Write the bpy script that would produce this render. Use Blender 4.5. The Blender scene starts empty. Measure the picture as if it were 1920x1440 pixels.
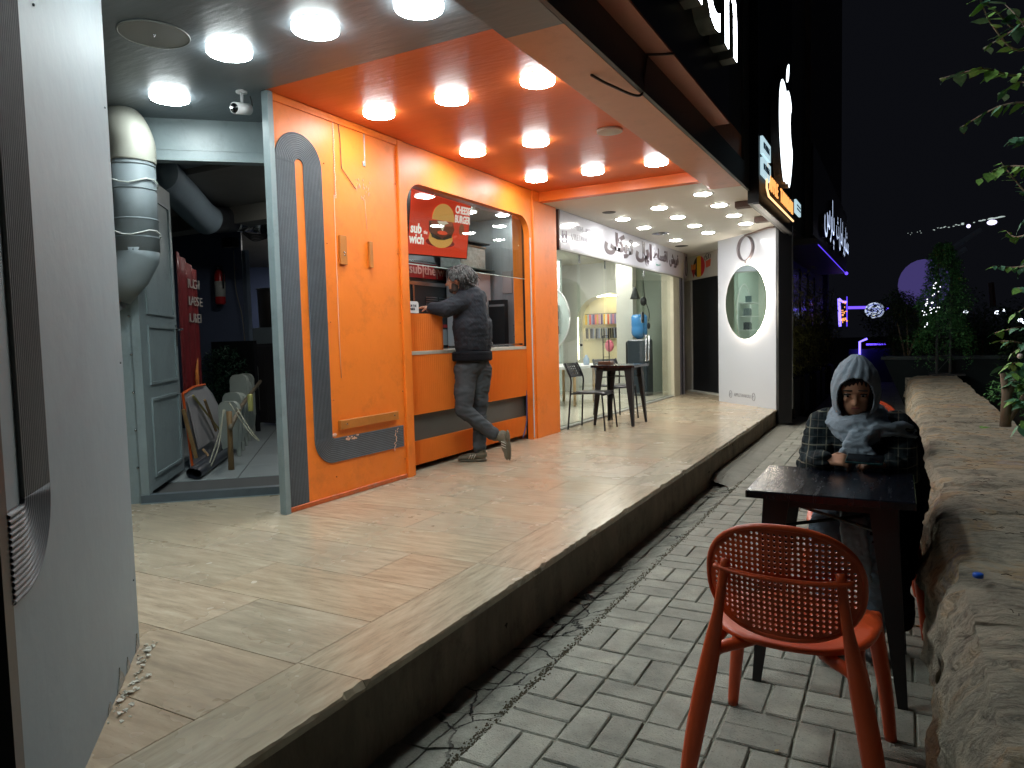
import bpy, bmesh, math, random
from mathutils import Vector, Matrix, noise, Euler
R_=random.Random(7)
sc=bpy.context.scene
COL=sc.collection
# ------------------------------------------------------------------ camera
cam=bpy.data.objects.new('camera',bpy.data.cameras.new('camera')); COL.objects.link(cam)
cam.data.sensor_width=36; cam.data.lens=1331/1920*36; cam.data.clip_end=500; cam.data.clip_start=.05
def _ray(px,py): return Vector(((px-960)/1331,-(py-720)/1331,-1))
_Y=_ray(1685,617).normalized(); _Z=_Y.cross(_ray(-1500,698)).normalized()
if _Z.y<0: _Z=-_Z
_X=_Y.cross(_Z)
_R=Matrix((_X,_Y,_Z)).to_4x4(); _R.translation=Vector((0,0,1.35)); cam.matrix_world=_R
sc.camera=cam
# ------------------------------------------------------------------ world: clear night sky
w=bpy.data.worlds.new('World'); sc.world=w; w.use_nodes=True
bg=w.node_tree.nodes['Background']; bg.inputs[0].default_value=(.55,.6,.85,1); bg.inputs[1].default_value=.0065
sc.view_settings.view_transform='Standard'; sc.view_settings.look='None'; sc.view_settings.exposure=0; sc.view_settings.gamma=1
try: sc.view_settings.use_curve_mapping=False
except Exception: pass
cy=sc.cycles
cy.use_denoising=True
try: cy.denoiser='OPENIMAGEDENOISE'
except Exception: pass
cy.max_bounces=7; cy.diffuse_bounces=4; cy.glossy_bounces=3; cy.transmission_bounces=4; cy.transparent_max_bounces=12
cy.sample_clamp_indirect=4; cy.caustics_reflective=False; cy.caustics_refractive=False
E_LAMP=84.0; E_REC=125.0; E_SHOP=170.0
# ------------------------------------------------------------------ materials
def lin(c):
    r=[]
    for v in c:
        v=v/255; r.append(v/12.92 if v<=.04045 else ((v+.055)/1.055)**2.4)
    return (r[0],r[1],r[2],1)
class NT:
    def __init__(s,name):
        s.m=bpy.data.materials.new(name); s.m.use_nodes=True; s.t=s.m.node_tree; s.b=s.t.nodes['Principled BSDF']; s.out=s.t.nodes['Material Output']
    def n(s,typ,**k):
        x=s.t.nodes.new(typ)
        for a,b in k.items():
            if a.startswith('_'): setattr(x,a[1:],b)
            else: x.inputs[a.replace('_',' ')].default_value=b
        return x
    def l(s,a,b): s.t.links.new(a,b)
_M={}
def M(name,col,rough=.5,metal=0,spec=.5,var=0,vscale=3,bump=0,bscale=40,emit=0,ecol=None,stretch=None,dirt=None,coat=0,rvar=0,rand=0,alpha=1):
    if name in _M: return _M[name]
    k=NT(name); b=k.b
    if not isinstance(col,tuple) or max(col[:3])>1.001: col=lin(col)
    if len(col)==3: col=(*col,1)
    b.inputs['Base Color'].default_value=col; b.inputs['Roughness'].default_value=rough; b.inputs['Metallic'].default_value=metal
    b.inputs['Specular IOR Level'].default_value=spec
    if coat: b.inputs['Coat Weight'].default_value=coat; b.inputs['Coat Roughness'].default_value=.15
    tc=k.n('ShaderNodeTexCoord'); src=tc.outputs['Object']
    if stretch:
        mp=k.n('ShaderNodeMapping',Scale=stretch); k.l(src,mp.inputs[0]); src=mp.outputs[0]
    if var or rvar or dirt or rand:
        nz=k.n('ShaderNodeTexNoise',Scale=vscale,Detail=6.0,Roughness=.65); k.l(src,nz.inputs['Vector'])
        mr=k.n('ShaderNodeMapRange'); mr.inputs[1].default_value=.3; mr.inputs[2].default_value=.7; mr.inputs[3].default_value=1-var; mr.inputs[4].default_value=1+var*.7; k.l(nz.outputs[0],mr.inputs[0])
        mx=k.n('ShaderNodeMix',_data_type='RGBA',_blend_type='MULTIPLY'); mx.inputs[0].default_value=1; mx.inputs[6].default_value=col; k.l(mr.outputs[0],mx.inputs[7]); o=mx.outputs[2]
        if rand:
            oi=k.n('ShaderNodeObjectInfo'); m2=k.n('ShaderNodeMapRange'); m2.inputs[3].default_value=1-rand; m2.inputs[4].default_value=1+rand; k.l(oi.outputs['Random'],m2.inputs[0])
            m3=k.n('ShaderNodeMix',_data_type='RGBA',_blend_type='MULTIPLY'); m3.inputs[0].default_value=1; k.l(o,m3.inputs[6]); k.l(m2.outputs[0],m3.inputs[7]); o=m3.outputs[2]
        if dirt:
            dc,amt,ds=dirt
            n2=k.n('ShaderNodeTexNoise',Scale=ds,Detail=8.0,Roughness=.75); k.l(tc.outputs['Object'],n2.inputs['Vector'])
            r2=k.n('ShaderNodeMapRange'); r2.inputs[1].default_value=.52; r2.inputs[2].default_value=.75; r2.inputs[4].default_value=amt; k.l(n2.outputs[0],r2.inputs[0])
            m4=k.n('ShaderNodeMix',_data_type='RGBA'); k.l(r2.outputs[0],m4.inputs[0]); k.l(o,m4.inputs[6]); m4.inputs[7].default_value=lin(dc); o=m4.outputs[2]
        k.l(o,b.inputs['Base Color'])
        if rvar:
            m5=k.n('ShaderNodeMapRange'); m5.inputs[1].default_value=.3; m5.inputs[2].default_value=.7; m5.inputs[3].default_value=max(.02,rough-rvar); m5.inputs[4].default_value=rough+rvar; k.l(nz.outputs[0],m5.inputs[0]); k.l(m5.outputs[0],b.inputs['Roughness'])
    if bump:
        n3=k.n('ShaderNodeTexNoise',Scale=bscale,Detail=5.0); k.l(src,n3.inputs['Vector'])
        bp=k.n('ShaderNodeBump',Strength=bump,Distance=.02); k.l(n3.outputs[0],bp.inputs['Height']); k.l(bp.outputs[0],b.inputs['Normal'])
    if emit:
        b.inputs['Emission Color'].default_value=ecol if ecol else col; b.inputs['Emission Strength'].default_value=emit
    _M[name]=k.m; return k.m
def glass_mat(name,tint=(.86,.93,.9,1),refl=1.0):
    if name in _M: return _M[name]
    k=NT(name); k.t.nodes.remove(k.b)
    tr=k.n('ShaderNodeBsdfTransparent'); tr.inputs[0].default_value=tint
    gl=k.n('ShaderNodeBsdfGlossy'); gl.inputs['Roughness'].default_value=.01
    lw=k.n('ShaderNodeLayerWeight'); lw.inputs[0].default_value=.5
    pw=k.n('ShaderNodeMath',_operation='POWER'); k.l(lw.outputs['Facing'],pw.inputs[0]); pw.inputs[1].default_value=5.0
    mm=k.n('ShaderNodeMath',_operation='MULTIPLY_ADD'); k.l(pw.outputs[0],mm.inputs[0]); mm.inputs[1].default_value=.8*refl; mm.inputs[2].default_value=.035*refl
    mx=k.n('ShaderNodeMixShader'); k.l(mm.outputs[0],mx.inputs[0]); k.l(tr.outputs[0],mx.inputs[1]); k.l(gl.outputs[0],mx.inputs[2]); k.l(mx.outputs[0],k.out.inputs[0])
    _M[name]=k.m; return k.m
# ------------------------------------------------------------------ mesh builder
class MB:
    def __init__(s): s.v=[]; s.f=[]; s.mi=[]
    def add(s,vs,fs,m=0):
        o=len(s.v); s.v+= [tuple(v) for v in vs]; s.f+=[tuple(i+o for i in f) for f in fs]; s.mi+=[m]*len(fs); return s
    def box(s,x0,x1,y0,y1,z0,z1,m=0,mat=None,b=0):
        if b:
            p=[(x0+b,y0),(x1-b,y0),(x1,y0+b),(x1,y1-b),(x1-b,y1),(x0+b,y1),(x0,y1-b),(x0,y0+b)]
            q=[(x0+b,y0+b),(x1-b,y0+b),(x1-b,y0+b),(x1-b,y1-b),(x1-b,y1-b),(x0+b,y1-b),(x0+b,y1-b),(x0+b,y0+b)]
            vs=[(x,y,z0) for x,y in p]+[(x,y,z1-b) for x,y in p]+[(x0+b,y0+b,z1),(x1-b,y0+b,z1),(x1-b,y1-b,z1),(x0+b,y1-b,z1)]
            fs=[(i,(i+1)%8,8+(i+1)%8,8+i) for i in range(8)]+[tuple(range(7,-1,-1)),(16,17,18,19),(8,9,17,16),(9,10,17),(10,11,18,17),(11,12,18),(12,13,19,18),(13,14,19),(14,15,16,19),(15,8,16)]
        else:
            vs=[(x0,y0,z0),(x1,y0,z0),(x1,y1,z0),(x0,y1,z0),(x0,y0,z1),(x1,y0,z1),(x1,y1,z1),(x0,y1,z1)]
            fs=[(0,3,2,1),(4,5,6,7),(0,1,5,4),(1,2,6,5),(2,3,7,6),(3,0,4,7)]
        if mat: vs=[mat@Vector(v) for v in vs]
        return s.add(vs,fs,m)
    def prism(s,poly,h0,h1,F,m=0,cap0=True,cap1=True):
        """poly 2d list; F maps (u,v,h)->xyz"""
        n=len(poly); vs=[F(u,v,h0) for u,v in poly]+[F(u,v,h1) for u,v in poly]
        fs=[(i,(i+1)%n,n+(i+1)%n,n+i) for i in range(n)]
        if cap0: fs.append(tuple(range(n-1,-1,-1)))
        if cap1: fs.append(tuple(range(n,2*n)))
        return s.add(vs,fs,m)
    def tube(s,pts,r,n=8,m=0,cap=True,flat=None):
        pts=[Vector(p) for p in pts]; rs=r if isinstance(r,(list,tuple)) else [r]*len(pts)
        o=len(s.v); prev=None
        for i,p in enumerate(pts):
            t=(pts[min(i+1,len(pts)-1)]-pts[max(i-1,0)]); t=t.normalized() if t.length>1e-9 else Vector((0,0,1))
            if prev is None:
                a=Vector((0,0,1)) if abs(t.z)<.9 else Vector((1,0,0)); u=t.cross(a).normalized()
            else: u=(prev-t*prev.dot(t)); u=u.normalized() if u.length>1e-9 else t.orthogonal().normalized()
            prev=u; v=t.cross(u)
            rr=rs[i]; ra,rb=(rr if isinstance(rr,tuple) else (rr,rr))
            for k in range(n):
                a=2*math.pi*k/n; s.v.append(tuple(p+u*math.cos(a)*ra+v*math.sin(a)*rb))
        for i in range(len(pts)-1):
            for k in range(n):
                s.f.append((o+i*n+k,o+i*n+(k+1)%n,o+(i+1)*n+(k+1)%n,o+(i+1)*n+k)); s.mi.append(m)
        if cap:
            s.f.append(tuple(o+k for k in range(n-1,-1,-1))); s.mi.append(m)
            e=o+(len(pts)-1)*n; s.f.append(tuple(e+k for k in range(n))); s.mi.append(m)
        return s
    def lathe(s,c,prof,n=24,m=0,axis=None):
        """prof: list (r,z) about c"""
        c=Vector(c); A=axis if axis else Matrix.Identity(3); o=len(s.v)
        for r,z in prof:
            for k in range(n):
                a=2*math.pi*k/n; s.v.append(tuple(c+A@Vector((r*math.cos(a),r*math.sin(a),z))))
        for i in range(len(prof)-1):
            for k in range(n): s.f.append((o+i*n+k,o+i*n+(k+1)%n,o+(i+1)*n+(k+1)%n,o+(i+1)*n+k)); s.mi.append(m)
        s.f.append(tuple(o+k for k in range(n-1,-1,-1))); s.mi.append(m)
        e=o+(len(prof)-1)*n; s.f.append(tuple(e+k for k in range(n))); s.mi.append(m)
        return s
    def ball(s,c,r,m=0,n=12,k=8,rot=None):
        c=Vector(c); r=r if isinstance(r,(tuple,list)) else (r,r,r); o=len(s.v)
        for i in range(k+1):
            th=math.pi*(i+ (1e-3 if i==0 else -1e-3 if i==k else 0))/k
            for j in range(n):
                ph=2*math.pi*j/n; p=Vector((math.sin(th)*math.cos(ph)*r[0],math.sin(th)*math.sin(ph)*r[1],math.cos(th)*r[2]))
                if rot: p=rot@p
                s.v.append(tuple(c+p))
        for i in range(k):
            for j in range(n): s.f.append((o+i*n+j,o+(i+1)*n+j,o+(i+1)*n+(j+1)%n,o+i*n+(j+1)%n)); s.mi.append(m)
        s.f.append(tuple(o+j for j in range(n))); s.mi.append(m)
        s.f.append(tuple(o+k*n+j for j in range(n-1,-1,-1))); s.mi.append(m)
        return s
    def cap(s,a,b,ra,rb,n=12,m=0):
        """tapered capsule"""
        a=Vector(a); b=Vector(b); d=(b-a).normalized(); pts=[];rs=[]
        for i in range(5):
            t=math.pi/2*(1-i/4); pts.append(a-d*ra*math.sin(t)); rs.append(max(1e-4,ra*math.cos(t)))
        for i in range(5):
            t=math.pi/2*i/4; pts.append(b+d*rb*math.sin(t)); rs.append(max(1e-4,rb*math.cos(t)))
        return s.tube(pts,rs,n,m)
    def mesh(s,name,mats,smooth=False):
        me=bpy.data.meshes.new(name); me.from_pydata(s.v,[],s.f)
        for mm in (mats if isinstance(mats,(list,tuple)) else [mats]): me.materials.append(mm)
        if any(s.mi): me.polygons.foreach_set('material_index',s.mi)
        if smooth:
            me.polygons.foreach_set('use_smooth',[True]*len(s.f))
        me.update(); return me
    def build(s,name,mats,parent=None,smooth=False,world=True):
        o=bpy.data.objects.new(name,s.mesh(name,mats,smooth)); COL.objects.link(o)
        if smooth=='auto' : shade_auto(o)
        if parent:
            o.parent=parent
            if world: o.location=-wloc(parent)
        return o
def wloc(p):
    v=Vector(p.location); q=p.parent
    while q: v=v+Vector(q.location); q=q.parent
    return v
def shade_auto(o):
    me=o.data; bm=bmesh.new(); bm.from_mesh(me)
    for f in bm.faces: f.smooth=True
    for e in bm.edges:
        if len(e.link_faces)==2 and e.calc_face_angle(0)>.6: e.smooth=False
    bm.to_mesh(me); bm.free()
def tag(o,label=None,cat=None,group=None,kind=None):
    if label: o['label']=label
    if cat: o['category']=cat
    if group: o['group']=group
    if kind: o['kind']=kind
    return o
def thing(name,loc,label,cat,group=None,rz=0):
    o=bpy.data.objects.new(name,None); COL.objects.link(o); o.location=loc; o.rotation_euler=(0,0,rz); o.empty_display_size=.1
    return tag(o,label,cat,group)
def dup(root,loc=None,rz=None,label=None,group=None):
    def cp(o,p):
        c=o.copy(); COL.objects.link(c)
        if p: c.parent=p
        for ch in list(o.children): cp(ch,c)
        return c
    r=cp(root,None)
    if loc is not None: r.location=loc
    if rz is not None: r.rotation_euler=(0,0,rz)
    if label: r['label']=label
    if group: r['group']=group
    return r
def struct(o): o['kind']='structure'; return o
def text_mesh(s,size,F,extrude=.004,mb=None,m=0,align='LEFT',bold=0,space=1,sx=1):
    """text as real mesh; F maps (u,v,h)->xyz"""
    c=bpy.data.curves.new('txt','FONT'); c.body=s; c.size=size; c.extrude=extrude; c.align_x=align; c.offset=bold; c.space_character=space; c.resolution_u=3
    o=bpy.data.objects.new('txt',c); COL.objects.link(o)
    dg=bpy.context.evaluated_depsgraph_get(); dg.update(); me=bpy.data.meshes.new_from_object(o.evaluated_get(dg))
    vs=[F(v.co.x*sx,v.co.y,v.co.z) for v in me.vertices]; fs=[tuple(p.vertices) for p in me.polygons]
    bpy.data.objects.remove(o); bpy.data.curves.remove(c); bpy.data.meshes.remove(me)
    mb=mb or MB(); mb.add(vs,fs,m); return mb
def front(mb):
    "back and rim faces take material slot 1, so that only the face of a sign glows"
    for i,f in enumerate(mb.f):
        a,b2,c=(Vector(mb.v[f[k]]) for k in (0,1,2)); n=Vector((0,0,0))
        for k in range(len(f)):
            p=Vector(mb.v[f[k]]); q=Vector(mb.v[f[(k+1)%len(f)]]); n+=p.cross(q)
        if n.length==0 or n.normalized().x<.9: mb.mi[i]=1
    return mb
def remesh(mb,name,mats,parent,voxel=.01,smooth=4,fn=None,sub=0):
    o=mb.build(name,mats,None,True)
    r=o.modifiers.new('r','REMESH'); r.mode='VOXEL'; r.voxel_size=voxel; r.use_smooth_shade=True
    if smooth:
        q=o.modifiers.new('s','SMOOTH'); q.iterations=smooth; q.factor=.6
    dg=bpy.context.evaluated_depsgraph_get(); dg.update(); me=bpy.data.meshes.new_from_object(o.evaluated_get(dg))
    old=o.data; o.modifiers.clear(); o.data=me; bpy.data.meshes.remove(old)
    me.materials.clear()
    for mm in (mats if isinstance(mats,(list,tuple)) else [mats]): me.materials.append(mm)
    if fn:
        me.calc_loop_triangles(); nn=[v.normal.copy() for v in me.vertices]
        for v,n in zip(me.vertices,nn): v.co=v.co+n*fn(v.co,n)
    for p in me.polygons: p.use_smooth=True
    if parent: o.parent=parent; o.location=-wloc(parent)
    return o
def arc(cx,cy,r,a0,a1,n=8): return [(cx+r*math.cos(math.radians(a0+(a1-a0)*i/n)),cy+r*math.sin(math.radians(a0+(a1-a0)*i/n))) for i in range(n+1)]
# ------------------------------------------------------------------ palette
orange=M('orange_paint',(240,124,34),.45,var=.05,vscale=2.5,bump=.12,bscale=9,dirt=((130,66,30),.3,4))
orange_c=M('orange_ceiling_paint',(226,108,52),.42,var=.05,vscale=2,bump=.15,bscale=7,stretch=(1,4,1))
grey_c=M('grey_ceiling_paint',(112,120,126),.42,var=.05,vscale=2,bump=.15,bscale=7,stretch=(1,4,1))
white_c=M('white_ceiling_paint',(232,231,224),.55,var=.03,vscale=2)
grey_w=M('grey_wall_paint',(126,139,146),.55,var=.06,vscale=3,bump=.12,bscale=12,dirt=((95,98,100),.2,2.5))
steel_g=M('grey_painted_steel',(128,142,145),.4,var=.08,vscale=5,bump=.08,bscale=20,dirt=((70,74,74),.35,6))
rib_m=M('dark_grey_ribbing',(88,92,98),.5,var=.15,vscale=9,dirt=((150,150,150),.12,30))
black_p=M('black_paint',(22,22,24),.45,var=.1,vscale=6)
black_metal=M('black_table_metal',(14,15,18),.5,var=.15,vscale=8,bump=.05,bscale=60)
black_top=M('black_tabletop',(14,16,24),.22,var=.3,vscale=5,rvar=.1,bump=.04,bscale=30,stretch=(8,1,1))
white_p=M('white_paint',(215,215,215),.45,var=.03)
lamp=M('lamp_diffuser',(255,255,255),.5,emit=E_LAMP,ecol=(.9,1,1,1))
lamp_rim=M('lamp_rim',(255,255,255),.5,emit=16,ecol=(.9,1,1,1))
lamp_r=M('recessed_diffuser',(255,255,255),.5,emit=E_REC,ecol=(1,.98,.92,1))
lamp_s=M('shop_diffuser',(255,255,255),.5,emit=E_SHOP,ecol=(1,.96,.9,1))
chrome=M('brushed_steel',(170,172,176),.25,metal=1,var=.12,vscale=4,stretch=(1,1,.1))
steel_dark=M('stainless_sheet',(150,154,160),.32,metal=.45,var=.12,vscale=3,stretch=(8,8,.3))
glass=glass_mat('clear_glass'); glass2=glass_mat('green_tint_glass',(.955,.985,.97,1),1.0)
# ================================================================== SETTING
ZP=.24; W=-3.52; ZC=2.956; ZB=2.853
# soil / far ground sheet
struct(MB().add([(-60,-20,-.12),(80,-20,-.12),(80,160,-.12),(-60,160,-.12)],[(0,1,2,3)]).build('ground',M('dark_soil',(52,50,44),.95,var=.3,vscale=1)))
# paved walk
mortar=M('paver_mortar',(138,138,124),.9,var=.25,vscale=14,bump=.5,bscale=90,dirt=((50,48,42),.5,9))
def paver_mat():
    k=NT('concrete_paver'); b=k.b; b.inputs['Roughness'].default_value=.78
    tc=k.n('ShaderNodeTexCoord'); geo=k.n('ShaderNodeNewGeometry')
    n1=k.n('ShaderNodeTexNoise',Scale=5.0,Detail=6.0,Roughness=.7); k.l(geo.outputs['Position'],n1.inputs['Vector'])
    n2=k.n('ShaderNodeTexNoise',Scale=140.0,Detail=3.0); k.l(geo.outputs['Position'],n2.inputs['Vector'])
    oi=k.n('ShaderNodeObjectInfo')
    cr=k.n('ShaderNodeValToRGB'); k.l(n1.outputs[0],cr.inputs[0])
    cr.color_ramp.elements[0].position=.3; cr.color_ramp.elements[0].color=lin((116,116,108)); cr.color_ramp.elements[1].position=.75; cr.color_ramp.elements[1].color=lin((164,163,150))
    mr=k.n('ShaderNodeMapRange'); mr.inputs[3].default_value=.84; mr.inputs[4].default_value=1.12; k.l(oi.outputs['Random'],mr.inputs[0])
    mx=k.n('ShaderNodeMix',_data_type='RGBA',_blend_type='MULTIPLY'); mx.inputs[0].default_value=1; k.l(cr.outputs[0],mx.inputs[6]); k.l(mr.outputs[0],mx.inputs[7])
    m2=k.n('ShaderNodeMapRange'); m2.inputs[1].default_value=.62; m2.inputs[2].default_value=.7; m2.inputs[3].default_value=0; m2.inputs[4].default_value=.6; k.l(n2.outputs[0],m2.inputs[0])
    m3=k.n('ShaderNodeMix',_data_type='RGBA'); k.l(m2.outputs[0],m3.inputs[0]); k.l(mx.outputs[2],m3.inputs[6]); m3.inputs[7].default_value=lin((70,68,60)); k.l(m3.outputs[2],b.inputs['Base Color'])
    # fine cross ribbed face
    wv=k.n('ShaderNodeTexVoronoi',Scale=170.0); k.l(tc.outputs['Object'],wv.inputs['Vector'])
    ad=k.n('ShaderNodeMath',_operation='ADD'); k.l(wv.outputs['Distance'],ad.inputs[0]); k.l(n2.outputs[0],ad.inputs[1])
    bp=k.n('ShaderNodeBump',Strength=.4,Distance=.006); k.l(ad.outputs[0],bp.inputs['Height']); k.l(bp.outputs[0],b.inputs['Normal'])
    return k.m
pav=paver_mat()
GX=-1.245; P=.2375
ground=struct(MB().box(GX,.35,-2,24,-.1,-.0075).build('pavement',mortar))
def pmesh(w,l,sd):
    r=random.Random(sd); mb=MB(); b=.0045
    g=.0042; mb.box(g,w-g,g,l-g,-.0075,.0,b=b)
    vs=[(x+r.uniform(-.0018,.0018),y+r.uniform(-.0018,.0018),z+(r.uniform(-.001,.001) if z>-.005 else 0)) for x,y,z in mb.v]; mb.v=vs
    return mb.mesh('paver',pav)
pmx=[pmesh(P,P/2,i) for i in range(4)]; pmy=[pmesh(P/2,P,i+9) for i in range(4)]
Y0=2.085-P*4
cnt=0; far=MB()
for j in range(80):
    for i in range(6):
        x=GX+.002+i*P; y=Y0+j*P
        par=(i+j)%2  # j=4,i=0 -> stacked long across
        for k in range(2):
            zz=R_.uniform(-.0015,.0025)
            if par==0: px,py,me=x,y+k*P/2,R_.choice(pmx)
            else: px,py,me=x+k*P/2,y,R_.choice(pmy)
            if i==5 and px>.16: continue
            if cnt<300:
                o=bpy.data.objects.new('paver',me); COL.objects.link(o); o.parent=ground; o.location=(px,py,zz); cnt+=1
            else:
                far.add([(v.co.x+px,v.co.y+py,v.co.z+zz) for v in me.vertices],[tuple(p.vertices) for p in me.polygons])
o=far.build('paver_field',pav,ground); o['kind']='stuff'
# cement edge at wall foot
struct(MB().box(.07,.36,-2,24,-.05,-.004).build('cement_strip',M('rough_cement',(92,90,82),.95,var=.3,vscale=6,bump=.6,bscale=50)))
# gutter of cracked concrete slabs
gut_m=None
k=NT('cracked_concrete'); gut_m=k.m; b=k.b; b.inputs['Roughness'].default_value=.9
geo=k.n('ShaderNodeNewGeometry'); nz=k.n('ShaderNodeTexNoise',Scale=3.0,Detail=5.0,Roughness=.7); k.l(geo.outputs['Position'],nz.inputs['Vector'])
mxv=k.n('ShaderNodeMix',_data_type='RGBA'); mxv.inputs[0].default_value=.12; k.l(geo.outputs['Position'],mxv.inputs[6]); k.l(nz.outputs['Color'],mxv.inputs[7])
vo=k.n('ShaderNodeTexVoronoi',_feature='DISTANCE_TO_EDGE',Scale=4.3); k.l(mxv.outputs[2],vo.inputs['Vector'])
cr=k.n('ShaderNodeMapRange'); cr.inputs[1].default_value=.004; cr.inputs[2].default_value=.02; k.l(vo.outputs[0],cr.inputs[0])
n2=k.n('ShaderNodeTexNoise',Scale=1.2,Detail=2.0); k.l(geo.outputs['Position'],n2.inputs['Vector'])
th=k.n('ShaderNodeMapRange'); th.inputs[1].default_value=.42; th.inputs[2].default_value=.5; k.l(n2.outputs[0],th.inputs[0])
mxx=k.n('ShaderNodeMath',_operation='MAXIMUM'); k.l(cr.outputs[0],mxx.inputs[0]); inv=k.n('ShaderNodeMath',_operation='SUBTRACT'); inv.inputs[0].default_value=1; k.l(th.outputs[0],inv.inputs[1]); k.l(inv.outputs[0],mxx.inputs[1])
n4=k.n('ShaderNodeTexNoise',Scale=9.0,Detail=8.0,Roughness=.75); k.l(geo.outputs['Position'],n4.inputs['Vector'])
rp=k.n('ShaderNodeValToRGB'); k.l(n4.outputs[0],rp.inputs[0]); rp.color_ramp.elements[0].position=.3; rp.color_ramp.elements[0].color=lin((98,98,90)); rp.color_ramp.elements[1].position=.75; rp.color_ramp.elements[1].color=lin((158,158,146))
m6=k.n('ShaderNodeMix',_data_type='RGBA'); k.l(mxx.outputs[0],m6.inputs[0]); m6.inputs[6].default_value=lin((22,20,18)); k.l(rp.outputs[0],m6.inputs[7]); k.l(m6.outputs[2],b.inputs['Base Color'])
ad=k.n('ShaderNodeMath',_operation='MULTIPLY_ADD'); k.l(mxx.outputs[0],ad.inputs[0]); ad.inputs[1].default_value=1.2; k.l(n4.outputs[0],ad.inputs[2])
bp=k.n('ShaderNodeBump',Strength=.9,Distance=.03); k.l(ad.outputs[0],bp.inputs['Height']); k.l(bp.outputs[0],b.inputs['Normal'])
gut=struct(MB().box(-1.62,GX-.001,-2,24,-.12,-.082).build('gutter',M('gutter_bed',(40,38,34),.95,var=.3,vscale=20,bump=.5,bscale=60)))
def gz(x): # concave profile
    t=(x+1.245)/(-.36); return -.012-.055*math.sin(min(1,max(0,t))*math.pi*.62)
y=.9; jj=0
while y<12:
    L=.262+R_.uniform(-.012,.012)
    for (xa,xb) in ((-1.425,-1.252),(-1.61,-1.432)):
        mb=MB(); n=6; m_=6; vs=[]; s0=R_.uniform(-.012,.012); s1=R_.uniform(-.012,.012)
        for a in range(n+1):
            for c in range(m_+1):
                xx=xa+(xb-xa)*a/n; yy=y+.004+(L-.008)*c/m_
                xe=xx+.007*noise.noise(Vector((xx*9,yy*14,2))); ye=yy+.006*noise.noise(Vector((xx*14,yy*9,7)))
                z=gz(xx)+.008*noise.noise(Vector((xx*7,yy*7,0)))+.004*noise.noise(Vector((xx*40,yy*40,0)))+(s0*(a/n-.5)+s1*(c/m_-.5))*.6
                if a in(0,n) or c in (0,m_): z-=.006
                vs.append((xe,ye,z))
        fs=[(a*(m_+1)+c,(a+1)*(m_+1)+c,(a+1)*(m_+1)+c+1,a*(m_+1)+c+1) for a in range(n) for c in range(m_)]
        if xb<xa: fs=[f[::-1] for f in fs]
        base=len(vs); rim=[a*(m_+1) for a in range(n+1)]+[n*(m_+1)+c for c in range(1,m_+1)]+[a*(m_+1)+m_ for a in range(n-1,-1,-1)]+[c for c in range(m_-1,0,-1)]
        vs+=[(vs[i][0],vs[i][1],-.11) for i in rim]; q=len(rim)
        fs+=[(rim[i],base+i,base+(i+1)%q,rim[(i+1)%q]) for i in range(q)]
        mb.add(vs,fs); o=mb.build('slab',gut_m,gut,True); shade_auto(o)
    y+=L
# smooth cement patch that fills the gutter further along
mb=MB(); vs=[]; na,nb_=8,40
for a in range(na+1):
    for c in range(nb_+1):
        yy=6.55+(12-6.55)*c/nb_; t=a/na; xr=-1.25; xl=-1.53
        xx=xl+(xr-xl)*t; z=.028-.030*t+.012*noise.noise(Vector((xx*5,yy*2,4)))-.003
        if c<2: z-=.04*(2-c)/2; yy+=.18*(1-t)-.1
        vs.append((xx,yy,z))
mb.add(vs,[(a*(nb_+1)+c,(a+1)*(nb_+1)+c,(a+1)*(nb_+1)+c+1,a*(nb_+1)+c+1) for a in range(na) for c in range(nb_)])
struct(mb.build('gutter_cement_fill',M('smooth_cement',(122,121,112),.85,var=.15,vscale=7,bump=.25,bscale=40),None,True))
tag(MB().box(-1.26,-.85,12.0,23,-.004,.0).build('far_walk',mortar),kind='structure')
# dirt along the gutter joint
mb=MB()
for i in range(2600):
    y=1.3+R_.random()**1.6*6.2; x=GX+R_.gauss(-.012,.016); s=R_.uniform(.0015,.005); z=gz(x)+.003 if x<GX else .0
    mb.add([(x-s,y-s,z),(x+s,y-s*.6,z),(x+s*.5,y+s,z),(x,y,z+s*1.3)],[(0,1,3),(1,2,3),(2,0,3)])
tag(mb.build('grit',M('joint_grit',(88,80,64),.95)),'loose grit and crumbs lying in the joint beside the gutter','grit',kind='stuff')
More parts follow.
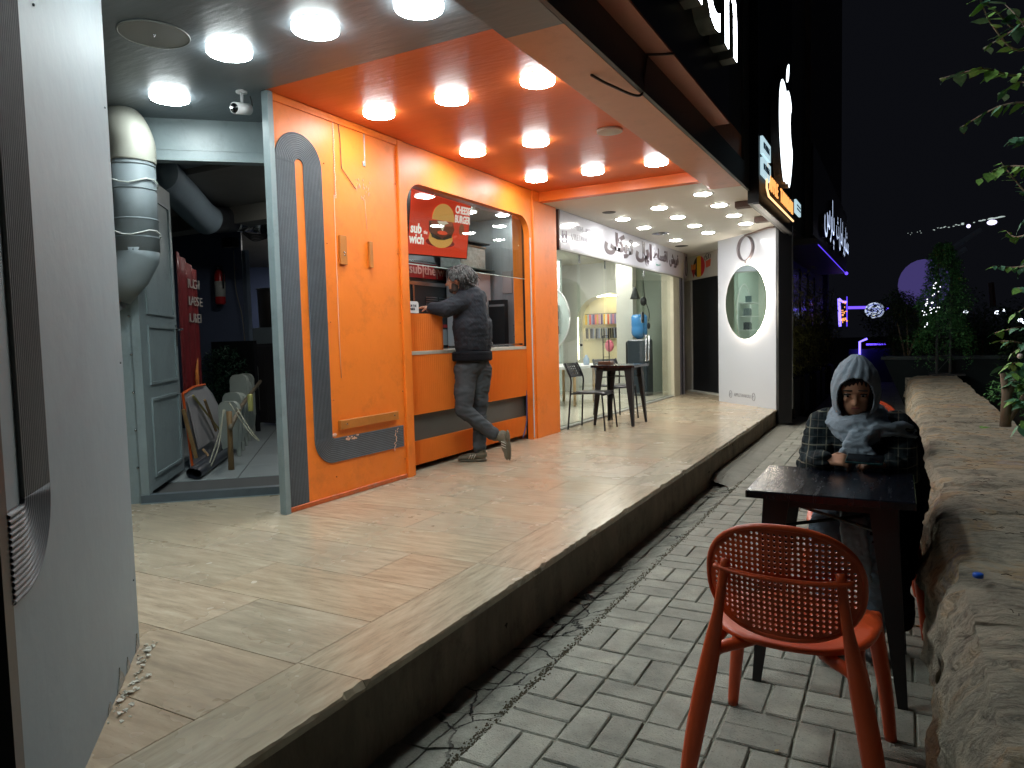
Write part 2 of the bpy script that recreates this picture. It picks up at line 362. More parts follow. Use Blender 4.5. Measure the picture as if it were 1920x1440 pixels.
# platform
def stone_mat(name,stretch,cols):
    k=NT(name); b=k.b; geo=k.n('ShaderNodeNewGeometry'); oi=k.n('ShaderNodeObjectInfo')
    mp=k.n('ShaderNodeMapping'); mp.inputs['Scale'].default_value=stretch; k.l(geo.outputs['Position'],mp.inputs[0])
    cx=k.n('ShaderNodeCombineXYZ'); 
    for i in range(3): 
        q=k.n('ShaderNodeMath',_operation='MULTIPLY'); q.inputs[1].default_value=37.+i*11; k.l(oi.outputs['Random'],q.inputs[0]); k.l(q.outputs[0],cx.inputs[i])
    va=k.n('ShaderNodeVectorMath',_operation='ADD'); k.l(mp.outputs[0],va.inputs[0]); k.l(cx.outputs[0],va.inputs[1])
    n1=k.n('ShaderNodeTexNoise',Scale=2.6,Detail=9.0,Roughness=.7,Distortion=.05); k.l(va.outputs[0],n1.inputs['Vector'])
    n2=k.n('ShaderNodeTexNoise',Scale=1.1,Detail=5.0,Roughness=.6); k.l(geo.outputs['Position'],n2.inputs['Vector'])
    r1=k.n('ShaderNodeValToRGB'); k.l(n1.outputs[0],r1.inputs[0]); e=r1.color_ramp.elements; e[0].position=.3; e[0].color=lin(cols[0]); e[1].position=.7; e[1].color=lin(cols[1]); x=e.new(.5); x.color=lin(cols[2])
    r2=k.n('ShaderNodeValToRGB'); k.l(oi.outputs['Random'],r2.inputs[0]); e=r2.color_ramp.elements; e[0].position=0; e[0].color=(.93,.93,.90,1); e[1].position=1; e[1].color=(1.06,1.03,.99,1); x=e.new(.5); x.color=(1,.99,.93,1); x=e.new(.8); x.color=(.98,.88,.80,1)
    mx=k.n('ShaderNodeMix',_data_type='RGBA',_blend_type='MULTIPLY'); mx.inputs[0].default_value=1; k.l(r1.outputs[0],mx.inputs[6]); k.l(r2.outputs[0],mx.inputs[7])
    mr=k.n('ShaderNodeMapRange'); mr.inputs[1].default_value=.42; mr.inputs[2].default_value=.72; mr.inputs[4].default_value=.35; k.l(n2.outputs[0],mr.inputs[0])
    m2=k.n('ShaderNodeMix',_data_type='RGBA',_blend_type='MULTIPLY'); k.l(mr.outputs[0],m2.inputs[0]); k.l(mx.outputs[2],m2.inputs[6]); m2.inputs[7].default_value=(.62,.66,.66,1)
    # pits
    n3=k.n('ShaderNodeTexVoronoi',Scale=9.0); k.l(mp.outputs[0],n3.inputs['Vector']); m3=k.n('ShaderNodeMapRange'); m3.inputs[1].default_value=.03; m3.inputs[2].default_value=.10; m3.inputs[3].default_value=.55; m3.inputs[4].default_value=0; k.l(n3.outputs['Distance'],m3.inputs[0])
    m4=k.n('ShaderNodeMix',_data_type='RGBA'); k.l(m3.outputs[0],m4.inputs[0]); k.l(m2.outputs[2],m4.inputs[6]); m4.inputs[7].default_value=lin((60,52,44)); k.l(m4.outputs[2],b.inputs['Base Color'])
    rr=k.n('ShaderNodeMapRange'); rr.inputs[1].default_value=.3; rr.inputs[2].default_value=.7; rr.inputs[3].default_value=.15; rr.inputs[4].default_value=.34; k.l(n2.outputs[0],rr.inputs[0]); k.l(rr.outputs[0],b.inputs['Roughness'])
    bp=k.n('ShaderNodeBump',Strength=.06,Distance=.01); k.l(n1.outputs[0],bp.inputs['Height']); k.l(bp.outputs[0],b.inputs['Normal'])
    return k.m
trav_in=stone_mat('travertine_floor',(1.5,9,1),((144,132,114),(192,180,160),(172,158,138)))
trav_ed=stone_mat('travertine_edge',(10,1.4,1),((138,127,110),(190,178,158),(170,157,137)))
joint=M('dark_joint',(38,34,28),.9)
plat=struct(MB().box(-8,-1.552,-3,14.9,-.11,ZP-.03).build('platform',joint))
# riser with rough face
mb=MB(); vs=[]; ny=150; nz_=6
for a in range(ny+1):
    for c in range(nz_+1):
        yy=-1+16*a/ny; z=-.09+(.205+.09)*c/nz_
        vs.append((-1.55+.012*noise.noise(Vector((0,yy*6,z*8)))+.006*noise.noise(Vector((3,yy*30,z*30)))+.006,yy,z))
mb.add(vs,[(a*(nz_+1)+c,(a+1)*(nz_+1)+c,(a+1)*(nz_+1)+c+1,a*(nz_+1)+c+1) for a in range(ny) for c in range(nz_)])
mb.build('riser',M('riser_cement',(124,114,100),.9,var=.3,vscale=6,bump=.5,bscale=40,stretch=(1,1,.3),dirt=((40,34,28),.6,5)),plat,True)
def slab(x0,x1,y0,y1,mat,rough=False):
    mb=MB(); g=.0016
    if not rough:
        mb.box(x0+g,x1-g,y0+g,y1-g,ZP-.032,ZP,b=.0012)
    else: # chipped outer edge
        n=int((y1-y0)/.018); top=[];out=[];bot=[]
        vs=[];
        for i in range(n+1):
            yy=y0+g+(y1-y0-2*g)*i/n; d=abs(noise.noise(Vector((9,yy*13,1))))*.02+abs(noise.noise(Vector((2,yy*60,5))))*.012
            if noise.noise(Vector((1,yy*5,8)))>.28: d+=.022
            vs+=[(x0+g,yy,ZP),(x1-.002-d*.55,yy,ZP),(x1-d*.15,yy,ZP-.006-d*.5),(x1-.004-d*.1,yy,ZP-.034),(x0+g,yy,ZP-.034)]
        fs=[]
        for i in range(n):
            for q in range(4): fs.append((i*5+q,i*5+q+1,(i+1)*5+q+1,(i+1)*5+q))
            fs.append((i*5+4,i*5,(i+1)*5,(i+1)*5+4))
        fs.append((0,4,3,2,1)); e=n*5; fs.append((e,e+1,e+2,e+3,e+4))
        fs=[f[::-1] for f in fs]
        mb.add(vs,fs)
    o=mb.build('slab',mat,plat); return o
ys=[-1.0,.55,1.75,2.96,5.02,6.6,8.1,9.55,10.75,12.2]
for a,b2 in zip(ys,ys[1:]): slab(-1.835,-1.525,a,b2,trav_ed,True)
y=2.145-.405*6; r0=0
while y<14.6:
    xs=[-1.835]; x=-1.835-[.62,.95,.4,1.07,.75][r0%5]
    while x>-4.6: xs.append(x); x-=R_.choice([.8,1.0,1.15])
    xs.append(-5.3)
    for a,b2 in zip(xs,xs[1:]): slab(b2,a,y,y+.405,trav_in)
    y+=.405; r0+=1
# ---- ceilings
def ceilbox(name,x0,x1,y0,y1,z0,z1,m): return struct(MB().box(x0,x1,y0,y1,z0,z1).build(name,m))
ceilbox('grey_ceiling',-8,-1.744,-3,3.30,ZC,ZC+.15,grey_c)
ceilbox('grey_ceiling_back',-8,-3.53,3.30,4.35,ZC,ZC+.15,grey_c)
ceilbox('orange_ceiling',-3.52,-1.744,3.301,7.148,ZC,ZC+.15,orange_c)
ceilbox('orange_beam',-1.743,-1.4235,3.22,7.62,ZB,ZC+.4,M('orange_soffit_paint',(212,146,112),.35,var=.06,vscale=2,bump=.1,bscale=8,dirt=((110,60,40),.25,6)))
ceilbox('grey_beam',-1.743,-1.4235,-3,3.219,ZB,ZC+.4,grey_c)
ceilbox('cross_beam',-3.52,-1.744,7.15,7.25,ZB+.001,ZC+.15,M('cross_beam_paint',(240,118,38),.35,var=.04,vscale=3))
mb=MB()
wc=[(-3.62,7.251),(-1.744,7.251),(-1.744,7.621),(-1.4235,7.621),(-1.4235,11.3),(-2.5,14.6),(-4.6,14.6),(-4.6,13.0),(-3.62,13.0)]
mb.prism(wc,ZB,ZB+.12,lambda u,v,h:(u,v,h)); struct(mb.build('white_ceiling',white_c))
# ---- lamps
def drum(nm,x,y,z,r,label,grp,m=lamp):
    t=thing(nm,(x,y,z),label,'ceiling light',grp)
    MB().lathe((0,0,-.003),[(r*1.02,0),(r*1.02,.003)],32).build('base',white_p,t,world=False)
    MB().lathe((0,0,-.034),[(r*.88,0),(r*.96,.003),(r*.985,.007)],32).build('diffuser',m,t,True,world=False)
    MB().lathe((0,0,-.034),[(r*.99,.0075),(r,.012),(r,.0305)],32).build('rim',lamp_rim,t,True,world=False)
    return t
GO='round surface lights on the orange ceiling'
cols={-3.19:'closest to the orange wall',-2.6:'in the middle file',-1.975:'nearest the street beam'}
for (x,y,row) in ((-3.19,4.016,'first'),(-2.6,4.037,'first'),(-1.975,4.052,'first'),(-3.19,5.258,'second'),(-2.6,5.276,'second'),(-3.19,6.464,'third'),(-2.6,6.502,'third'),(-1.975,6.509,'third')):
    drum('ceiling_light',x,y,ZC,.108,'glowing round light on the orange ceiling, %s row, %s'%(row,cols[x]),GO)
for (x,y,l) in ((-4.092,3.046,'glowing round light on the grey ceiling beside the white exhaust elbow'),(-3.193,2.758,'glowing round light on the grey ceiling between security camera and air vent disc'),(-2.60,2.79,'large glowing round light on the grey ceiling above the orange colour edge'),(-2.017,2.868,'glowing round light cut by the top of the picture on grey ceiling')):
    drum('ceiling_light',x,y,ZC,.118,l,'round surface lights on the grey ceiling')
for (x,y,l) in ((-3.19,1.55,'behind the grey pillar top'),(-2.6,1.55,'over the platform nearest the pillar'),(-2.017,1.55,'over the platform edge')):  # unseen lamp row added to brighten the pillar and near platform
    drum('ceiling_light',x,y,ZC,.118,'added unseen round light on the grey ceiling '+l,'round surface lights on the grey ceiling')
def recessed(x,y,z,r,label,grp,m=lamp_r):
    t=thing('recessed_light',(x,y,z),label,'ceiling light',grp)
    mb=MB(); n=28
    pr=[(r*1.28,0),(r*1.28,-.004),(r*1.12,-.006),(r,-.001)]
    vs=[]; 
    for q,(rr,zz) in enumerate(pr):
        for k2 in range(n): a=2*math.pi*k2/n; vs.append((rr*math.cos(a),rr*math.sin(a),zz))
    mb.add(vs,[(q*n+k2,q*n+(k2+1)%n,(q+1)*n+(k2+1)%n,(q+1)*n+k2) for q in range(3) for k2 in range(n)]).build('trim_ring',white_p,t,True,world=False)
    MB().lathe((0,0,-.003),[(r*.45,-.013),(r*.75,-.011),(r*.93,-.006),(r*.98,0),(r*.98,.002)],28).build('diffuser',m,t,True,world=False)
    return t
GR='recessed lights in the white ceiling'
rec={'outer file beside the neon sign':[(-1.86,7.8),(-1.86,8.6),(-1.86,9.45),(-1.86,10.25)],'middle file':[(-2.5,8.33),(-2.5,9.13),(-2.5,9.98),(-2.5,10.79)],'inner file beside the shop sign':[(-3.13,8.83),(-3.13,9.7),(-3.13,11.29)]}
on=['nearest','second','third','farthest']
for kx,vv in rec.items():
    for i,(x,y) in enumerate(vv): recessed(x,y,ZB,.088,'recessed light in the white ceiling, %s of the %s'%(on[i] if not(i==2 and len(vv)==3) else 'last',kx),GR)
# ceiling discs / vents
t=thing('ceiling_vent',(-1.99,5.34,ZC),'blank round white plate on the orange ceiling with no light','vent')
MB().lathe((0,0,-.022),[(.09,0),(.1,.003),(.1,.02)],28).build('cover_plate',M('cream_plastic',(190,180,165),.5),t,True,world=False)
t=thing('ceiling_speaker',(-3.36,2.43,ZC),'large flat grey painted ceiling disc with a thin raised rim','ceiling speaker')
mb=MB(); mb.lathe((0,0,-.006),[(.165,0),(.165,.005)],40).build('grille_plate',M('speaker_plate',(128,130,128),.5),t,world=False)
MB().tube([(.168*math.cos(a*math.pi/20),.168*math.sin(a*math.pi/20),-.006) for a in range(41)],.004,6,cap=False).build('rim',M('rim_grey',(120,122,118),.5),t,True,world=False)
MB().ball((0,0,-.008),.008,n=8,k=6).build('screw',chrome,t,True,world=False)
t=thing('ceiling_speaker',(-3.098,8.25,ZB),'small dark round speaker grille in the white ceiling','ceiling speaker')
MB().lathe((0,0,-.006),[(.075,0),(.085,.005)],24).build('grille',M('dark_grille',(70,66,62),.6),t,world=False)
t=thing('ceiling_vent',(-3.10,10.38,ZB),'round metal air diffuser in the white ceiling','vent')
for i in range(3): MB().lathe((0,0,-.01-.006*i),[(.13-.035*i,0),(.115-.035*i,.008)],24).build('ring',chrome,t,True,world=False)
tag(MB().lathe((-3.25,12.1,ZB-.004),[(.11,0),(.11,.003)],20).build('ceiling_hole',M('void_dark',(14,12,12),.9)),'open dark hole in the white ceiling by the shop sign end','ceiling opening')
# ================================================================== FOREGROUND PILLAR
C0=Vector((-2.502,1.607,0)); D=Vector((.735,-.678,0)).normalized(); N=Vector((.678,.735,0)).normalized()
FP=lambda u,v,h: tuple(C0+D*u+N*h+Vector((0,0,v)))
t=thing('pillar',(-2.0,1.1,ZP),'large pale grey painted pillar with a dark ribbed stripe at the picture edge','pillar')
mb=MB(); mb.box(0,1.279,-.9,0,ZP,ZC)
mb.v=[tuple(C0+D*x+N*y+Vector((0,0,z))) for x,y,z in mb.v]
mb.build('shaft',grey_w,t)
mb=MB(); mb.box(1.2805,1.33,-1.2,.004,0,ZC+.2); mb.v=[tuple(C0+D*x+N*y+Vector((0,0,z))) for x,y,z in mb.v]; mb.build('end_strip',black_p,t)  # black strip stands for the unlit return face of the pillar
def ribs(F,paths,name,parent,w=.0052,h=.007):
    """paths: list of 2d polylines in wall plane -> raised ribs"""
    mb=MB()
    for p in paths:
        n=len(p); vs=[]
        for i in range(n):
            a=Vector(p[max(0,i-1)]); b=Vector(p[min(n-1,i+1)]); tt=(b-a).normalized(); nn=Vector((-tt.y,tt.x))
            c=Vector(p[i])
            for k2,(o_,hh) in enumerate(((-w,.0),(-w*.6,h*.8),(0,h),(w*.6,h*.8),(w,.0))):
                q=c+nn*o_; vs.append(F(q.x,q.y,hh+.0015))
        mb.add(vs,[(i*5+j,i*5+j+1,(i+1)*5+j+1,(i+1)*5+j) for i in range(n-1) for j in range(4)])
    return mb.build(name,rib_m,parent,True)
# stripe on pillar (vertical then curving away at the foot)
paths=[]
for i in range(15):
    r=.195-.0125*i
    paths.append([(1.2-r,ZC-.02),(1.2-r,1.04)]+arc(1.2,1.04,r,180,270,12)+[(1.279,1.04-r)])
    pass
mb=MB(); mb.prism([(1.003,ZC-.02),(1.003,1.04)]+arc(1.2,1.04,.197,180,270,14)+[(1.279,.843),(1.279,1.03),(1.19,1.03),(1.182,1.05),(1.182,ZC-.02)],.0003,.0016,FP); mb.build('stripe_base',rib_m,t)
ribs(FP,paths,'ribbed_stripe',t,.0058,.008)
# peeled plaster at foot & crack
mb=MB()
for i in range(60):
    u=R_.uniform(.01,.62); q=C0+D*u+N*R_.uniform(.005,.05+.03*R_.random()); s=R_.uniform(.003,.011)*(1 if R_.random()<.85 else 1.8); a=R_.uniform(0,6.28); z=ZP+.001
    pts=[(q.x+s*math.cos(a+k2*1.256)*R_.uniform(.4,1.3),q.y+s*math.sin(a+k2*1.256)*R_.uniform(.4,1.3),z+R_.uniform(.001,.008)) for k2 in range(5)]
    mb.add(pts+[(x,y,zz+.002) for x,y,zz in pts],[(4,3,2,1,0),(5,6,7,8,9)]+[(k2,(k2+1)%5,5+(k2+1)%5,5+k2) for k2 in range(5)])
tag(mb.build('plaster_debris',M('plaster_flake',(196,192,180),.8)),'white flakes of broken plaster on the platform at the pillar foot','debris',kind='stuff')
mb=MB()
for (ua,ub,hh) in ((.015,.09,.09),(.2,.26,.05),(.30,.42,.075),(.5,.56,.04)):
    top=[(ua+(ub-ua)*i/9,ZP+.002+hh*(1-abs(i/4.5-1)**1.5)*R_.uniform(.35,1)) for i in range(10)]
    mb.prism([(ub,ZP+.001),(ua,ZP+.001)][::-1]+top[::-1],.0004,.003,FP)
mb.build('plaster_patch',M('bare_plaster',(150,148,140),.9,var=.3,vscale=30,bump=.6,bscale=60),t)
mb=MB(); 
pts=[FP(.35,2.56,.002),FP(.36,2.48,.003),FP(.385,2.40,.003),FP(.43,2.34,.003),FP(.49,2.375,.004),FP(.50,2.44,.004),FP(.515,2.6,.003)]
mb.tube([FP(.70+u*.6,v,.002) for u,v in ((-.08,2.56),(-.06,2.42),(-.02,2.33),(.04,2.29))],.003,5)
mb.tube([FP(.56+u*.5,v,.002) for u,v in ((.1,2.7),(.06,2.56),(.03,2.5),(-.02,2.47),(-.07,2.44))],[.001,.003,.006,.005,.001],5)
mb.build('crack',M('crack_dark',(48,44,42),.9),t)
mb=MB()
for (u,v) in ((.05,2.2),(.05,1.3),(.05,.5),(.85,2.2)): mb.ball(FP(u,v,.001),.004,n=8,k=4)
mb.build('filled_fixings',M('filled_dot',(104,112,116),.7),t,True)
# ================================================================== DOOR WALL (45 degrees)
A0=Vector((-4.718,3.187,0)); DW=Vector((.744,.669,0)).normalized(); DN=Vector((.669,-.744,0)).normalized()  # DN towards camera
FD=lambda u,v,h: tuple(A0+DW*u+DN*h+Vector((0,0,v)))
def dbox(mb,u0,u1,v0,v1,h0,h1):
    q=MB().box(u0,u1,h0,h1,v0,v1); mb.add([FD(x,z,y) for x,y,z in q.v],[f[::-1] for f in q.f]); return mb
DR=.90
t=thing('doorway_wall',tuple(A0),'grey painted wall with a steel door frame left of the orange panel','wall')
mb=MB(); dbox(mb,-.02,1.6,2.74,ZC,-.08,.02); mb.build('header_panel',steel_g,t)
mb=MB(); dbox(mb,-.06,1.6,2.665,2.70,-.06,.035); dbox(mb,-.06,1.6,2.702,2.738,-.05,.02)
mb.build('head_frame',steel_g,t)
mb=MB(); dbox(mb,-.06,-.005,.3,2.664,-.06,.03); mb.build('jamb',steel_g,t)
mb=MB(); dbox(mb,-.19,-.062,.24,2.66,-.05,.012); mb.build('jamb_panel',steel_g,t)
mb=MB(); dbox(mb,-.9,-.192,.24,ZC,-.05,.0); mb.build('dark_board',M('dark_brown_board',(48,46,40),.5,var=.3,vscale=6,dirt=((110,110,80),.3,9)),t)
mb=MB(); dbox(mb,-.06,1.5,.235,.30,-.03,.04); mb.build('threshold',M('threshold_steel',(92,104,112),.4,metal=.3,var=.1,dirt=((50,50,50),.4,9)),t)
mb=MB(); dbox(mb,-.06,1.5,.236,.244,.04,.055); mb.build('threshold_lip',steel_g,t)
for i in range(8):
    z=.5+i*.27; mb=MB().ball(FD(-.075,z,.016),.009,n=8,k=5); mb.build('screw',chrome,t,True)
# wall behind the panel closing the corner
# steel end post
tag(MB().box(-3.555,-3.497,3.298,3.342,ZP,ZC-.004,b=.003).build('steel_post',steel_g),'slim vertical grey steel post capping the edge of the orange panel','post')
# door leaf swung into the room
Lh=Vector((-4.76,3.225,0)); Le=Vector((-5.365,3.94,0)); LD=(Le-Lh).normalized(); LN=Vector((-LD.y,LD.x,0)); LL=(Le-Lh).length
if LN.dot(Vector((0,0,0))-Lh)<0: LN=-LN
FL=lambda u,v,h: tuple(Lh+LD*u+LN*h+Vector((0,0,v)))
t=thing('door',tuple(Lh),'open grey panelled metal door swung into the back room','door')
def lbox(mb,u0,u1,v0,v1,h0,h1):
    q=MB().box(u0,u1,h0,h1,v0,v1); mb.add([FL(x,z,y) for x,y,z in q.v],q.f); return mb
lbox(MB(),0,LL,.31,2.64,-.04,0).build('door_leaf',steel_g,t)
for z0,z1 in ((.40,.98),(1.08,1.52),(1.6,2.5)):
    mb=MB()
    for (a,b2,c,d) in ((.09,LL-.09,z0,z0+.02),(.09,LL-.09,z1-.02,z1),(.09,.11,z0+.02,z1-.02),(LL-.11,LL-.09,z0+.02,z1-.02)): lbox(mb,a,b2,c,d,.0005,.012)
    mb.build('panel_moulding',steel_g,t)
lbox(MB(),LL-.06,LL-.02,1.36,1.54,.001,.008).build('lock_plate',chrome,t)
mb=MB(); mb.tube([FL(LL-.04,1.5,.008),FL(LL-.04,1.5,.05),FL(LL-.05,1.5,.055),FL(LL-.15,1.495,.055)],.009,8); mb.build('handle',chrome,t,True)
# ---- back room
navy=M('navy_wall',(58,68,92),.6,var=.1,vscale=2)
blue=M('blue_wall',(78,92,128),.6,var=.08,vscale=2)
def rbox(name,a,m,label=None,cat='wall'):
    o=MB().box(*a).build(name,m); 
    return o
# floor tiles of back room
_q=[A0-DN*.02+DW*-1.2,A0-DN*.02+DW*1.25,Vector((-3.8,12.6,0)),Vector((-14,12.6,0)),Vector((-14,4,0))]
_mb=MB(); _mb.prism([(p.x,p.y) for p in _q],.2,.262,lambda u,v,h:(u,v,h)); bf=struct(_mb.build('back_room_floor',M('tile_grout',(70,72,72),.7)))
# clip: keep the platform in front
tile_m=M('pale_floor_tile',(150,158,160),.28,var=.1,vscale=2,rand=.06)
def tri_ok(x,y):  # behind door wall plane
    return (Vector((x,y,0))-A0).dot(DN)<-.42
th_=math.atan2(DW.y,DW.x)
n_=0
tm=MB().box(.004,.596,.004,.596,0,.006,b=.001).mesh('tile',tile_m)
for i in range(-5,6):
    for j in range(0,9):
        p=A0+DW*(i*.6-.1)-DN*(.03+(j+1)*.6)
        if p.x+.2>-3.7 or p.y>12.4 : continue
        o=bpy.data.objects.new('tile',tm); COL.objects.link(o); o.parent=bf; o.location=(p.x,p.y,.262); o.rotation_euler=(0,0,th_)
# walls: left one continuing from hinge side, dark wall facing the door, opening to a lit blue room
Bk=lambda u,d: A0+DW*u-DN*d
def wallseg(name,p,q,z0,z1,m,th=.06,label='',cat='wall'):
    p=Vector(p); q=Vector(q); d=(q-p).normalized(); n=Vector((-d.y,d.x,0))*th; vs=[]
    for z in (z0,z1): vs+=[(p.x,p.y,z),(q.x,q.y,z),(q.x+n.x,q.y+n.y,z),(p.x+n.x,p.y+n.y,z)]
    o=MB().add(vs,[(0,3,2,1),(4,5,6,7),(0,1,5,4),(1,2,6,5),(2,3,7,6),(3,0,4,7)]).build(name,m)
    return tag(o,label,cat)
wallseg('room_wall',(-5.55,3.2,0),(-8.7,5.95,0),.26,ZC,M('dark_green_panel',(56,74,78),.5,var=.1),.06,'dark green panelled side wall of the back room behind the open door')
wallseg('room_wall',(-8.7,5.95,0),(-7.74,6.72,0),.26,ZC,navy,.08,'dark navy wall carrying the fire extinguisher in the back room')
_p=Vector((-7.696,6.700,1.978)); tag(MB().box(_p.x-.02,_p.x+.05,6.7,6.76,.26,2.62).build('corner_trim',M('aluminium_trim',(150,165,185),.3,metal=.6)),'pale aluminium trim on the end of the navy wall','trim')
wallseg('room_wall',(-13.2,8.7,0),(-8.2,12.45,0),.26,ZC,blue,.08,'lit blue wall at the far end of the back room')
wallseg('room_wall',(-8.2,12.45,0),(-6.6,7.6,0),.26,ZC,blue,.08,'blue side wall at the far right of the back room')
wallseg('room_wall',(-6.6,7.6,0),(-3.66,4.56,0),.26,ZC,navy,.03,'navy partition behind the orange panel')
struct(MB().box(-14,-3.53,4.36,13,ZC-.05,ZC+.1).build('back_room_ceiling',M('dim_ceiling',(120,116,110),.7,var=.1)))
struct(MB().box(-9,-4.4,5.6,5.85,2.72,ZC-.051).build('ceiling_beam',M('beam_paint',(120,118,112),.7)))
recessed(-9.6,9.4,ZC-.05,.12,'round light on the ceiling deep inside the back room','back room lights')
recessed(-8.3,8.2,ZC-.05,.12,'second round light deep inside the back room by the duct','back room lights')
recessed(-5.2,5.2,ZC-.05,.115,'added unseen light above the back room doorway side','back room lights')  # lamp added out of view and enlarged to brighten the doorway end
# flexible duct inside
def ribtube(pts,r,pitch,amp,sub=6):
    P_=[Vector(p) for p in pts]; out=[];rs=[]
    L=0
    for a,b2 in zip(P_,P_[1:]):
        n=max(2,int((b2-a).length/pitch*2))
        for i in range(n): out.append(a.lerp(b2,i/n)); rs.append(r+(amp if len(out)%2 else 0))
    out.append(P_[-1]); rs.append(r); return out,rs
def bez(p,n=24):
    P_=[Vector(q) for q in p]; out=[]
    for i in range(len(P_)-1):
        p0=P_[max(i-1,0)];p1=P_[i];p2=P_[i+1];p3=P_[min(i+2,len(P_)-1)]
        for k2 in range(n):
            t_=k2/n; out.append(.5*((2*p1)+(p2-p0)*t_+(2*p0-5*p1+4*p2-p3)*t_*t_+(3*p1-p0-3*p2+p3)*t_**3))
    out.append(P_[-1]); return out
t=thing('flexible_duct',(-5.3,4.4,2.4),'ribbed grey and black exhaust duct hanging under the back room ceiling','duct')
pp=bez([Vector((-5.511,3.950,2.836)),Vector((-5.990,4.500,2.826)),Vector((-6.365,5.000,2.738)),Vector((-6.458,5.200,2.686))],10)
pts,rs=ribtube(pp,.155,.03,.006); MB().tube(pts,rs,20).build('grey_section',M('duct_grey',(128,144,154),.4,metal=.2,var=.1),t,True)
pp=bez([Vector((-6.536,5.250,2.712)),Vector((-6.655,5.500,2.757)),Vector((-6.684,5.700,2.793))],10)
pts,rs=ribtube(pp,.135,.03,.008); MB().tube(pts,rs,20).build('dark_section',M('duct_dark',(84,86,90),.3,metal=.6,var=.2),t,True)
pts,rs=ribtube([Vector((-6.684,5.700,2.793)),Vector((-6.671,5.950,2.831)),Vector((-6.576,6.100,2.792)),Vector((-6.376,6.150,2.642))],.145,.08,.005); MB().tube(pts,rs,20).build('steel_section',chrome,t,True)
# black cables under it
mb=MB()
for i in range(5): mb.tube(bez([(-6.643,5.8,2.663-0.0044*i),(-6.584,5.9,2.632-0.0177*i),(-6.476,6.0,2.646-0.0133*i)],8),.007,6)
tag(mb.build('cable_bundle',black_p),'bundle of black cables sagging beneath the duct','cables')
mb=MB(); mb.tube(bez([tuple(Vector((-7.749,6.600,2.610))),tuple(Vector((-7.743,6.600,2.118))),tuple(Vector((-7.642,6.600,1.691))),tuple(Vector((-7.616,6.600,1.054)))],10),.006,6); tag(mb.build('hanging_cable',M('cable_tan',(110,105,90),.6)),'thin pale cable hanging down the edge of the navy wall','cable')
_p=Vector((-7.625,6.450,2.688)); tag(MB().box(_p.x-.1,_p.x+.1,6.4,6.5,_p.z-.06,_p.z+.06).build('socket_box',black_p),'small black electrical box high on the navy wall','electrical box')
# fire extinguisher on navy wall
e=Vector((-7.83,6.42,1.90)); t=thing('fire_extinguisher',tuple(e),'red fire extinguisher hung on the dark navy wall','fire extinguisher')
red=M('extinguisher_red',(170,28,30),.35)
MB().lathe(e,[(.055,0),(.065,.02),(.065,.38),(.05,.43),(.02,.46)],20).build('cylinder',red,t,True)
MB().lathe(e+Vector((0,0,.1)),[(.0662,0),(.0662,.2)],20).build('paper_label',M('label_grey',(170,170,165),.6),t,True)
MB().box(e.x-.03,e.x+.05,e.y-.03,e.y+.02,e.z+.45,e.z+.5).build('valve',black_p,t)
MB().ball(e+Vector((.02,-.03,.47)),.022,n=10,k=6).build('gauge',chrome,t,True)
MB().tube(bez([e+Vector((.04,0,.46)),e+Vector((.1,-.02,.4)),e+Vector((.09,-.02,.2))],6),.01,6).build('hose',black_p,t,True)
# red banner behind the door
t=thing('banner',(-5.9,4.3,.8),'dark red vinyl banner with white print and burger picture behind the open door','banner')
Bp=Vector((-5.62,4.16,0)); Bd=Vector((-.57,.82,0)).normalized(); Bn=Vector((.82,.57,0))
FB=lambda u,v,h: tuple(Bp+Bd*(u*.55)+Bn*(h+.012*math.sin(u*22))+Vector((0,0,v)))
mb=MB(); vs=[]
for i in range(21):
    for j in range(9): vs.append(FB(i*.045,.75+j*(1.45-.006*i)/8+(.0),.0))
mb.add(vs,[(i*9+j,(i+1)*9+j,(i+1)*9+j+1,i*9+j+1) for i in range(20) for j in range(8)]); o=mb.build('vinyl_sheet',M('banner_red',(98,26,28),.45,var=.25,vscale=4),t,True)
sd=o.modifiers.new('s','SOLIDIFY'); sd.thickness=.003
wht=M('print_white',(150,146,140),.5); mb=MB()
for i,s in enumerate(('HUNGRY','MAKES ME','BURGER')):
    text_mesh(s,.12,lambda u,v,h,i=i:FB(.42+u*1.3,1.9-.16*i+v,.012+h),.002,mb)
mb.build('lettering',wht,t)
mb=MB(); mb.prism([(.68+.12*math.cos(i*.45),1.05+.2*math.sin(i*.45)) for i in range(14)],.012,.015,FB); mb.build('burger_print',M('burger_print',(200,120,50),.5,var=.8,vscale=14),t,True)
# leaning boards
def board(name,base,d,w,h,lean,th,m,label,cat='board',shape=None,parent=None):
    base=Vector(base); d=Vector(d).normalized(); n=Vector((d.y,-d.x,0)); up=(Vector((0,0,1))*math.cos(lean)-n*math.sin(lean)); nn=d.cross(up).normalized()
    F=lambda u,v,hh: tuple(base+d*u+up*v+nn*hh)
    mb=MB(); mb.prism(shape or [(0,0),(w,0),(w,h),(0,h)],0,th,F); o=mb.build(name,m,parent)
    if not parent: tag(o,label,cat)
    return o,F
bw=M('white_laminate',(190,188,192),.4,var=.08,vscale=3)
def sheet(pts,th,name,m,parent=None):
    P_=[Vector(p) for p in pts]; n=(P_[1]-P_[0]).cross(P_[2]-P_[0]).normalized()
    if n.dot(cam.matrix_world.translation-P_[0])<0: n=-n
    k=len(P_); mb=MB(); mb.add(P_+[p-n*th for p in P_],[tuple(range(k)),tuple(range(2*k-1,k-1,-1))]+[(i,i+k,(i+1)%k+k,(i+1)%k) for i in range(k)]); return mb.build(name,m,parent)
t=thing('sheet_board',tuple(Vector((-5.494,4.120,0.266))),'large white sheet board with an orange edge leaning in the back room','board')
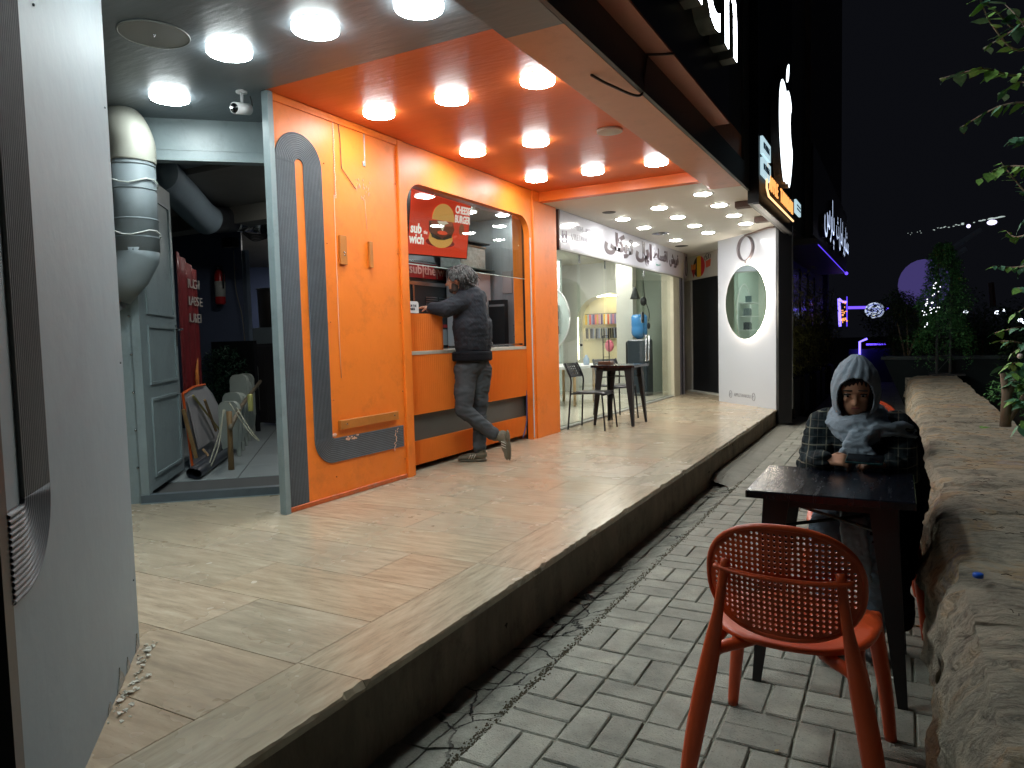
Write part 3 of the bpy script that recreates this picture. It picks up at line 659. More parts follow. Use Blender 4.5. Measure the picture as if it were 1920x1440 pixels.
SP=[Vector((-5.494,4.120,0.266)),Vector((-5.412,4.000,0.952)),Vector((-5.591,4.250,0.992)),Vector((-5.766,4.500,0.993)),Vector((-5.920,4.700,0.894)),Vector((-6.133,4.950,0.717)),Vector((-6.357,5.200,0.485)),Vector((-6.444,5.300,0.246))]
sheet(SP,.02,'panel',bw,t)
mb=MB()
for a_,b_ in ((SP[0],SP[1]),(SP[1],SP[2]),(SP[2],SP[3])): mb.tube([a_+Vector((.01,-.01,0)),b_+Vector((.01,-.01,0))],.012,6)
mb.build('orange_edge',M('orange_edging',(205,86,30),.5),t)
tag(sheet([Vector((-5.499,4.200,0.436)),Vector((-5.419,4.050,0.915)),Vector((-5.516,4.200,0.929)),Vector((-5.971,4.750,0.436))],.012,'picture_panel',M('dusty_panel',(160,156,158),.5,var=.15,vscale=5)),'grey dusty picture panel leaning on the white sheet','board')
woodm=M('raw_wood',(142,112,72),.6,var=.25,vscale=6,stretch=(1,1,.2))
for i,(p0,p1,r,l) in enumerate(((Vector((-5.416,4.100,0.379)),Vector((-5.390,3.980,0.816)),.016,'brown wooden batten leaning nearest the door'),(Vector((-6.121,5.000,0.395)),Vector((-5.441,4.120,0.923)),.009,'thin yellow batten leaning diagonally on the boards'),(Vector((-5.832,4.650,0.529)),Vector((-5.521,4.300,0.868)),.010,'short dark batten leaning on the grey panel'),(Vector((-5.511,4.300,0.356)),Vector((-5.560,4.280,0.420)),.010,'short pale batten end at the foot of the boards'))):
    tag(MB().tube([p0,p1],(r*1.3),4).build('batten',woodm if i!=1 else M('yellow_strip',(160,146,80),.5)),l,'batten','battens leaning on the boards')
pipe_m=M('dark_pvc',(52,56,66),.35)
for i,(a,b2) in enumerate((((-5.13,3.83,.31),(-6.3,5.2,.31)),((-5.03,3.80,.312),(-6.18,5.22,.312)))):
    A_=Vector(a);B_=Vector(b2); d=(B_-A_).normalized(); mb=MB(); o_=len(mb.v)
    mb.tube([A_,B_],.042,16,cap=False); mb.tube([B_,A_],.036,16,cap=False)
    tag(mb.build('plastic_pipe',pipe_m,None,True),('dark plastic pipe on the floor against the leaning boards','dark plastic pipe on the floor nearer the pole stand')[i],'pipe','two dark pipes lying on the back room floor')
# row of folded white round-topped seats tied with a pole
cream=M('cream_plastic_seat',(168,176,168),.45,var=.08)
for i in range(9):
    f=i/8; p=Vector((-5.768,4.750,0.561)).lerp(Vector((-7.871,6.900,0.521)),f); p.z=0; hh=(Vector((-5.747,4.750,0.850)).z*(1-f)+Vector((-7.831,6.900,1.099)).z*f)+(.0,.03,-.03,.12,.0,.04,.0,.1,.05)[i]
    t=thing('folded_seat',(p.x,p.y,.27),'cream round-backed folded seat, %s in the row tied to the wooden pole'%(['nearest','second','third','fourth','fifth','sixth','seventh','eighth','farthest'][i]),'folded seat','cream folded seats stood in a row')
    mb=MB(); dd=Vector((.62,.78,0)); 
    def Fs(u,v,h,p=p): return (p.x+ .85*u-.3*h, p.y+ .2*u+.95*h, v)
    pl=[(-.1,.34),(.1,.34)]+arc(.1,.34,.0,0,0,1)+[(.13,.5),(.13,hh-.12)]+arc(.05,hh-.12,.08,0,90,5)+arc(-.05,hh-.12,.08,90,180,5)+[(-.13,.5)]
    mb.prism(pl,0,.05,Fs); mb.build('shell',cream,t)
    MB().box(p.x-.1,p.x-.07,p.y,p.y+.03,.27,.36).build('foot',cream,t); MB().box(p.x+.07,p.x+.1,p.y+.02,p.y+.05,.27,.36).build('foot',cream,t)
t=thing('pole_stand',(-5.12,4.2,.27),'bare wooden pole on a bamboo post tied with white string','pole stand')
MB().tube([(-5.12,4.22,.27),(-5.15,4.25,.60),(-5.16,4.26,.78)],[.026,.022,.024],8).build('post',woodm,t,True)
MB().tube([Vector((-5.081,4.200,0.644)),Vector((-5.773,4.900,0.730)),Vector((-6.474,5.800,0.935))],[.022,.02,.02],8).build('pole',M('grey_pole',(120,108,90),.6,var=.3,vscale=8),t,True)
mb=MB()
for q in ([(-5.14,4.2,.8),(-5.2,4.16,.55),(-5.24,4.1,.35),(-5.2,4.05,.272),(-5.3,3.95,.27)],[(-5.2,4.3,.85),(-5.1,4.4,.6),(-5.02,4.45,.5),(-5.08,4.4,.62),(-5.18,4.36,.8)],[(-5.16,4.2,.8),(-5.14,4.12,.5),(-5.22,4.08,.3)]): mb.tube(bez(q,6),.006,5)
mb.build('string',M('white_string',(190,186,165),.8),t,True)
MB().lathe((-5.30,4.62,.74),[(.022,0),(.025,.01),(.025,.15),(.02,.16)],12).build('yellow_label',M('pale_yellow',(190,185,110),.4),t,True)
# dark artificial hedge, pile of sacks, bin, units
def leafy(mb,c,r,n,s,rnd,flat=0):
    for _ in range(n):
        while True:
            p=Vector((rnd.uniform(-1,1),rnd.uniform(-1,1),rnd.uniform(-1,1)))
            if .25<p.length<1: break
        p=Vector(c)+Vector((p.x*r[0],p.y*r[1],p.z*r[2])); leaf(mb,p,s*rnd.uniform(.6,1.3),rnd)
def leaf(mb,p,s,rnd,dirv=None,wd=.42):
    d=dirv or Vector((rnd.uniform(-1,1),rnd.uniform(-1,1),rnd.uniform(-.8,.6))); d=d.normalized()
    sd=d.cross(Vector((rnd.uniform(-.5,.5),rnd.uniform(-.5,.5),1))).normalized(); up=sd.cross(d)
    m_=p+d*s*.5
    mb.add([p,m_+sd*s*wd*.5+up*s*.06,p+d*s,m_-sd*s*wd*.5+up*s*.06,m_-up*s*.03],[(0,1,4),(1,2,4),(2,3,4),(3,0,4)])
mb=MB(); _c=Vector((-7.446,6.100,1.010)); leafy(mb,tuple(_c),(.38,.25,.36),1700,.05,R_); t=thing('artificial_hedge',(-6.5,5.8,.27),'dark green artificial hedge panel below the navy wall','hedge'); mb.build('foliage',M('dark_plastic_leaf',(34,66,48),.5,var=.3,vscale=9),t); MB().box(_c.x-.4,_c.x+.38,6.25,6.3,.27,_c.z+.4).build('frame',black_p,t)
mb=MB(); 
for q in ((*Vector((-8.590,7.600,1.251)),.22),(*Vector((-8.863,8.000,1.412)),.26),(*Vector((-8.875,7.800,1.432)),.18)): mb.ball(q[:3],(q[3],q[3],q[3]*.8),n=14,k=10)
o=remesh(mb,'sack_pile',M('white_sack',(170,165,165),.6,var=.1),None,.02,2,lambda c,n:.03*noise.noise(c*9)); tag(o,'heap of crumpled white plastic sacks in the lit blue room','sacks')
_b=Vector((-7.499,7.000,1.871)); t=thing('metal_bin',(_b.x,7,.27),'tall dark metal bin standing at the back room end','bin'); MB().lathe((_b.x,7.0,_b.z-.28),[(.19,0),(.2,.5),(.205,.51)],20).build('drum',M('dark_steel',(90,84,80),.35,metal=.7),t,True); MB().tube([(_b.x+.207*math.cos(a*.314),7.0+.207*math.sin(a*.314),_b.z+.235) for a in range(21)],.008,6,cap=False).build('rim',chrome,t,True)
t=thing('storage_unit',(_b.x,6.9,.27),'dark storage cabinet below the metal bin in the back room','cabinet'); MB().box(_b.x-.25,_b.x+.6,6.8,7.2,.3,_b.z-.5).build('carcass',M('cabinet_dark',(60,58,60),.5),t); MB().box(_b.x-.26,_b.x+.61,6.78,7.2,_b.z-.499,_b.z-.285).build('top',M('cabinet_grey',(110,120,125),.5),t)
for q in range(3): MB().box(_b.x-.24+.28*q,_b.x+.02+.28*q,6.785,6.799,.34,_b.z-.54).build('door_panel',M('cabinet_door',(48,46,48),.5),t)
t=thing('electrical_panel',(-7.2,9.7,1.9),'pale electrical meter board with cables on the blue wall','electrical panel')
_e=Vector((-11.357,10.300,3.150)); FE=lambda u,v,h: (_e.x+.8*u+.6*h,10.3+.6*u-.8*h,_e.z+v-2.1)
for nm,(u0,u1,v0,v1,h),mm in (('backboard',(0,.42,1.75,2.35,.03),M('cream_board',(190,186,170),.6)),('black_frame',(-.45,-.02,1.75,2.5,.03),black_p),('meter',(.34,.55,1.85,2.3,.12),M('meter_grey',(130,132,136),.4))):
    q=MB().box(u0,u1,-.005,h,v0,v1); q.v=[FE(x,z,y) for x,y,z in q.v]; q.build(nm,mm,t)
MB().tube([FE(.4,1.9,.1),FE(.42,1.6,.06),FE(.2,1.2,.05),FE(.1,.9,.05)],.012,6).build('cable',M('white_cable',(190,190,190),.5),t,True)
MB().tube(bez([FE(-.8,2.6,.1),FE(-.2,2.3,.1),FE(.4,2.15,.1)],8),.012,6).build('cable',black_p,t,True)
q=MB().box(-.4,.1,0,.1,2.6,2.85); q.v=[FE(x,z,y) for x,y,z in q.v]; tag(q.build('junction_box',white_p),'white box high on the lit blue wall','box')
q=MB().box(.05,.15,0,.05,2.0,2.55); q.v=[FE(x,z,y) for x,y,z in q.v]; tag(q.build('light_tube',M('tube_white',(235,240,245),.4)),'short white vertical tube fitting on the blue wall','tube light')
# exhaust elbow outside
t=thing('exhaust_pipe',FD(-.12,2.9,.3),'grey and white exhaust pipe elbow on the doorway wall under the ceiling','exhaust pipe')
ox=Vector((-4.544,3.074,0))
def pz(dx,dn,z): return tuple(ox+DW*dx+DN*dn+Vector((0,0,z)))
galv=M('grey_galvanised',(112,122,126),.65,metal=.1,var=.06,vscale=6,dirt=((90,95,95),.3,8))
MB().tube(bez([pz(-.12,-.15,2.86),pz(-.05,-.02,2.84),pz(0,0,2.72),pz(0,0,2.6)],7),.143,24).build('elbow',M('cream_elbow',(150,150,140),.55,var=.06),t,True)
MB().tube([pz(0,0,2.6),pz(0,0,2.0)],.137,24).build('pipe',galv,t,True)
for z in (2.58,2.42,2.22,2.1): MB().tube([pz(0,0,z),pz(0,0,z-.012)],.1395,24).build('band',galv,t,True)
mb=MB(); mb.tube([pz(0,0,2.02),pz(0,0,1.98),pz(-.06,.0,1.86),pz(-.17,-.02,1.74)],[.137,.137,.133,.128],24); mb.build('lower_elbow',galv,t,True)
mb=MB(); mb.tube([pz(-.17,-.02,1.74),pz(-.33,-.04,1.66)],.128,24); mb.build('outlet',M('grey_outlet',(112,118,120),.4),t,True)
for z in (2.46,2.12):
    mb=MB(); mb.tube([pz(.146*math.cos(a/16*6.283),.146*math.sin(a/16*6.283),z+.02*math.sin(a*1.1)) for a in range(17)],.005,5,cap=False); mb.build('tie_wire',M('tie_string',(190,195,190),.7),t,True)
q=MB(); dbox(q,-.02,.03,2.66,2.8,.02,.05); q.build('bracket',M('cream_bracket',(200,196,170),.6),t)
# security camera
cp=Vector((-3.66,3.24,ZC)); t=thing('security_camera',tuple(cp),'small white bullet security camera under the grey ceiling','security camera')
MB().lathe(cp+Vector((0,0,-.012)),[(.035,0),(.035,.011)],16).build('mount',white_p,t,True)
MB().tube([cp+Vector((0,0,-.01)),cp+Vector((0,0,-.07))],.009,8).build('stem',white_p,t,True)
a=cp+Vector((.0,.05,-.1)); b2=cp+Vector((.01,-.07,-.125)); MB().tube([a,b2],.036,20).build('housing',white_p,t,True)
MB().tube([b2,b2+(b2-a).normalized()*.006],.029,20).build('lens',M('lens_black',(8,9,12),.1),t,True)
MB().tube(bez([a,a+Vector((.0,.03,.03)),cp+Vector((.02,.05,-.02))],6),.004,6).build('cable',black_p,t,True)
# ================================================================== ORANGE WALL
FW=lambda u,v,h: (W+h,u,v)
t=thing('orange_wall',(W,4.0,ZP),'orange sheet panel wall with curved dark ribbed stripe beside the doorway','wall')
# gently buckled sheet
mb=MB(); ny,nz_=60,80; vs=[]
for a in range(ny+1):
    for c in range(nz_+1):
        yy=3.345+(4.625-3.345)*a/ny; z=.27+(2.905-.27)*c/nz_
        d=.004*noise.noise(Vector((yy*2.2,z*1.6,0)))
        if z<.6: d+=.006*noise.noise(Vector((yy*8,z*8,3)))*(.6-z)/.33
        vs.append((W+d,yy,z))
mb.add(vs,[(a*(nz_+1)+c,(a+1)*(nz_+1)+c,(a+1)*(nz_+1)+c+1,a*(nz_+1)+c+1) for a in range(ny) for c in range(nz_)])
mb.build('sheet',orange,t,True)
MB().box(W-.06,W-.012,3.35,4.63,.25,ZC-.002).build('backing',steel_g,t)
MB().box(W-.03,W+.014,3.346,4.62,2.905,ZC-.003,b=.004).build('top_rail',orange,t)
MB().box(W-.03,W+.012,3.346,4.62,.243,.275,b=.004).build('bottom_rail',M('scuffed_orange',(196,92,40),.5,var=.3,vscale=9,dirt=((150,140,130),.8,7)),t)
c_=Vector((3.5605,2.54)); paths=[]
mb=MB(); mb.box(W+.006,W+.0075,3.352,3.522,.277,2.54); mb.box(W+.006,W+.0075,3.603,3.765,.69,2.54)
mb.prism([(c_.x+.208*math.cos(a),2.54+.2*math.sin(a)) for a in [math.pi*i/20 for i in range(21)]]+[(c_.x+.04*math.cos(a),2.54+.04*math.sin(a)) for a in [math.pi-math.pi*i/10 for i in range(11)]],.006,.0075,FW)
mb.prism(arc(3.785,.69,.182,180,270,10)+[(4.588,.508),(4.588,.67),(3.80,.67),(3.766,.69)],.006,.0075,FW)
mb.build('stripe_base',M('stripe_shadow_grey',(52,57,64),.5,var=.1,vscale=9),t)
for i in range(13):
    r=.205-.0134*i
    p=[(c_.x-r,.28),(c_.x-r,2.54)]+arc(c_.x,2.54,r,180,0,20)
    if c_.x+r<3.785:
        rb=3.785-(c_.x+r); p+=[(c_.x+r,.69)]+arc(3.785,.69,rb,180,270,10)+[(4.588,.69-rb)]
    paths.append(p)
ribs(FW,paths,'ribbed_stripe',t,.0062,.0085)
wood_or=M('bare_orange_batten',(186,112,40),.5,var=.2,vscale=5)
for nm,(y0,y1,z0,z1,h) in (('bottom',(3.835,4.505,.735,.80,.03)),('a',(3.915,3.985,1.915,2.12,.022)),('b',(4.235,4.275,1.915,2.11,.022))):
    MB().box(W+.001,W+h,y0,y1,z0,z1,b=.003).build('batten',wood_or,t)
for y,z in ((3.9,.767),(4.45,.77),(3.95,2.0),(3.955,1.98)): MB().ball((W+.031 if z<1 else W+.023,y,z),.007,n=8,k=5).build('screw',chrome,t,True)
mb=MB(); mb.tube([(W+.006,3.955,2.93),(W+.008,3.97,2.8),(W+.007,3.975,2.6),(W+.006,4.12,2.48)],.003,5); mb.build('wire',black_p,t)
mb=MB()
for i in range(46):
    z=2.9-i*.0115; q=3.905+.006*noise.noise(Vector((z*20,0,0))); mb.ball((W+.004,q,z),(.003,.006+.004*R_.random(),.006),n=6,k=4)
for i in range(22): mb.ball((W+.003,4.13+R_.uniform(0,.16),2.56-R_.random()*.14),(.002,.004,.012*R_.random()+.004),n=6,k=4)
mb.tube([(W+.003,3.89,2.4),(W+.003,3.885,1.4),(W+.003,3.89,1.1)],.0022,5); mb.tube([(W+.003,4.22,2.42),(W+.003,4.235,2.2)],.002,5)
for i in range(20): mb.ball((W+.010,4.5+R_.uniform(-.015,.015)-(i*.002),.66-i*.009),(.003,.005,.006),n=6,k=4)
for i in range(16): mb.ball((W+.010,3.98+R_.uniform(-.07,.07),.66+R_.uniform(-.015,.012)),(.003,.012,.006),n=6,k=4)
mb.ball((W+.009,3.79,.70),(.006,.022,.014),n=10,k=6)
mb.build('filler_marks',M('filler_pink',(226,176,150),.6),t,True)
for z in (.4,.95,1.5,2.05,2.6):
    for y9 in (3.80,4.60): MB().ball((W+.004,y9,z),.0055,n=8,k=4).build('rivet',M('painted_rivet',(196,98,36),.5),t,True)
# trim post and window surround
MB().box(W-.05,W+.018,4.626,4.70,.24,ZC-.003,b=.006).build('corner_post',orange,t)
t=thing('window_surround',(W,5.8,ZP),'orange surround with rounded upper corners framing the serving window','window surround')
r=.2; yl,yr,zt=4.745,6.93,2.655
op=[(yl,.24),(yl,zt-r)]+arc(yl+r,zt-r,r,180,90,10)+arc(yr-r,zt-r,r,90,0,10)+[(yr,.24)]
outl=[(7.0,.24),(7.0,ZC-.003),(4.701,ZC-.003),(4.701,.24)]
poly=op+outl
mb=MB(); n=len(poly)
# top band and sides as quads against the outline for clean faces
def strip(F,h):
    vs=[];fs=[]
    top=[p for p in op]
    for (yy,z) in top:
        if yy<=yl+1e-6: oy,oz=4.701,min(z,ZC-.003)
        elif yy>=yr-1e-6: oy,oz=7.0,z
        else: oy,oz=yy,ZC-.003
        vs+= [F(yy,z,h),F(oy,oz,h)]
    return vs
vs=strip(FW,0); fs=[]
m=len(op)
for i in range(m-1): fs.append((2*i,2*i+1,2*i+3,2*i+2))
# corner fills
k1=[i for i,p in enumerate(op) if p[0]<=yl+1e-6][-1]; k2_=[i for i,p in enumerate(op) if p[0]>=yr-1e-6][0]
vs+=[FW(4.701,ZC-.003,0),FW(7.0,ZC-.003,0)]
fs+=[(2*k1+1,len(vs)-2,2*k1+3),(2*(k2_-1)+1,len(vs)-1,2*k2_+1)]
mb.add(vs,fs)
vs=[];
for yy,z in op: vs+=[FW(yy,z,0),FW(yy,z,-.07)]
mb.add(vs,[(2*i,2*i+2,2*i+3,2*i+1) for i in range(m-1)])
o=mb.build('frame_sheet',orange,t); 
MB().box(W-.055,W-.03,6.935,6.965,.25,2.5).build('aluminium_channel',M('alu_white',(175,178,178),.35,metal=.3),t)
MB().box(W-.002,W+.003,6.93,6.952,.26,2.44).build('white_strip',M('white_strip',(200,200,196),.5),t)
MB().box(W-.10,W-.056,6.94,6.99,.24,2.6).build('dark_gasket',black_p,t)
t=thing('orange_column',(W,7.3,ZP),'flat orange column between serving window and glass shop front','column')
MB().box(W-.25,W+.016,7.0,7.597,.24,ZB-.002,b=.006).build('cladding',orange,t)
MB().box(W-.1,W+.017,7.0,7.597,ZB-.001,ZC-.003,b=.001).build('head_band',orange,t)
# ---- serving window contents
t=thing('sash_window',(-3.58,5.8,2.0),'clear raised glass sash hanging over the serving counter','window')
MB().box(-3.592,-3.584,4.76,6.93,2.0,2.62).build('pane',glass,t)
mb=MB(); mb.tube([(-3.588,4.76,1.998),(-3.588,6.93,1.998)],.004,6); mb.build('edge_strip',M('edge_line',(200,210,205),.3),t,True)
t=thing('glass_screen',(-3.66,6.4,1.27),'tall clear glass side screen at the right of the counter','glass screen')
MB().box(-3.64,-3.632,5.46,6.93,1.28,1.3).build('clip_rail',chrome,t)
# counter
def corr(y0,y1,z0,z1,x,pitch=.03,amp=.009):
    mb=MB(); n=int((y1-y0)/pitch*6); vs=[]
    for i in range(n+1):
        yy=y0+(y1-y0)*i/n; xx=x+amp*math.cos(2*math.pi*yy/pitch)
        vs+=[(xx,yy,z0),(xx,yy,z1)]
    mb.add(vs,[(2*i,2*i+2,2*i+3,2*i+1) for i in range(n)])
    mb.box(x-.05,x-.008,y0,y1,z0,z1); return mb
orange_r=M('orange_ribbed_laminate',(226,118,30),.45,var=.05,vscale=3)
t=thing('counter',(-3.7,5.8,ZP),'orange ribbed serving counter with marble ledge and a grey band','counter')
corr(4.765,6.99,.292,.495,-3.62).build('lower_front',orange_r,t)
MB().box(-3.70,-3.64,4.76,6.99,.4951,.725).build('grey_band',M('dark_grey_laminate',(84,84,80),.5,var=.1),t)
corr(4.765,6.99,.7251,1.235,-3.60).build('upper_front',orange_r,t)
MB().box(-4.15,-3.592,4.76,6.99,1.236,1.266,b=.003).build('marble_ledge',M('pale_marble',(178,172,158),.3,var=.12,vscale=9),t)
mb=MB(); r=.12; ye=5.44
n=40; 
vs=[];zs=(1.267,1.585)
pathp=[(-3.63,4.765+ (ye-r-4.765)*i/110) for i in range(111)]+[(-3.63-r+r*math.cos(math.radians(a)),ye-r+r*math.sin(math.radians(a))) for a in range(3,91,3)]+[(-3.63-r-i*.004,ye) for i in range(1,60)]
L=0; prev=None
for i,(x,y) in enumerate(pathp):
    a=pathp[max(0,i-1)];b2=pathp[min(len(pathp)-1,i+1)]; tx,ty=b2[0]-a[0],b2[1]-a[1]; l=math.hypot(tx,ty); nx,ny2=ty/l,-tx/l
    if prev: L+=math.hypot(x-prev[0],y-prev[1])
    prev=(x,y); d=.009*math.cos(2*math.pi*L/.03)
    for z in zs: vs.append((x+nx*d,y+ny2*d,z))
mb.add(vs,[(2*i,2*i+2,2*i+3,2*i+1) for i in range(len(pathp)-1)])
mb.build('raised_front',orange_r,t)
mb=MB(); mb.prism([(x+.0,y) for x,y in pathp[::4]]+[(-4.0,4.765)],1.570,1.59,lambda u,v,h:(u-.006,v,h)); mb.build('raised_top',M('orange_top',(214,104,40),.4),t)
MB().box(-4.6,-3.75,4.78,6.98,.25,.29).build('plinth',black_p,t)
# napkin box
t=thing('napkin_box',(-3.72,4.93,1.59),'white napkin dispenser with printed face on the counter end','napkin dispenser')
pl=[(4.80,1.591),(5.0,1.591),(5.0,1.665)]+arc(4.975,1.665,.025,0,90,5)+[(4.80,1.69)]
mb=MB(); mb.prism(pl,-.16,-.1,FW); mb.build('body',white_p,t)
mb=MB(); text_mesh('SUB THE',.028,lambda u,v,h:(W-.0985+h,4.86+u,1.642+v),.001,mb); text_mesh('wich',.034,lambda u,v,h:(W-.0985+h,4.88+u,1.615+v),.001,mb,bold=.001); mb.build('print',M('print_black',(40,40,60),.5),t)
# monitor (all in one) seen from behind
t=thing('monitor',(-3.95,6.25,1.27),'silver all-in-one computer seen from behind on the counter','computer')
mc=Vector((-3.83,6.22,1.5)); md=Vector((-.35,.94,0)).normalized(); mn=Vector((.94,.35,0))
Fm=lambda u,v,h: tuple(mc+md*u+mn*h*1+Vector((0,0,v))+mn*(-.12*v))
mb=MB(); mb.prism([(-.2,-.17),(.2,-.17),(.2,.17),(-.2,.17)],-.012,.012,Fm); mb.build('back_cover',M('dark_plastic',(70,74,80),.3),t)
mb=MB(); mb.prism([(-.205,-.175),(.205,-.175),(.205,.175),(-.205,.175)],-.024,-.0125,Fm); mb.build('bezel',M('silver_plastic',(180,184,188),.3,metal=.2),t)
mb=MB(); mb.prism([(-.045,-.1),(.045,-.1),(.045,.04),(-.045,.04)],.0125,.02,Fm); mb.build('vent_plate',M('vent_grey',(90,94,98),.4),t)
mb=MB(); pts=bez([Fm(.02,-.03,.02),Fm(.05,-.035,.06),Fm(.09,-.12,.12),Fm(.12,-.235,.16)],6); mb.tube(pts,[(.022,.01)]*len(pts),8); mb.build('stand_arm',M('silver_arm',(178,180,182),.25,metal=.5),t,True)
MB().tube([Fm(-.12,-.22,.1),Fm(.12,-.22,.14)],.005,6).build('stand_base',chrome,t)
mb=MB(); [mb.tube(bez([Fm(-.05+.03*i,-.1,.02),Fm(-.07+.03*i,-.2,.05),Fm(-.02,-.226,.05)],5),.004,5) for i in range(3)]; mb.build('cable',black_p,t,True)
tag(MB().box(-3.70,-3.62,5.98,6.06,1.267,1.33,b=.004).build('receipt_printer',white_p),'small white device on the ledge beside the monitor','receipt printer')
# kitchen interior shell
kw=M('kitchen_grey',(140,146,154),.5,var=.06)
t=thing('kitchen_wall',(-4.7,6.6,ZP),'grey kitchen back wall behind the serving counter','wall'); MB().box(-4.76,-4.7,5.69,7.55,.24,2.79).build('plaster',kw,t)
t=thing('steel_wall',(-4.1,7.54,ZP),'brushed stainless steel side wall with reflected lights inside the kitchen','wall')
for i in range(3): MB().box(-3.60-.37*(i+1)+.003,-3.60-.37*i,7.535,7.56,.24,2.789).build('panel',steel_dark,t)
MB().box(-3.79,-3.74,7.51,7.534,1.2,2.7).build('edge_trim',M('pinkish_trim',(150,130,125),.4),t)
_mb=MB(); _mb.prism([(-3.58,4.62),(-3.58,7.56),(-4.75,7.56),(-4.75,5.72)],2.79,2.82,lambda u,v,h:(u,v,h)); struct(_mb.build('kitchen_ceiling',M('kitchen_ceiling_paint',(150,154,158),.5)))
kdm=M('kitchen_diffuser',(255,255,255),.5,emit=75,ecol=(1,1,1,1))
for (x,y,l) in ((-4.05,7.3,'beside the steel wall'),(-4.25,6.9,'over the white cabinet'),(-4.4,6.55,'next to the menu screen corner'),(-4.05,5.4,'hidden behind the menu screen')): recessed(x,y,2.79,.075,'bright round kitchen ceiling light '+l,'kitchen ceiling lights',kdm)
# TV
Mt=Matrix.Translation(Vector((-4.1,6.09,2.516)))@Matrix.Rotation(1.588,4,'Z')@Matrix.Rotation(.155,4,'X')@Matrix.Rotation(-.044,4,'Y')
FT=lambda u,v,h: tuple(Mt@Vector((u,-h,v)))
FU=lambda u,v,h: FT((u-.05)*1.32+.01,v*1.05,h)
t=thing('menu_screen',(-4.1,6.09,2.516),'tilted lit menu screen showing a cheese burger on red','screen')
tw,thh=.54,.303
mb=MB(); mb.prism([(-tw-.012,-thh-.012),(tw+.012,-thh-.012),(tw+.012,thh+.012),(-tw-.012,thh+.012)],-.04,.002,FT); mb.build('casing',black_p,t)
def emis(name,c,s): return M(name,c,.4,emit=s,ecol=lin(c))
mb=MB(); mb.prism([(-tw,-thh),(tw,-thh),(tw,thh),(-tw,thh)],.0022,.004,FT); mb.build('display',emis('screen_red',(222,62,40),.55),t)
def ell(cx,cy,rx,ry,n=28,a0=0,a1=360): return [(cx+rx*math.cos(math.radians(a0+(a1-a0)*i/n)),cy+ry*math.sin(math.radians(a0+(a1-a0)*i/n))) for i in range(n if a1-a0==360 else n+1)]
def flat(parent,nm,poly,h,mat,F,th=.0012): q=MB(); q.prism(poly,h,h+th,F); return q.build(nm,mat,parent)
flat(t,'bun_shadow',ell(.05,-.16,.2,.045),.0045,emis('screen_shadow',(130,20,20),.4),FU)
flat(t,'bun_bottom',[(-.1,-.06)]+ell(.05,-.11,.17,.1,20,190,350)+[(.2,-.06)],.006,emis('bun_tan',(222,160,84),.55),FU)
flat(t,'patty',[(-.12,-.06),(-.13,.03),(.0,.05),(.2,.04),(.23,-.02),(.2,-.09),(.05,-.12),(-.08,-.1)],.0075,emis('patty_brown',(104,54,42),.5),FU)
flat(t,'bacon',[(-.1,.02),(-.02,.05),(.1,.045),(.19,.05),(.2,.01),(.1,.0),(.02,.015),(-.08,-.02)],.009,emis('bacon_red',(160,84,64),.5),FU)
flat(t,'cheese',[(-.02,.04),(.06,-.05),(.09,.02),(.14,.03),(.1,.05)],.0105,emis('cheese_white',(230,215,200),.55),FU)
flat(t,'tomato',ell(.06,-.065,.07,.02),.0105,emis('tomato_red',(235,80,50),.6),FU)
flat(t,'lettuce',[(-.1,-.07),(-.05,-.09),(.0,-.1),(.06,-.12),(.12,-.09),(.18,-.07),(.2,-.1),(.1,-.13),(.0,-.135),(-.08,-.115)],.0105,emis('dark_leaf',(46,44,40),.4),FU)
flat(t,'bun_top',[(-.09,.05)]+ell(.06,.06,.155,.15,24,185,-5)+[(.21,.05)],.012,emis('bun_gold',(226,170,96),.6),FU)
wt=emis('screen_white',(240,232,228),.75)
mb=MB(); text_mesh('CHEESE',.105,lambda u,v,h:FT(.245+u*.82,.155+v,.006+h),.001,mb,bold=.004); mb.build('headline',wt,t); mb=MB(); text_mesh('BURGER',.105,lambda u,v,h:FT(.245+u*.78,.06+v,.006+h),.001,mb,bold=.004); mb.build('headline',wt,t)
mb=MB(); text_mesh('sub',.13,lambda u,v,h:FT(-.52+u,-.1+v,.006+h),.001,mb,bold=.004); text_mesh('the',.05,lambda u,v,h:FT(-.3+u,-.1+v,.006+h),.001,mb); mb.build('brand_lettering',wt,t); mb=MB(); text_mesh('wich',.13,lambda u,v,h:FT(-.53+u,-.2+v,.006+h),.001,mb,bold=.004); mb.build('brand_lettering',wt,t)
flat(t,'small_burger',ell(.39,-.01,.05,.06),.006,emis('small_burger',(150,90,70),.4),FT)
MB().tube([(-4.15,6.09,2.6),(-4.2,6.09,2.79)],.02,8).build('ceiling_bracket',black_p,t)
# shelf and sign on the kitchen wall
t=thing('brand_board',(-4.66,6.7,2.1),'red wall board reading sub the wich above the oven','sign')
bx=-4.66; FBk=lambda u,v,h:(bx+h,u,v)
MB().box(bx-.03,bx,5.95,7.30,2.05,2.215).build('board',M('board_red',(160,40,40),.5),t)
mb=MB(); text_mesh('sub|the|wich',.15,lambda u,v,h:FBk(6.28+u*1.15,2.095+v,.002+h),.003,mb,bold=.002); mb.build('lettering',M('board_letter',(216,170,160),.5),t)
MB().tube([(bx+.01,5.95,2.23),(bx+.01,7.3,2.23)],.007,6).build('top_edge',chrome,t)
t=thing('oven',(-4.68,6.7,1.2),'steel framed oven hatch with louvred vent behind the counter','oven')
MB().box(-4.69,-4.62,5.95,7.30,1.27,2.0).build('housing',M('oven_black',(50,54,60),.3,metal=.3),t)
for a in ((5.95,7.3,1.96,2.0),(6.26,6.29,1.3,1.959),(7.26,7.3,1.3,1.959)): MB().box(-4.619,-4.60,*a).build('frame_bar',chrome,t)
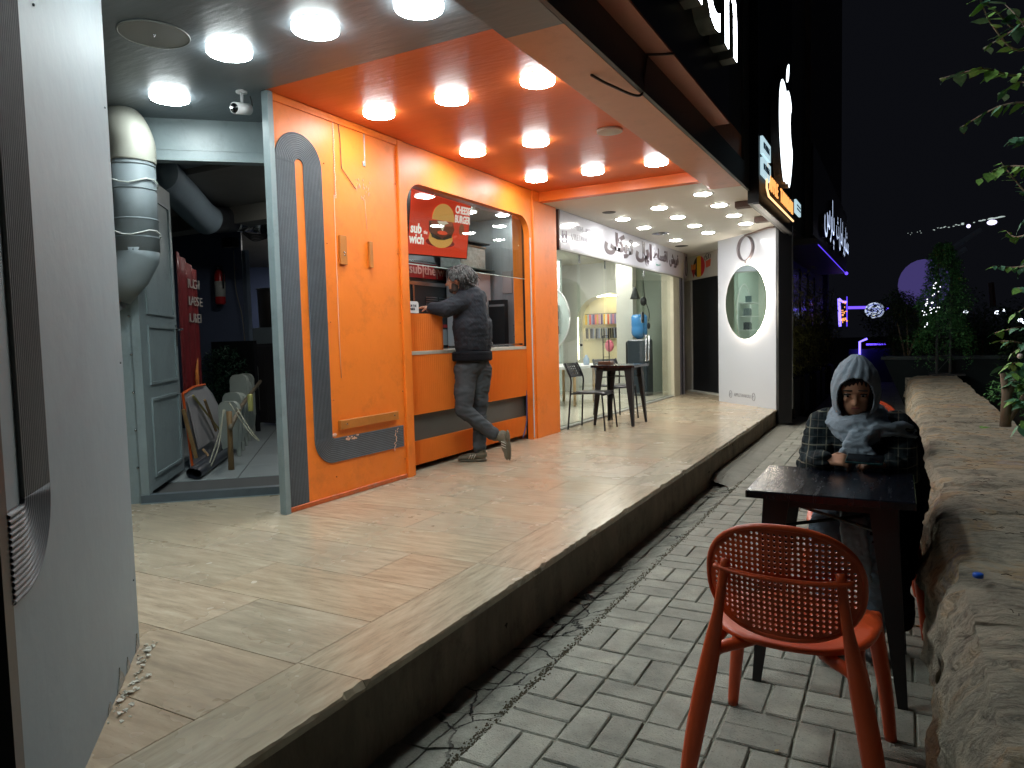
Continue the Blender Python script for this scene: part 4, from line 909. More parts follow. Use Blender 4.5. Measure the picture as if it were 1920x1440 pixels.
for i in range(7): MB().box(-4.618,-4.605,6.50,6.73,1.68+.025*i,1.69+.025*i).build('louvre',chrome,t); MB().box(-4.618,-4.605,6.76,6.99,1.68+.025*i,1.69+.025*i).build('louvre',chrome,t)
MB().box(-4.618,-4.61,6.3,7.25,1.50,1.535).build('red_stripe',M('oven_red',(150,40,40),.5),t)
MB().box(-4.619,-4.605,6.3,7.25,1.30,1.48).build('lower_door',steel_dark,t)
t=thing('white_cabinet',(-4.5,7.2,.3),'plain white tall cabinet behind the standing man','cabinet'); MB().box(-4.6,-4.35,6.90,7.50,.3,2.15,b=.008).build('body',M('fridge_white',(168,172,180),.4),t)
t=thing('wall_shelf',(-4.5,7.1,2.2),'dark wall shelf holding a clear storage box','shelf'); MB().box(-4.69,-4.3,6.75,7.52,2.165,2.18).build('board',M('shelf_glass',(70,80,76),.3),t); MB().box(-4.69,-4.3,6.72,7.42,2.47,2.485).build('board',black_p,t)
t=thing('clear_box',(-4.45,7.1,2.2),'clear plastic wrapped box on the wall shelf','box'); MB().box(-4.62,-4.34,6.82,7.38,2.181,2.43,b=.01).build('shell',M('clear_plastic',(170,172,170),.2,var=.3,vscale=14,bump=.5,bscale=30),t)
MB().box(-4.63,-4.33,6.81,7.39,2.431,2.445,b=.005).build('lid',M('clear_lid',(185,185,170),.3),t)
tag(MB().box(-4.62,-4.4,6.78,7.02,2.486,2.56,b=.004).build('cardboard_box',M('cardboard',(176,152,110),.8)),'tan cardboard box on the upper shelf','box')
t=thing('drinks_fridge',(-4.3,7.45,.3),'black fronted drinks fridge behind the man','fridge'); MB().box(-4.34,-4.13,7.42,7.52,.3,1.82).build('door',M('fridge_black',(14,14,18),.15),t); MB().box(-4.34,-4.12,7.40,7.42,1.74,1.765).build('trim',chrome,t)
t=thing('poster',(-3.9,7.53,1.9),'printed paper poster taped to the steel side wall','poster'); MB().box(-4.03,-3.80,7.522,7.534,1.80,2.22).build('sheet',M('poster_paper',(120,125,125),.5,var=.2,vscale=8),t)
mb=MB()
for i in range(3): mb.tube([(-3.99+.08*i+.035*math.cos(a*.4),7.520,2.02+.10*math.sin(a*.4)) for a in range(17)],.004,5)
mb.build('drawn_loop',M('line_grey',(60,64,70),.5),t); MB().box(-4.03,-3.80,7.517,7.5215,1.80,1.84).build('blue_band',M('band_blue',(50,60,140),.5),t); MB().box(-4.03,-3.97,7.513,7.5165,1.84,1.88).build('yellow_spot',M('spot_yellow',(200,180,60),.5),t)
t=thing('paper_notice',(-4.15,7.53,2.0),'small framed notice on the steel wall beside the poster','notice'); MB().box(-4.2,-4.07,7.522,7.534,1.90,2.16).build('sheet',M('notice_grey',(135,130,132),.5),t)
t=thing('wall_sockets',(-3.95,7.5,1.45),'pair of steel wall sockets on a small shelf','socket')
for i in range(2): MB().box(-4.06+.1*i,-3.98+.1*i,7.50,7.534,1.42,1.52,b=.006).build('plate',chrome,t)
MB().box(-4.04,-3.80,7.47,7.534,1.37,1.382).build('shelf',chrome,t)
mb=MB(); mb.tube(bez([(-3.60,6.93,.8),(-3.59,6.9,.45),(-3.59,6.8,.27)],6),.006,6); tag(mb.build('floor_cable',M('cable_blue',(70,80,130),.5)),'loose cable dangling beside the counter end','cable')
# ================================================================== GLASS SHOP
t=thing('glass_storefront',(W,10.3,ZP),'frameless glass shop front with sliding panels','shop front')
for i,(a,b2,x) in enumerate(((7.62,8.40,-3.56),(8.38,9.3,-3.585),(9.28,11.0,-3.56),(10.98,12.55,-3.585))):
    MB().box(x-.01,x,a,b2,.262,2.44).build('glass_panel',glass2,t)
MB().box(-3.62,-3.545,7.60,12.75,.241,.262).build('bottom_channel',M('channel_steel',(170,172,168),.35,metal=.3),t)
MB().box(-3.64,-3.55,7.66,11.6,2.44,2.49).build('top_rail',M('rail_grey',(130,140,138),.35,metal=.3),t)
for y in (8.40,9.29,11.0): MB().box(-3.575,-3.553,y-.008,y+.008,2.28,2.44).build('patch_fitting',chrome,t)
for y in (10.93,11.08):
    mb=MB(); mb.tube([(-3.545,y,.95),(-3.52,y,.95),(-3.52,y,1.35),(-3.545,y,1.35)],.014,8); mb.build('handle',chrome,t,True)
MB().box(-3.555,-3.535,10.8,10.9,1.55,1.72,b=.004).build('lock',chrome,t)
MB().ball((-3.55,8.38,1.25),.018,n=10,k=6).build('knob',black_p,t,True)
t=thing('cream_column',(W,12.9,ZP),'cream stone column at the end of the glass shop front','column')
MB().box(-3.75,-3.53,12.56,12.95,.24,2.5,b=.005).build('cladding',M('cream_stone',(196,190,168),.5,var=.1,vscale=5),t)
MB().box(-3.74,-3.525,12.95,13.06,.24,2.5).build('shutter_rail',M('rail_mauve',(130,124,134),.4,metal=.4),t)
MB().box(-3.73,-3.51,13.06,13.12,.24,2.5).build('shutter_slot',black_p,t)
MB().box(-3.72,-3.505,13.12,13.19,.24,2.5).build('outer_rail',M('rail_light',(165,160,168),.4,metal=.3),t)
# sign board
t=thing('shop_sign',(W,10.5,2.6),'glossy white shop sign board with dark Persian lettering above the glass','sign')
MB().box(-3.545,-3.505,7.70,13.2,2.405,2.85).build('board',M('sign_white',(205,206,218),.12,coat=.6),t)
MB().box(-3.56,-3.50,7.66,7.699,2.38,2.85).build('end_strip',M('trim_brown',(80,60,55),.4),t)
MB().box(-3.55,-3.50,7.66,13.2,2.385,2.404).build('lower_trim',M('sign_trim',(150,150,148),.4),t)
dk=M('sign_brown',(72,58,64),.4)
def FS(x0): return lambda u,v,h:(x0+h,u,v)
Fg=lambda y0,z0,sx=1.0,sy=1.0: (lambda u,v,h:(-3.5035+h,y0+u*sx,z0+v*sy))
mb=MB(); text_mesh("\uFBFD\uFEE0\uFB90\uFEEE\uFE97",.30,Fg(9.15,2.565,1.75,1.05),.003,mb,bold=.016); mb.build('main_lettering',dk,t); mb=MB(); text_mesh("\uFEDE\uFB58\uFE8D",.30,Fg(10.45,2.565,2.1,1.05),.003,mb,bold=.016); mb.build('main_lettering',dk,t)
mb=MB(); text_mesh("\uFEC1\uFE8E\uFEB4\uFED7\uFE8D",.24,Fg(11.32,2.60,1.3),.003,mb,bold=.008); mb.build('side_lettering',dk,t); mb=MB(); text_mesh("\uFEB5\uFEEE\uFEAE\uFED3",.24,Fg(12.25,2.60,.95),.003,mb,bold=.008); mb.build('side_lettering',dk,t)
mb=MB(); text_mesh("09171002645 - 09171002645",.095,Fg(8.02,2.665,.76),.001,mb); mb.build('phone_lettering',M('sign_grey',(130,130,142),.4),t); mb=MB(); text_mesh("APPLE.TAVAKOLI",.11,Fg(8.0,2.54,.82),.001,mb); mb.build('phone_lettering',M('sign_grey',(130,130,142),.4),t)
mb=MB(); text_mesh("\uFE8D\uFEEE\uFEED\uFEAE\uFEB4\uFED7",.06,Fg(11.45,2.5,1.5),.001,mb); mb.build('green_lettering',M('sign_green',(60,140,120),.4),t)
mb=MB(); mb.tube([(-3.503,a,b2) for a,b2 in [(7.76,2.48),(7.76,2.61),(7.88,2.62),(7.88,2.49),(7.76,2.48)]],.006,4); mb.tube([(-3.503,7.82+.03*math.cos(i*.5),2.55+.03*math.sin(i*.5)) for i in range(14)],.005,4); mb.build('camera_icon',M('sign_grey2',(150,140,160),.4),t)
t=thing('end_sign',(W,13.2,2.6),'narrow end panel with drawn bag outline beside the food sign','sign')
MB().box(-3.6,-3.5,13.22,13.42,2.40,2.86).build('board',M('end_board',(150,140,148),.3),t)
mb=MB(); mb.tube([(-3.497,13.32+.07*math.cos(a*.35),2.62+.18*math.sin(a*.35)) for a in range(19)],.006,4); mb.build('outline',black_p,t)
# interior
sw=M('shop_white',(206,206,196),.6); t=thing('shop_back_wall',(-5,13.4,ZP),'cream shop wall with a wide lit arched niche','wall')
yw=13.2
# wall with arch opening: x from -5.7 to -4.64, top 2.2
nx0,nx1,nzt,nr=-5.68,-4.64,2.2,.34
opn=[(nx0,.75),(nx0,nzt-.55)]+ell(nx0+.5,nzt-.55,.5,.5,8,180,95)[1:]+arc(nx1-nr,nzt-nr,nr,90,0,8)+[(nx1,.75)]
mb=MB(); vs=[];fs=[]
for (x,z) in opn:
    if x<=nx0+1e-6: o2=(-7.2,z)
    elif x>=nx1-1e-6: o2=(-4.45,z)
    else: o2=(x,2.8)
    vs+=[(x,yw,z),(o2[0],yw,o2[1])]
mm=len(opn); fs=[(2*i,2*i+1,2*i+3,2*i+2) for i in range(mm-1)]
k1=[i for i,p in enumerate(opn) if p[0]<=nx0+1e-6][-1]; k2=[i for i,p in enumerate(opn) if p[0]>=nx1-1e-6][0]
vs+=[(-7.2,yw,2.8),(-4.45,yw,2.8)]; fs+=[(2*k1+1,len(vs)-2,2*k1+3),(2*(k2-1)+1,len(vs)-1,2*k2+1)]
vs+=[(-7.2,yw,.24),(-4.45,yw,.24),(-4.45,yw,.75),(-7.2,yw,.75)]; q=len(vs); fs.append((q-4,q-3,q-2,q-1))
mb.add(vs,fs); vs=[]
for x,z in opn+[opn[0]]: vs+=[(x,yw,z),(x,yw+.3,z)]
mb.add(vs,[(2*i,2*i+1,2*i+3,2*i+2) for i in range(len(opn))]); mb.build('plaster',sw,t)
MB().box(-7.3,-4.4,yw+.3,yw+.35,.24,2.85).build('niche_back',M('niche_cream',(222,212,176),.6),t)
MB().box(nx0+.15,nx1-.1,yw+.05,yw+.07,nzt-.06,nzt-.04).build('niche_light',M('niche_led',(255,240,200),.5,emit=50,ecol=(1,.88,.6,1)),t)
for side in (0,1):
    MB().box((nx0-.0,nx1-.012)[side],(nx0+.012,nx1)[side],yw+.04,yw+.055,.9,1.9).build('niche_light',M('niche_led2',(255,240,200),.5,emit=12,ecol=(1,.88,.6,1)),t)
# phone cases on rails
rails=[(1.80,[(225,70,60),(240,120,90),(236,190,60),(150,140,190),(220,150,170),(180,200,210),(235,225,200),(90,60,120)]),(1.52,[(40,40,44),(60,58,50),(90,90,92),(140,150,165),(70,80,100),(30,30,34)])]
ORD=['first','second','third','fourth','fifth','sixth','seventh','eighth','ninth','tenth','eleventh','twelfth','thirteenth','fourteenth','fifteenth','sixteenth','seventeenth','eighteenth','nineteenth','twentieth','twenty-first','twenty-second','twenty-third','twenty-fourth','twenty-fifth','twenty-sixth']
def cname(c):
    r,g,b2=c; m_=max(c)
    if m_-min(c)<35: return 'black' if m_<50 else 'dark grey' if m_<80 else 'grey' if m_<180 else 'pale'
    if r>g and r>b2: return 'red' if g<100 else 'orange' if b2<100 else 'pink'
    return 'purple' if b2>=r else 'green'
cm={}
case_me={}
for z,cl in rails:
    MB().box(nx0+.1,nx1-.02,yw+.2,yw+.22,z,z+.012).build('rail',chrome,t)
    n=0; x=nx0+.12
    while x<nx1-.05:
        c=R_.choice(cl); key=str(c)
        if key not in cm:
            cm[key]=M('case_'+str(len(cm)),c,.4); case_me[key]=MB().box(0,.034,-.02,.0,-.2,0,b=.003).mesh('phone_case',cm[key])
        o=bpy.data.objects.new('phone_case',case_me[key]); COL.objects.link(o); o.location=(x,yw+.17+R_.uniform(-.02,.02),z-.005); o.rotation_euler=(0,R_.uniform(-.05,.05),R_.uniform(-.6,.6))
        n+=1; tag(o,'%s phone case hanging on the %s rail, %s from its left end'%(cname(c),'upper' if z>1.7 else 'lower',ORD[n-1]),'phone case','phone cases hanging on the %s rail'%('upper' if z>1.7 else 'lower')); x+=.042
MB().box(nx0+.1,nx1-.02,yw+.1,yw+.29,1.28,1.295).build('glass_shelf',glass2,t)
# left display wall with shelves, projecting
t=thing('shelf_wall',(-6.0,12,ZP),'pale shop wall with round shelf recess at the left of the niche','wall')
MB().box(-7.3,-5.62,12.3,12.38,.24,2.85).build('panel',M('pale_green_wall',(176,190,184),.55),t)
mb=MB(); mb.prism(ell(-5.95,1.72,.52,.62,30),-.02,0,lambda u,v,h:(u,12.299+h,v)); mb.build('round_recess',M('recess_grey',(190,202,198),.5),t)  # flat pale oval plate laid on the panel
mb=MB(); mb.tube([(-5.95+.53*math.cos(a*.21),12.27,1.72+.63*math.sin(a*.21)) for a in range(31)],.014,6); mb.build('recess_rim',white_p,t,True)
for z in (1.4,1.68,1.95): MB().box(-6.3,-5.62,12.05,12.27,z,z+.015).build('shelf',white_p,t)
for j,z in enumerate((1.415,1.695,1.965)):
    for i in range(4 if j<2 else 1):
        o=MB().box(-5.80+.05*i,-5.765+.05*i,12.08,12.2,z,z+.13+.02*(i%2),b=.002).build('accessory_box',M('acc_%d'%((i+j)%3),((40,46,52),(90,100,104),(60,80,84))[(i+j)%3],.4))
        tag(o,'small dark boxed accessory on the %s round-recess shelf, %s from the left'%(['lowest','middle','top'][j],ORD[i]),'accessory box','boxed accessories on the round recess shelves')
t=thing('shop_pillar',(-4.4,13.1,ZP),'white square pillar inside the shop beside the water cooler','pillar'); MB().box(-4.62,-4.3,12.6,12.8,.24,2.85).build('shaft',sw,t)
struct(MB().box(-7.3,-3.56,7.62,13.6,2.82,2.8529).build('shop_ceiling',sw)); 
t=thing('shop_side_wall',(-7.2,10,ZP),'white side wall deep inside the phone shop','wall'); MB().box(-7.3,-7.2,7.6,13.5,.24,2.82).build('plaster',sw,t)
t=thing('shop_party_wall',(-5,7.65,ZP),'white party wall of the shop behind the orange column','wall'); MB().box(-7.2,-3.78,7.6,7.66,.24,2.82).build('plaster',sw,t)
t=thing('shop_right_wall',(-4.1,13.3,ZP),'pale green shop wall behind the water cooler','wall'); MB().box(-4.449,-3.6,13.25,13.3,.24,2.82).build('plaster',M('mint_wall',(186,200,188),.6),t)
struct(MB().box(-7.2,-3.63,7.62,13.6,.2,.268).build('shop_floor',M('shop_floor_tile',(190,186,172),.25,var=.05)))
for i,(x,y) in enumerate(((-4.4,9),(-5.6,9),(-4.4,10.8),(-5.6,10.8),(-4.6,12.2),(-5.8,12.0))): recessed(x,y,2.82,.11,'round ceiling light inside the phone shop, number %s from the door'%['one','two','three','four','five','six'][i],'shop ceiling lights',lamp_s)
for i in range(2):
    tag(MB().box(-6.2+i*1.3,-6.16+i*1.3,8.5,12.0,2.805,2.8195).build('linear_light',M('linear_led',(255,255,255),.5,emit=8)),'long thin ceiling light strip inside the shop, %s'%['far from glass','close to glass'][i],'strip light','linear lights in the shop')
# water cooler
t=thing('water_cooler',(-4.12,12.4,.27),'dark water cooler with a blue bottle inside the shop','water cooler')
MB().box(-4.30,-3.93,12.25,12.6,.27,1.28,b=.02).build('cabinet',M('cooler_dark',(38,50,60),.35),t)
bl=M('bottle_blue',(66,140,205),.15,coat=.5)
MB().lathe((-4.12,12.42,1.29),[(.05,0),(.12,.06),(.145,.1),(.145,.2),(.138,.22),(.145,.24),(.145,.40),(.12,.44)],20).build('bottle',bl,t,True)
t=thing('hanging_headphones',(-3.95,12.1,2.2),'black headphones and cone speaker hanging inside the glass','headphones')
mb=MB(); mb.lathe((-4.12,12.2,2.0),[(.09,0),(.03,.18),(.01,.22)],16); mb.build('cone_shade',M('grey_cone',(70,74,74),.4),t,True)
mb=MB(); mb.ball((-3.95,12.15,1.95),(.06,.05,.08),n=12,k=8); mb.build('ear_cup',black_p,t,True)
MB().tube(bez([(-3.95,12.15,2.3),(-3.92,12.15,2.0),(-3.85,12.15,1.75),(-3.86,12.15,1.6)],6),.007,6).build('cord',black_p,t,True)
MB().ball((-3.86,12.15,1.52),(.03,.02,.06),n=10,k=6).build('plug',black_p,t,True)
t=thing('display_counter',(-5.1,9.6,.27),'white oval table inside the shop seen through the glass','table')
mb=MB(); mb.prism(ell(-4.75,10.6,.5,.8,28),.86,.90,lambda u,v,h:(u,v,h)); mb.build('top',white_p,t)
for (x,y) in ((-4.45,10.2),(-5.0,10.2),(-4.45,11.0),(-5.0,11.0)): MB().tube([(x,y,.27),(x,y,.86)],.025,8).build('leg',M('pine_leg',(190,160,120),.5),t,True)
tag(MB().lathe((-4.45,10.7,.9),[(.04,0),(.05,.02),(.05,.1),(.02,.14),(.02,.16)],14).build('bottle_clear',M('pet_bottle',(150,170,190),.2),None,True),'clear bottle standing on the white shop table','bottle')
tag(MB().box(-4.42,-4.35,12.5,12.58,.5,1.25,b=.02).build('umbrella_stand',black_p),'slim black rack leaning on the white pillar','rack')
mb=MB(); mb.ball((-4.92,13.0,1.17),(.09,.05,.12),n=10,k=8); tag(mb.build('pink_toy',M('pink_toy',(220,120,140),.6),None,True),'small pink plush thing hanging beneath the case rail','toy')
# ================================================================== food door + white pillar
Pa=Vector((-2.596,11.873,0)); Pb=Vector((-1.539,10.725,0)); Pd=(Pb-Pa).normalized(); Pn=Vector((-.736,-.677,0)).normalized(); 
if Pn.dot(-Pa)<0: Pn=-Pn
Pn=Vector((Pd.y,-Pd.x,0)); 
if Pn.dot(Vector((0,0,0))-Pa)<0: Pn=-Pn
FPl=lambda u,v,h: tuple(Pa+Pd*u+Pn*h+Vector((0,0,v)))
PL=(Pb-Pa).length
def pbox(mb,u0,u1,v0,v1,h0,h1):
    q=MB().box(u0,u1,h0,h1,v0,v1); mb.add([FPl(x,z,y) for x,y,z in q.v],q.f); return mb
t=thing('white_pillar',tuple(Pa),'broad glossy white pillar set at an angle with an oval mirror','pillar')
pbox(MB(),0,PL,ZP,ZB-.002,-.28,0).build('facing',M('white_gloss',(186,189,198),.3,coat=.3),t)
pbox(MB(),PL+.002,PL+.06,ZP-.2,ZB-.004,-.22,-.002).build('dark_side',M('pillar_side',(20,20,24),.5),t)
mb=MB(); txm=M('grey_print',(110,110,116),.5)
text_mesh('APPLE.TAVAKOLI',.075,lambda u,v,h:FPl(.46+u,.355+v,.001+h),.001,mb,sx=.8)
for cu in (.36,1.0): mb.tube([FPl(cu+.04*math.cos(a*.4),.375+.065*math.sin(a*.4)*(1 if math.sin(a*.4)>0 else .8),.002) for a in range(17)],.0035,4); mb.tube([FPl(cu-.01+.015*math.cos(a),.375+.02*math.sin(a),.002) for a in range(6)],.003,4)
mb.build('small_lettering',txm,t)
# oval mirror
mu=(Vector((-2.008,11.234,0))-Pa).length; mz=1.815; ru,rz=.555,.558
t=thing('oval_mirror',FPl(mu,mz,0),'large oval mirror glowing with a warm halo on the white pillar','mirror')
mb=MB(); mb.prism(ell(mu,mz,ru,rz,48),.045,.052,FPl)
k=NT('mirror_glass'); k.b.inputs['Base Color'].default_value=(.55,.66,.62,1); k.b.inputs['Metallic'].default_value=1; k.b.inputs['Roughness'].default_value=.02
mb.build('mirror_glass',k.m,t)
mb=MB(); mb.prism(ell(mu,mz,ru*.9,rz*.9,40),.003,.044,FPl); mb.build('backing_box',white_p,t)
mb=MB(); mb.tube([FPl(mu+ru*.945*math.cos(a*math.pi/24),mz+rz*.945*math.sin(a*math.pi/24),.022) for a in range(49)],.010,8,cap=False); mb.build('halo_strip',M('halo_led',(255,235,205),.5,emit=90,ecol=(1,.86,.68,1)),t,True)
# bracket ring
t=thing('ring_bracket',FPl(.82,2.62,0),'empty round steel hoop bracket above the oval mirror','bracket')
mb=MB(); 
rc=FPl(mu+.03,2.62,.05)
vs=[];
for i in range(33):
    a=i*math.pi/16
    for (rr,hh) in ((.2,.03),(.2,.085),(.192,.085),(.192,.03)): vs.append(FPl(mu+.02+rr*math.cos(a),2.62+rr*.93*math.sin(a),hh))
mb.add(vs,[(i*4+j,i*4+(j+1)%4,(i+1)*4+(j+1)%4,(i+1)*4+j) for i in range(32) for j in range(4)]); mb.build('hoop',M('brown_steel',(120,112,116),.35,metal=.5),t,True)
MB().tube([FPl(mu+.0,2.815,.06),FPl(mu+.6,2.84,.06),FPl(PL+.05,2.83,.06)],.012,6).build('rod',M('rust_rod',(110,88,80),.5),t)
MB().tube([FPl(mu+.02,2.43,.06),FPl(mu+.03,2.39,.06)],.012,6).build('clip',M('brown_steel2',(120,112,116),.35),t)
# angled wall with black door & food sign
Qa=Vector((-3.56,13.91,0)); Qd=Vector((.655,-.756,0)).normalized(); Qn=Vector((-.756,-.655,0))
FQ=lambda u,v,h: tuple(Qa+Qd*u+Qn*h+Vector((0,0,v)))
def qbox(mb,u0,u1,v0,v1,h0,h1):
    q=MB().box(u0,u1,h0,h1,v0,v1); mb.add([FQ(x,z,y) for x,y,z in q.v],q.f); return mb
t=thing('black_doorway',tuple(Qa),'plain black door under the painted food sign','door')
qbox(MB(),.0,1.6,.262,2.4,-.06,-.03).build('leaf',M('matt_black',(18,20,24),.6,var=.2,vscale=4),t)
qbox(MB(),-.02,1.7,.24,.262,-.1,.08).build('sill',M('sill_white',(190,190,182),.5),t)
t=thing('food_sign_wall',tuple(Qa),'pale lintel wall painted with fries a round tricolour disc and a mug','wall')
qbox(MB(),-.9,1.7,2.4,ZB-.001,-.1,.0).build('lintel',M('lintel_white',(190,186,176),.55),t)
qbox(MB(),-.5,-.01,.24,2.399,-.1,-.0).build('side_plaster',M('side_grey',(150,146,138),.6,var=.1),t)
cu,cv,cr_=.34,2.63,.2
def seg(u0,u1):
    p=[];n=12
    for i in range(n+1):
        u=u0+(u1-u0)*i/n; p.append((cu+u*cr_*1.15,cv+cr_*math.sqrt(max(0,1-u*u))))
    for i in range(n,-1,-1):
        u=u0+(u1-u0)*i/n; p.append((cu+u*cr_*1.15,cv-cr_*math.sqrt(max(0,1-u*u))))
    return p
for nm,a,b2,c in (('black_band',-.999,-.35,(30,30,36)),('yellow_band',-.349,.35,(226,180,40)),('red_band',.351,.999,(200,40,50))): flat(t,nm,seg(a,b2),.001,M(nm,c,.5),FQ,.003)
flat(t,'fries_cone',[(.03,2.6),(.2,2.6),(.13,2.43)],.0045,M('cone_red',(170,30,40),.5),FQ,.003)
for i in range(7): flat(t,'french_fry',[(.04+.025*i,2.59),(.06+.025*i,2.59),(.05+.03*i,2.70-.01*(i%3)),(.03+.03*i,2.70-.01*(i%3))],.008+.0015*(i%2),M('fry_orange',(224,130,50),.5),FQ,.002)
flat(t,'mug_body',[(.62,2.58),(.78,2.6),(.8,2.73),(.6,2.70)],.001,M('mug_orange',(214,90,60),.5),FQ,.003)
mb=MB()
for (u,v,r) in ((.6,2.76,.05),(.67,2.79,.06),(.75,2.78,.05)): mb.tube([FQ(u+r*math.cos(a*.45),v+r*.8*math.sin(a*.45),.004) for a in range(15)],.004,4)
mb.build('foam_outline',black_p,t)
# ================================================================== FASCIA & SIGNS
fas=M('charcoal_cladding',(58,56,58),.45,var=.15,vscale=2,bump=.1,bscale=5)
t=thing('facade',(-1.42,3,2.85),'dark charcoal shop fascia above the platform beam','facade')
MB().box(-1.9,-1.4225,-3,7.9,ZC+.401,9).build('upper_wall',fas,t)
MB().box(-1.4224,-1.395,-3,7.62,ZB+.002,3.10,b=.001).build('fascia_strip',fas,t)
MB().box(-1.4224,-1.40,7.621,7.93,ZB+.002,9).build('side_strip',M('grey_strip',(70,70,68),.5),t)
MB().box(-1.422,-1.255,-3,6.22,3.101,3.118,b=.001).build('sign_box_underside',M('salmon_soffit',(190,120,96),.5,var=.1,vscale=2),t)
MB().box(-1.42,-1.257,-3,6.2,3.119,5.4).build('sign_box',M('plum_panel',(42,34,42),.3,var=.1),t)
mb=MB(); mb.tube(bez([(-1.56,3.9,ZB-.005),(-1.5,4.05,ZB-.03),(-1.42,4.35,ZB-.02),(-1.39,4.35,2.95),(-1.385,4.4,3.09)],8),.008,6); mb.tube(bez([(-1.25,4.5,3.1),(-1.3,4.42,3.08),(-1.39,4.4,3.09)],5),.008,6); mb.build('loose_cable',M('brown_cable',(60,40,38),.5),t,True)
# big letters
sgw=M('sign_letter_glow',(225,232,255),.4,emit=26,ecol=(.88,.93,1,1)); sgs=M('sign_letter_side',(120,122,112),.5)
def big(s,y0,z0,size,x0,x1,sx=1,bold=.02):
    tt=thing('sign_letter',(x1,y0,z0),'big lit white channel letter %s on the plum sign box'%s,'sign letter','large lit letters of the sandwich shop sign')
    a=MB(); text_mesh(s,size,lambda u,v,h:((x0+x1)/2+h,y0+u*sx,z0+v),(x1-x0)/2,a,bold=bold); a.build('letter_side',sgs,tt)
    b_=MB(); text_mesh(s,size,lambda u,v,h:(x1+.006+h,y0+u*sx,z0+v),.004,b_,bold=bold*.8); front(b_).build('letter_face',[sgw,sgs],tt)
for s,y0,z0 in (('w',3.55,3.50),('i',4.62,3.50),('c',4.9,3.50),('h',5.46,3.50)): big(s,y0,z0,1.05,-1.255,-1.15)
o=MB(); o.prism([(5.62+.05*math.cos(a*1.2566+1.57)*(1 if a%1==0 else .45),4.0+.05*math.sin(a*1.2566+1.57)*(1 if a%1==0 else .45)) for a in [i*.5 for i in range(10)]],-1.137,-1.132,lambda u,v,h:(h,u,v)); tag(o.build('heart_mark',M('pink_led',(255,60,120),.4,emit=2,ecol=(1,.1,.3,1))),'tiny pink star mark on the last lit letter','sign mark')
# apple sign
t=thing('corrugated_sign_panel',(-1.35,9,2.72),'tall black corrugated panel carrying the lit fruit logo','sign panel')
mb=MB(); n=160; vs=[]
for i in range(n+1):
    yy=7.935+(10.72-7.935)*i/n; xx=-1.33+(.012 if (i//2)%2 else -.012)
    vs+=[(xx,yy,2.72),(xx,yy,6.5)]
mb.add(vs,[(2*i,2*i+2,2*i+3,2*i+1) for i in range(n)]); mb.build('corrugated_sheet',M('black_corrugated',(22,26,34),.35,metal=.3),t)
MB().box(-1.42,-1.35,7.935,10.72,2.72,6.5).build('backing',black_p,t)
MB().box(-1.36,-1.3,7.9,10.75,2.70,2.719).build('bottom_channel',M('channel_grey',(90,92,96),.4,metal=.5),t)
MB().box(-1.36,-1.3,7.90,7.934,2.72,6.5).build('edge_trim',black_p,t)
ap=[(0,-.5),(.10,-.47),(.2,-.5),(.3,-.42),(.42,-.2),(.44,-.08),(.36,.0),(.30,.12),(.31,.26),(.38,.36),(.28,.45),(.15,.47),(.03,.42),(-.12,.47),(-.28,.44),(-.40,.3),(-.44,.08),(-.40,-.15),(-.30,-.37),(-.18,-.5),(-.08,-.49)]
def smoothp(p,k_=4):
    q=bez([(a,b2,0) for a,b2 in p]+[(p[0][0],p[0][1],0)],k_); return [(v.x,v.y) for v in q[:-1]]
sy=1.32; sz=1.2; ac=(9.3,3.74)
def Fa(x0): return lambda u,v,h:(x0+h,ac[0]+u*sy,ac[1]+v*sz)
lg=M('logo_glow',(235,245,255),.4,emit=3.2,ecol=(.86,.95,1,1))
t=thing('fruit_logo_sign',(-1.3,9.78,3.88),'large lit white apple logo with a bite on the corrugated panel','logo sign')
mb=MB(); mb.prism(smoothp(ap),0,.09,Fa(-1.31)); mb.build('casing',M('logo_side',(70,66,70),.4),t)
mb=MB(); mb.prism(smoothp(ap),0,.006,Fa(-1.219)); front(mb).build('lit_face',[lg,M('logo_side',(70,66,70),.4)],t)
lf=[(.02,.52),(.03,.62),(.10,.70),(.21,.75),(.20,.64),(.13,.55)][::-1]
mb=MB(); mb.prism(smoothp(lf),0,.09,Fa(-1.31)); mb.build('leaf_casing',M('logo_side',(70,66,70),.4),t)
mb=MB(); mb.prism(smoothp(lf),0,.006,Fa(-1.219)); front(mb).build('lit_leaf',[lg,M('logo_side',(70,66,70),.4)],t)
t=thing('neon_name_sign',(-1.3,9.3,3.0),'orange outlined neon sign reading APPLE TAVAKOLI','neon sign')
am=M('neon_amber',(255,170,80),.4,emit=1.3,ecol=(1,.42,.12,1))
mb=MB(); text_mesh('APPLE',.26,lambda u,v,h:(-1.27+h,8.4+u*.80,2.93+v*.9),.006,mb,space=1.2); mb.build('lettering',am,t)
mb=MB(); text_mesh('TAVAKOLI',.26,lambda u,v,h:(-1.27+h,9.25+u*.80,2.93+v*.9),.006,mb,space=1.2); mb.build('lettering',am,t)
mb=MB(); mb.tube([(-1.28,8.3,3.2),(-1.28,8.28,2.93),(-1.28,8.42,2.86),(-1.28,10.5,2.86)],.012,6); mb.build('bead_line',M('neon_amber_line',(255,190,120),.4,emit=1.6,ecol=(1,.62,.3,1)),t,True)
